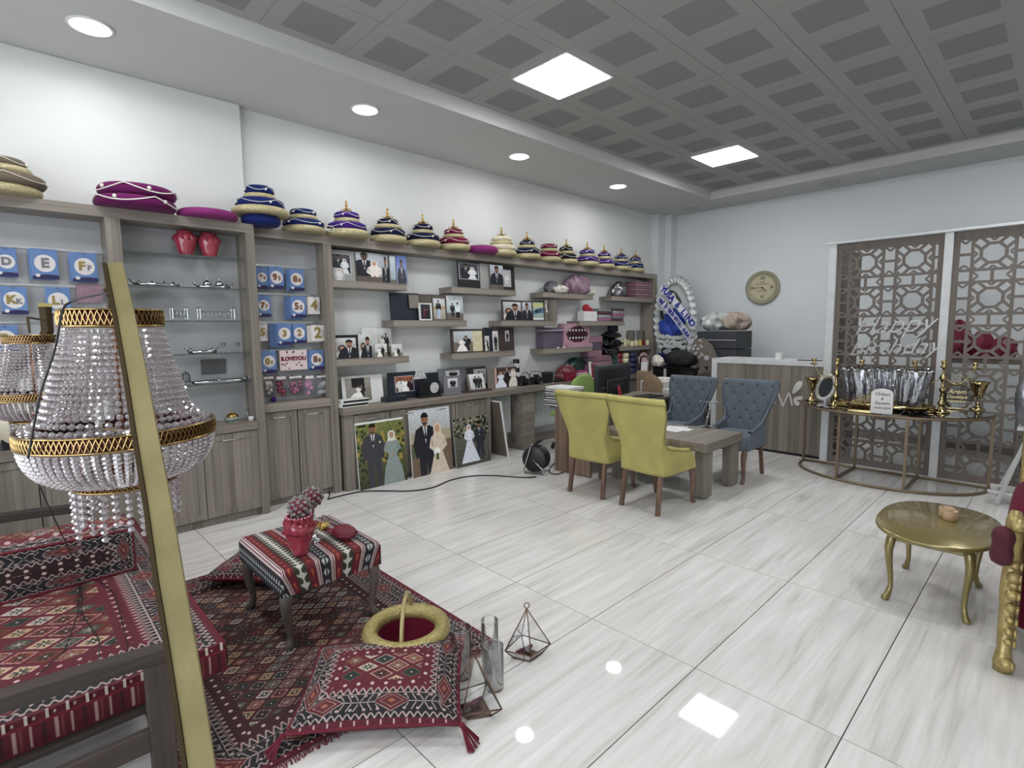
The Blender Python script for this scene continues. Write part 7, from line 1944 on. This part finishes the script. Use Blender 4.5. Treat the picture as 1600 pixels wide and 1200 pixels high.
# ================================================================== gold basket, cylinder vases, terrariums
bk = thing('gold_rimmed_basket', 'round basket with a padded gold brocade rim and wine velvet lining', 'basket', (1.30, 2.105, .014))
bc_ = Vector((1.30, 2.105, .0145)); RZt = .155; RO = .172
MB().tube([(bc_.x+RO*cos(2*pi*i/48), bc_.y+RO*sin(2*pi*i/48), RZt) for i in range(48)], .037, 16, True).build('padded_rim', mat('gold_brocade_rim', 'a1935f', .35, .4, var=.3, scale=70, bump=.8, bscale=110), bk, smooth=True)
MB().lathe([(0, .001), (.11, .001), (.13, .02), (.165, .13), (.155, .13), (.12, .02), (0, .012)], bc_, 36).build('bowl', rv, bk, smooth=True)
MB().lathe([(.150, .14), (.13, .07), (.105, .03), (0, .024)], bc_, 36).build('velvet_lining', rv, bk, smooth=True)
hp = []
for i in range(21):
    a = pi*i/20; hp.append(bc_+Vector((.0, -.0, 0))+Vector((.11, .13, 0))*cos(a)+Vector((0, 0, .14+.165*sin(a))))
MB().tube(hp, [.010]*21, 8).build('handle', mat('gold_ribbon_handle', '9c8f63', .4, .3), bk, smooth=True)
vg = glass('vase_glass', (1, 1, 1), .02, .02)
for k, (px, py, r, h, lb) in enumerate(((721, 1062, .048, .235, 'left clear glass cylinder vase beside the pillow'), (766, 1052, .040, .245, 'tall clear glass cylinder vase at the back'), (772, 1080, .044, .20, 'lower clear glass cylinder vase in front'))):
    p = AZ(px, py-6, 0)
    t = thing('cylinder_vase', lb, 'vase', (p.x, p.y, 0), group='clear glass cylinder vases')
    MB().lathe([(0, .0005), (r-.002, .0005), (r, .004), (r, h-.002), (r-.002, h), (r-.0035, h-.002), (r-.0035, .010), (0, .009)], (p.x, p.y, 0), 40).build('glass', vg, t, smooth=True)
    MB().lathe([(r*.99, h-.001), (r+.001, h), (r*.99, h+.001), (r*.97, h), (r*.99, h-.001)], (p.x, p.y, 0), 40).build('glass_rim', mat('rim_glass', 'aab0b0', .1, alpha=.6), t, smooth=True)
    MB().lathe([(0, .0105), (.021, .0105), (.021, .030), (.008, .032), (.006, .038), (0, .040)], (p.x, p.y, 0), 16).build('candle', mat('pale_candle', 'c5c3c0', .4), t, smooth=True)
copper = mat('copper_bars', '6e5648', .3, .8); flow = mat('dried_rose', '4f2233', .8, var=.35, scale=50)
tg = glass('terrarium_glass', (.96, .97, .97), .02, .04)
def terr(pts, apex, label, ringpx, floor_in=.45):
    """pts: four pixel corners of the equator on plane z, apex pixel; built as a pyramid on a shallow inverted base"""
    z = .048
    E_ = [AZ(px, py, z) for px, py in pts]; c = sum(E_, Vector())/4; 
    A = Vector((c.x, c.y, 0)); A.z = AX(apex[0], apex[1], c.x).z if 0 else None or .0
    # apex height on the vertical through the centre
    d = ray(*apex); tt = (c.x*_f.x+c.y*_f.y)/(d.x*_f.x+d.y*_f.y); A = Vector((c.x, c.y, CAM.z+d.z*tt))
    B_ = [c+(e-c)*.62 for e in E_]
    for b in B_: b.z = .004
    t = thing('geometric_terrarium', label, 'terrarium', (c.x, c.y, 0), group='copper and glass terrariums')
    for i in range(4):
        a, b = E_[i], E_[(i+1) % 4]; pa, pb = B_[i], B_[(i+1) % 4]
        for nm, (p, q, r) in (('copper_bar', (a, b, .003)), ('copper_bar', (a, A, .003)), ('copper_bar', (a, pa, .003)), ('copper_bar', (pa, pb, .003))):
            MB().tube([p, q], r, 6).build(nm, copper, t, smooth=True)
        mb = MB(); v = [mb.bm.verts.new(p) for p in (a, b, A)]; mb.bm.faces.new(v); mb.build('pane', tg, t)
        mb = MB(); v = [mb.bm.verts.new(p) for p in (pa, pb, b, a)]; mb.bm.faces.new(v); mb.build('pane', tg, t)
    mb = MB(); v = [mb.bm.verts.new(p+Vector((0, 0, .001))) for p in B_]; mb.bm.faces.new(v); mb.build('base_plate', copper, t)
    MB().tube([A+Vector((.012*cos(2*pi*i/16)*.7, -.012*cos(2*pi*i/16)*.7, .016+.014*sin(2*pi*i/16))) for i in range(16)], .0025, 6, True).build('ring', copper, t, smooth=True)
    rr = random.Random(7)
    for i in range(7):
        a = rr.uniform(0, 6.28); q = rr.uniform(.0, .05); f = MB(); x, y = c.x+q*cos(a), c.y+q*sin(a)
        for k in range(7):
            b = k*2.4; f.ball((x+.010*cos(b)*(k/7+.2), y+.010*sin(b)*(k/7+.2), .022+.004*(i % 3)+.006*(k % 3)), .009, 6)
        f.build('dried_flower', flow, t, smooth=True)
terr([(705, 1083), (760, 1066), (784, 1108), (722, 1118)], (742, 1022), 'copper edged glass terrarium with dried flowers beside the pillow', None)
terr([(789, 1017), (815, 992), (860, 1006), (830, 1026)], (821, 951), 'copper edged glass terrarium standing farther out on the tiles', None)
# ================================================================== flower stand and the crowded corner behind the desk
fl_w = mat('white_petals', 'c2c5c4', .7, var=.06); fl_b = mat('blue_fabric', '1f3c96', .6, var=.15, sheen=.2); fl_d = mat('deep_blue_satin', '1a2160', .4, var=.25); leafm = mat('dark_leaves', '27332a', .7, var=.3)
WX = 8.0; wc_ = Vector((WX, 4.44, 1.72))
fs = thing('funeral_style_wreath', 'tall oval white and blue flower wreath on a stand in the far corner', 'wreath', (WX, 4.44, 0))
fs.name = 'flower_wreath'
def ov(a, r=1): return Vector((WX, wc_.y+.33*r*cos(a), wc_.z+.64*r*sin(a)))
MB().prism([(.31*cos(2*pi*i/36), .62*sin(2*pi*i/36)) for i in range(36)], Matrix.Translation((WX+.03, wc_.y, wc_.z)) @ frame_mat('-x'), .02).build('backing', mat('pale_netting', 'b3b7b6', .8, var=.1), fs)
rr = random.Random(2)
for i in range(34):
    a = 2*pi*i/34; c = ov(a)
    def pf(u, v, c=c, a=a):
        q = 2*pi*u; r = .062*(1+.10*cos(5*q))*v; return c+Vector((-.02-.035*v*v, r*cos(q), r*sin(q)))
    MB().grid(pf, 15, 3, closed=True).build('petal_rosette', fl_w, fs, smooth=True)
def daisies(n, f, m, r, nm):
    for i in range(n):
        c = f(i); mb = MB()
        for k in range(6):
            a = k*pi/3+i; mb.lathe([(0, -.4), (.5, -.2), (.62, 0), (.5, .2), (0, .4)], (0, 0, 0), 6, M=Matrix.Translation(c+Vector((-.01, r*.55*cos(a), r*.55*sin(a)))) @ Matrix.Scale(r*.8, 4))
        mb.ball(c+Vector((-.02, 0, 0)), r*.28, 6)
        mb.build(nm, m, fs, smooth=True)
for (cy_, cz_, ry_, rz_) in ((.02, -.38, .24, .22), (.10, .22, .17, .24)):
    tmp = crumple((WX-.035, wc_.y+cy_, wc_.z+cz_-rz_), .05, ry_, rz_*1.1, 8, n=20, m=12, amp=.2); tmp.build('leaf_mass', leafm, fs, smooth=True)['kind'] = 'stuff'
daisies(26, lambda i: Vector((WX-.10, wc_.y+.24-.035*(i % 9)+rr.uniform(-.04, .04), wc_.z+.34-.10*(i//9)+rr.uniform(-.04, .04))), fl_w, .045, 'white_flower')
daisies(30, lambda i: Vector((WX-.11, wc_.y+.24-.05*(i % 10)+rr.uniform(-.02, .02), wc_.z-.30-.075*(i//10)+rr.uniform(-.02, .02))), fl_w, .042, 'white_flower')
mb = crumple((WX-.05, wc_.y+.08, wc_.z-.28), .08, .19, .17, 5, n=20, m=14, amp=.25); mb.build('blue_drape', fl_b, fs, smooth=True)
mb = crumple((WX-.06, wc_.y-.02, wc_.z-.08), .08, .18, .17, 6, n=20, m=14, amp=.25); mb.build('blue_drape', fl_b, fs, smooth=True)
def fan(u, v): a = -pi*.86+pi*.72*u; r = .12+.16*v; return Vector((WX-.09-.02*sin(u*40), wc_.y-.04+r*cos(a)*.9, wc_.z-.42+r*sin(a)*.9+.006*sin(u*60)))
MB().grid(fan, 60, 4).build('white_fan', fl_w, fs, smooth=True, solid=.004)
MB().lathe([(.03, .78), (.05, .9), (.10, 1.02), (.22, 1.14), (.22, 1.16), (.05, 1.1)], (WX-.03, wc_.y+.05, 0), 26).build('blue_skirt', fl_d, fs, smooth=True)
MB().lathe([(.04, .70), (.06, .71), (.055, .74), (.06, .80), (.05, .84), (.03, .80)], (WX-.03, wc_.y+.05, 0), 18).build('satin_knot', mat('pink_satin', 'a08a98', .4), fs, smooth=True)
for dx, dy in ((-.15, .12), (-.15, -.12), (.2, .0)):
    MB().tube([(WX+.02, wc_.y+.03, 1.3), (WX+.02+dx, wc_.y+.03+dy, 0)], .012, 6).build('stand_leg', leafm, fs)
def ribbon(a, b, w_, s_, size, label, sag=.05, x=WX-.16):
    """banner of white satin with dark blue letters; a, b are (y, z) ends"""
    t = bpy.data.objects.new('sash', None)
    A = Vector((x, a[0], a[1])); B = Vector((x, b[0], b[1])); d = (B-A); L = d.length; dn = d.normalized(); nrm = Vector((-1, 0, 0)); upv = nrm.cross(dn)
    def P(u, q):
        p = A+d*u+Vector((-.02*sin(pi*u), 0, 0))-upv*sag*sin(pi*u)*(-1)
        return p+upv*w_*q
    o = MB().grid(lambda u, v: P(u, v-.5), 24, 2).build('sash', mat('white_satin', 'd5d6da', .4), fs, smooth=True)
    txt = mat('royal_blue_print', '1c2a86', .5)
    # letters laid one after another along the sash
    n = len(s_)
    for i, ch in enumerate(s_):
        if ch == ' ': continue
        u = (i+.5)/n*.94+.03; p = P(u, 0); q = (P(min(1, u+.02), 0)-P(u-.02, 0)).normalized(); upl = nrm.cross(q)
        Mx_ = Matrix(((q.x, upl.x, nrm.x, p.x-.004), (q.y, upl.y, nrm.y, p.y), (q.z, upl.z, nrm.z, p.z), (0, 0, 0, 1)))
        text(ch, size, Mx_, txt, fs, name='letter', ext=.001, bold=.004 if ch == '&' else .0065).scale = (1 if n < 15 else .62, 1, 1)
    return o
y0, z0 = AX(1033, 448, WX-.16).yz; y1, z1 = AX(1085, 510, WX-.16).yz
ribbon((y0, z0), (y1, z1), .105, 'YUSA & LINO', .125, '', sag=.02)
y0, z0 = AX(1028, 466, WX-.18).yz; y1, z1 = AX(1077, 528, WX-.18).yz
ribbon((y0, z0), (y1, z1), .095, 'YENİ İŞ YERİN HAYIRLI OLSUN', .078, '', sag=.03, x=WX-.18)
# low storage table carrying the clutter
tb = thing('storage_table', 'dark low table behind the desk loaded with boxes', 'table', (7.4, 3.75, 0))
MB().box(6.95, 3.32, .72, 8.25, 4.25, .75).build('tabletop', brownf, tb, bevel=.003)
for x in (7.0, 8.2):
    for y in (3.36, 4.2): MB().box(x-.02, y-.02, 0, x+.02, y+.02, .72).build('leg', brownf, tb)
# dark crates with plastic wrapped flowers
crate = mat('anthracite_crate', '2c2e33', .5)
cy1 = AX(1098, 510, 7.6).y; cy0 = AX(1160, 510, 7.6).y
for k in range(3):
    z = .7505+.26*k; w0 = cy0+(.0 if k else -.10)
    t = thing('dark_crate', 'anthracite crate, %s of the stack behind the counter' % ('lowest', 'middle', 'topmost')[k], 'crate', (7.6, (cy0+cy1)/2, z), group='anthracite crates behind the counter')
    MB().box(7.42, w0, z, 7.95, cy1, z+.25).build('body', crate, t, bevel=.008)
    MB().box(7.41, w0+.01, z+.12, 7.42, cy1-.01, z+.128).build('groove', MATS['vent_grey'], t)
zt = .7505+.78
mb = crumple((7.66, (cy0+cy1)/2+.12, zt), .20, .20, .15, 61, n=22, m=14, amp=.3); tag(mb.build('plastic_wrapped_flowers', mat('clouded_plastic', 'a9abaa', .25, var=.25, scale=20, bump=1, bscale=22, alpha=.9), None, smooth=True, loc=(7.66, (cy0+cy1)/2, zt)), 'clear plastic wrapped flowers on the top crate, left part', 'flowers')
mb = crumple((7.66, (cy0+cy1)/2-.18, zt), .18, .16, .14, 63, n=22, m=14, amp=.35); tag(mb.build('dried_flowers', mat('dried_beige', '8f8276', .6, var=.4, scale=25, bump=1, bscale=30), None, smooth=True, loc=(7.66, (cy0+cy1)/2-.2, zt)), 'beige dried flowers on the top crate, right part', 'flowers')
# leaning lattice offcut
t = thing('lattice_offcut', 'leaning triangular offcut of brown lattice board beside the wreath', 'board', (7.75, 3.9, .75))
q = [AX(1085, 530, 7.35), AX(1100, 528, 7.35), AX(1113, 540, 7.35), AX(1140, 600, 7.35), AX(1062, 600, 7.35)]
mb = MB(); v = [mb.bm.verts.new(p) for p in q]; v2 = [mb.bm.verts.new(p+Vector((.012, 0, 0))) for p in q]; mb.bm.faces.new(v); mb.bm.faces.new(v2[::-1])
for i in range(5): mb.bm.faces.new((v[i], v[(i+1) % 5], v2[(i+1) % 5], v2[i]))
mb.build('board', latm, t)
for k, (px, py, r, a) in enumerate(((1080, 533, 4, 0), (1088, 527, 2.2, 1), (1094, 532, 2.2, 2), (1075, 540, 2.4, 1), (1086, 540, 2.4, 1), (1096, 541, 2.4, 2), (1076, 545, 2.2, 0), (1083, 545, 2.2, 0), (1091, 545, 2.2, 0), (1070, 553, 2.4, 1), (1078, 552, 2.4, 2), (1087, 552, 2.4, 1), (1097, 554, 2.4, 2), (1104, 559, 3.8, 0), (1093, 558, 2.4, 1))):
    p = AX(px, py, 7.345); rr_ = r*.0105
    pts = [(rr_*cos(2*pi*i/8+pi/8)*(1.0 if a == 0 else 1.35), rr_*sin(2*pi*i/8+pi/8)*(.95 if a == 0 else .6)) for i in range(8)]
    an = {0: 0, 1: .8, 2: -.8}[a]
    MB().prism([(x*cos(an)-y*sin(an), x*sin(an)+y*cos(an)) for x, y in pts], Matrix.Translation(p) @ frame_mat('-x'), .003).build('cut_opening', mat('pale_wall_seen_through', 'a9abac', .8), t)
# clutter standing nearer: black storage box, printer, cartons
def bx(px0, px1, pyt, pyb, x, m, nm, lb, cat, d=.3, bev=.004, zb=None):
    a = AX(px0, pyb, x); b = AX(px1, pyt, x); z0 = zb if zb is not None else a.z
    return tag(MB().box(x, b.y, z0, x+d, a.y, max(b.z, z0+.02)).build(nm, m, None, bevel=bev, loc=(x, (a.y+b.y)/2, z0)), lb, cat)
st = thing('side_table', 'low white cupboard beyond the desk carrying cartons and a black box', 'cupboard', (6.5, 3.75, 0))
MB().box(6.25, 3.36, 0, 6.85, 4.40, .60).build('body', white_lac, st, bevel=.004)
for y in (3.37, 3.72, 4.06): MB().box(6.238, y, .03, 6.249, y+.33, .585).build('door', white_lac, st, bevel=.002)
card = mat('carton_brown', '86725a', .7, var=.1, bump=.2)
bx(1000, 1037, 597, 625, 6.30, mat('white_carton', 'b9b7b3', .6), 'white_carton', 'white carton on the cupboard beside the computer screen', 'box', zb=.6005)
mb = crumple((6.27, AX(1018, 610, 6.27).y, .6005), .02, .15, .20, 44, amp=.12)
tag(mb.build('paper_bag', card, None, smooth=True, loc=(6.27, 3.9, .6)), 'crumpled brown paper bag against the white carton', 'bag')
bx(1027, 1050, 609, 630, 6.28, mat('white_box_card', 'bdbdbb', .5), 'white_box', 'small plain white box right of the paper bag', 'box', d=.2, zb=.6005)
bx(1018, 1042, 592, 600, 6.45, whitef, 'folded_papers', 'folded white papers on top of the white carton', 'paper', d=.25)
blk = mat('glossy_black', '101113', .15)
t = thing('storage_box', 'glossy black storage box with a lid behind the blue chairs', 'box', (7.1, 3.9, .75))
a = AX(1020, 592, 6.98); b = AX(1086, 575, 6.98)
MB().box(6.98, b.y, .7505, 7.40, a.y, b.z-.02).build('body', blk, t, bevel=.01); MB().box(6.96, b.y-.01, b.z-.02, 7.42, a.y+.01, b.z).build('lid', blk, t, bevel=.006)
MB().box(6.972, (a.y+b.y)/2+.11, .76, 6.979, (a.y+b.y)/2+.15, b.z-.03).build('latch', MATS['vent_grey'], t)
mb = crumple((7.2, (a.y+b.y)/2+.02, b.z+.0005), .16, .24, .13, 71, amp=.15); tag(mb.build('black_cloth', mat('black_cloth', '121215', .9), None, smooth=True, loc=(7.2, 3.9, b.z)), 'black cloth heaped on the storage box lid', 'cloth')
bx(1012, 1024, 568, 600, 6.9, card, 'carton', 'small brown carton left of the black storage box', 'box', d=.2, zb=.7505) if 0 else None
mb = crumple((7.02, a.y-.05, b.z+.0005), .06, .09, .09, 73, amp=.25); tag(mb.build('white_bag', MATS['white_film'], None, smooth=True, loc=(7.02, a.y, b.z)), 'small crumpled white plastic bag on the left end of the storage box', 'bag')
mb = crumple((7.15, 3.62, .7505), .12, .20, .16, 75, amp=.2); tag(mb.build('brown_sack', mat('brown_sacking', '4a4039', .85, var=.2, bump=.4), None, smooth=True, loc=(7.2, 3.5, .75)), 'brown fabric sack below the lattice offcut', 'sack')
t = thing('hand_bag', 'brown and white carry bag with a black handle, right of the flower rolls', 'bag', (6.6, 4.2, .6))
p = AX(1008, 590, 6.55); MB().box(6.45, p.y-.09, .6005, 6.60, p.y+.08, .98).build('body', card, t, bevel=.01)
MB().tube([(6.52, p.y-.08, .97), (6.52, p.y-.09, 1.13), (6.52, p.y-.03, 1.19), (6.52, p.y+.05, 1.17), (6.52, p.y+.07, .97)], .014, 8).build('handle', blackm, t, smooth=True)
MB().box(6.50, p.y-.06, .98, 6.56, p.y+.04, 1.10).build('white_paper', whitef, t, bevel=.004)
# tall black vase stands by the upright
t = thing('floor_lamp_stands', 'cluster of dark tripods beside the screen', 'tripod', (5.85, 3.98, 0)); t.name = 'camera_tripod'
for dx, dy in ((.14, 0), (-.08, .13), (-.08, -.13)): MB().tube([(5.80, 4.12, 1.0), (5.80+dx*1.5, 4.12+dy, .0)], [.012, .009], 7).build('leg', blackm, t, smooth=True)
MB().tube([(5.80, 4.12, .95), (5.80, 4.12, 1.22)], .016, 8).build('column', blackm, t, smooth=True); MB().box(5.76, 4.08, 1.22, 5.84, 4.16, 1.29).build('head', blackm, t, bevel=.01)
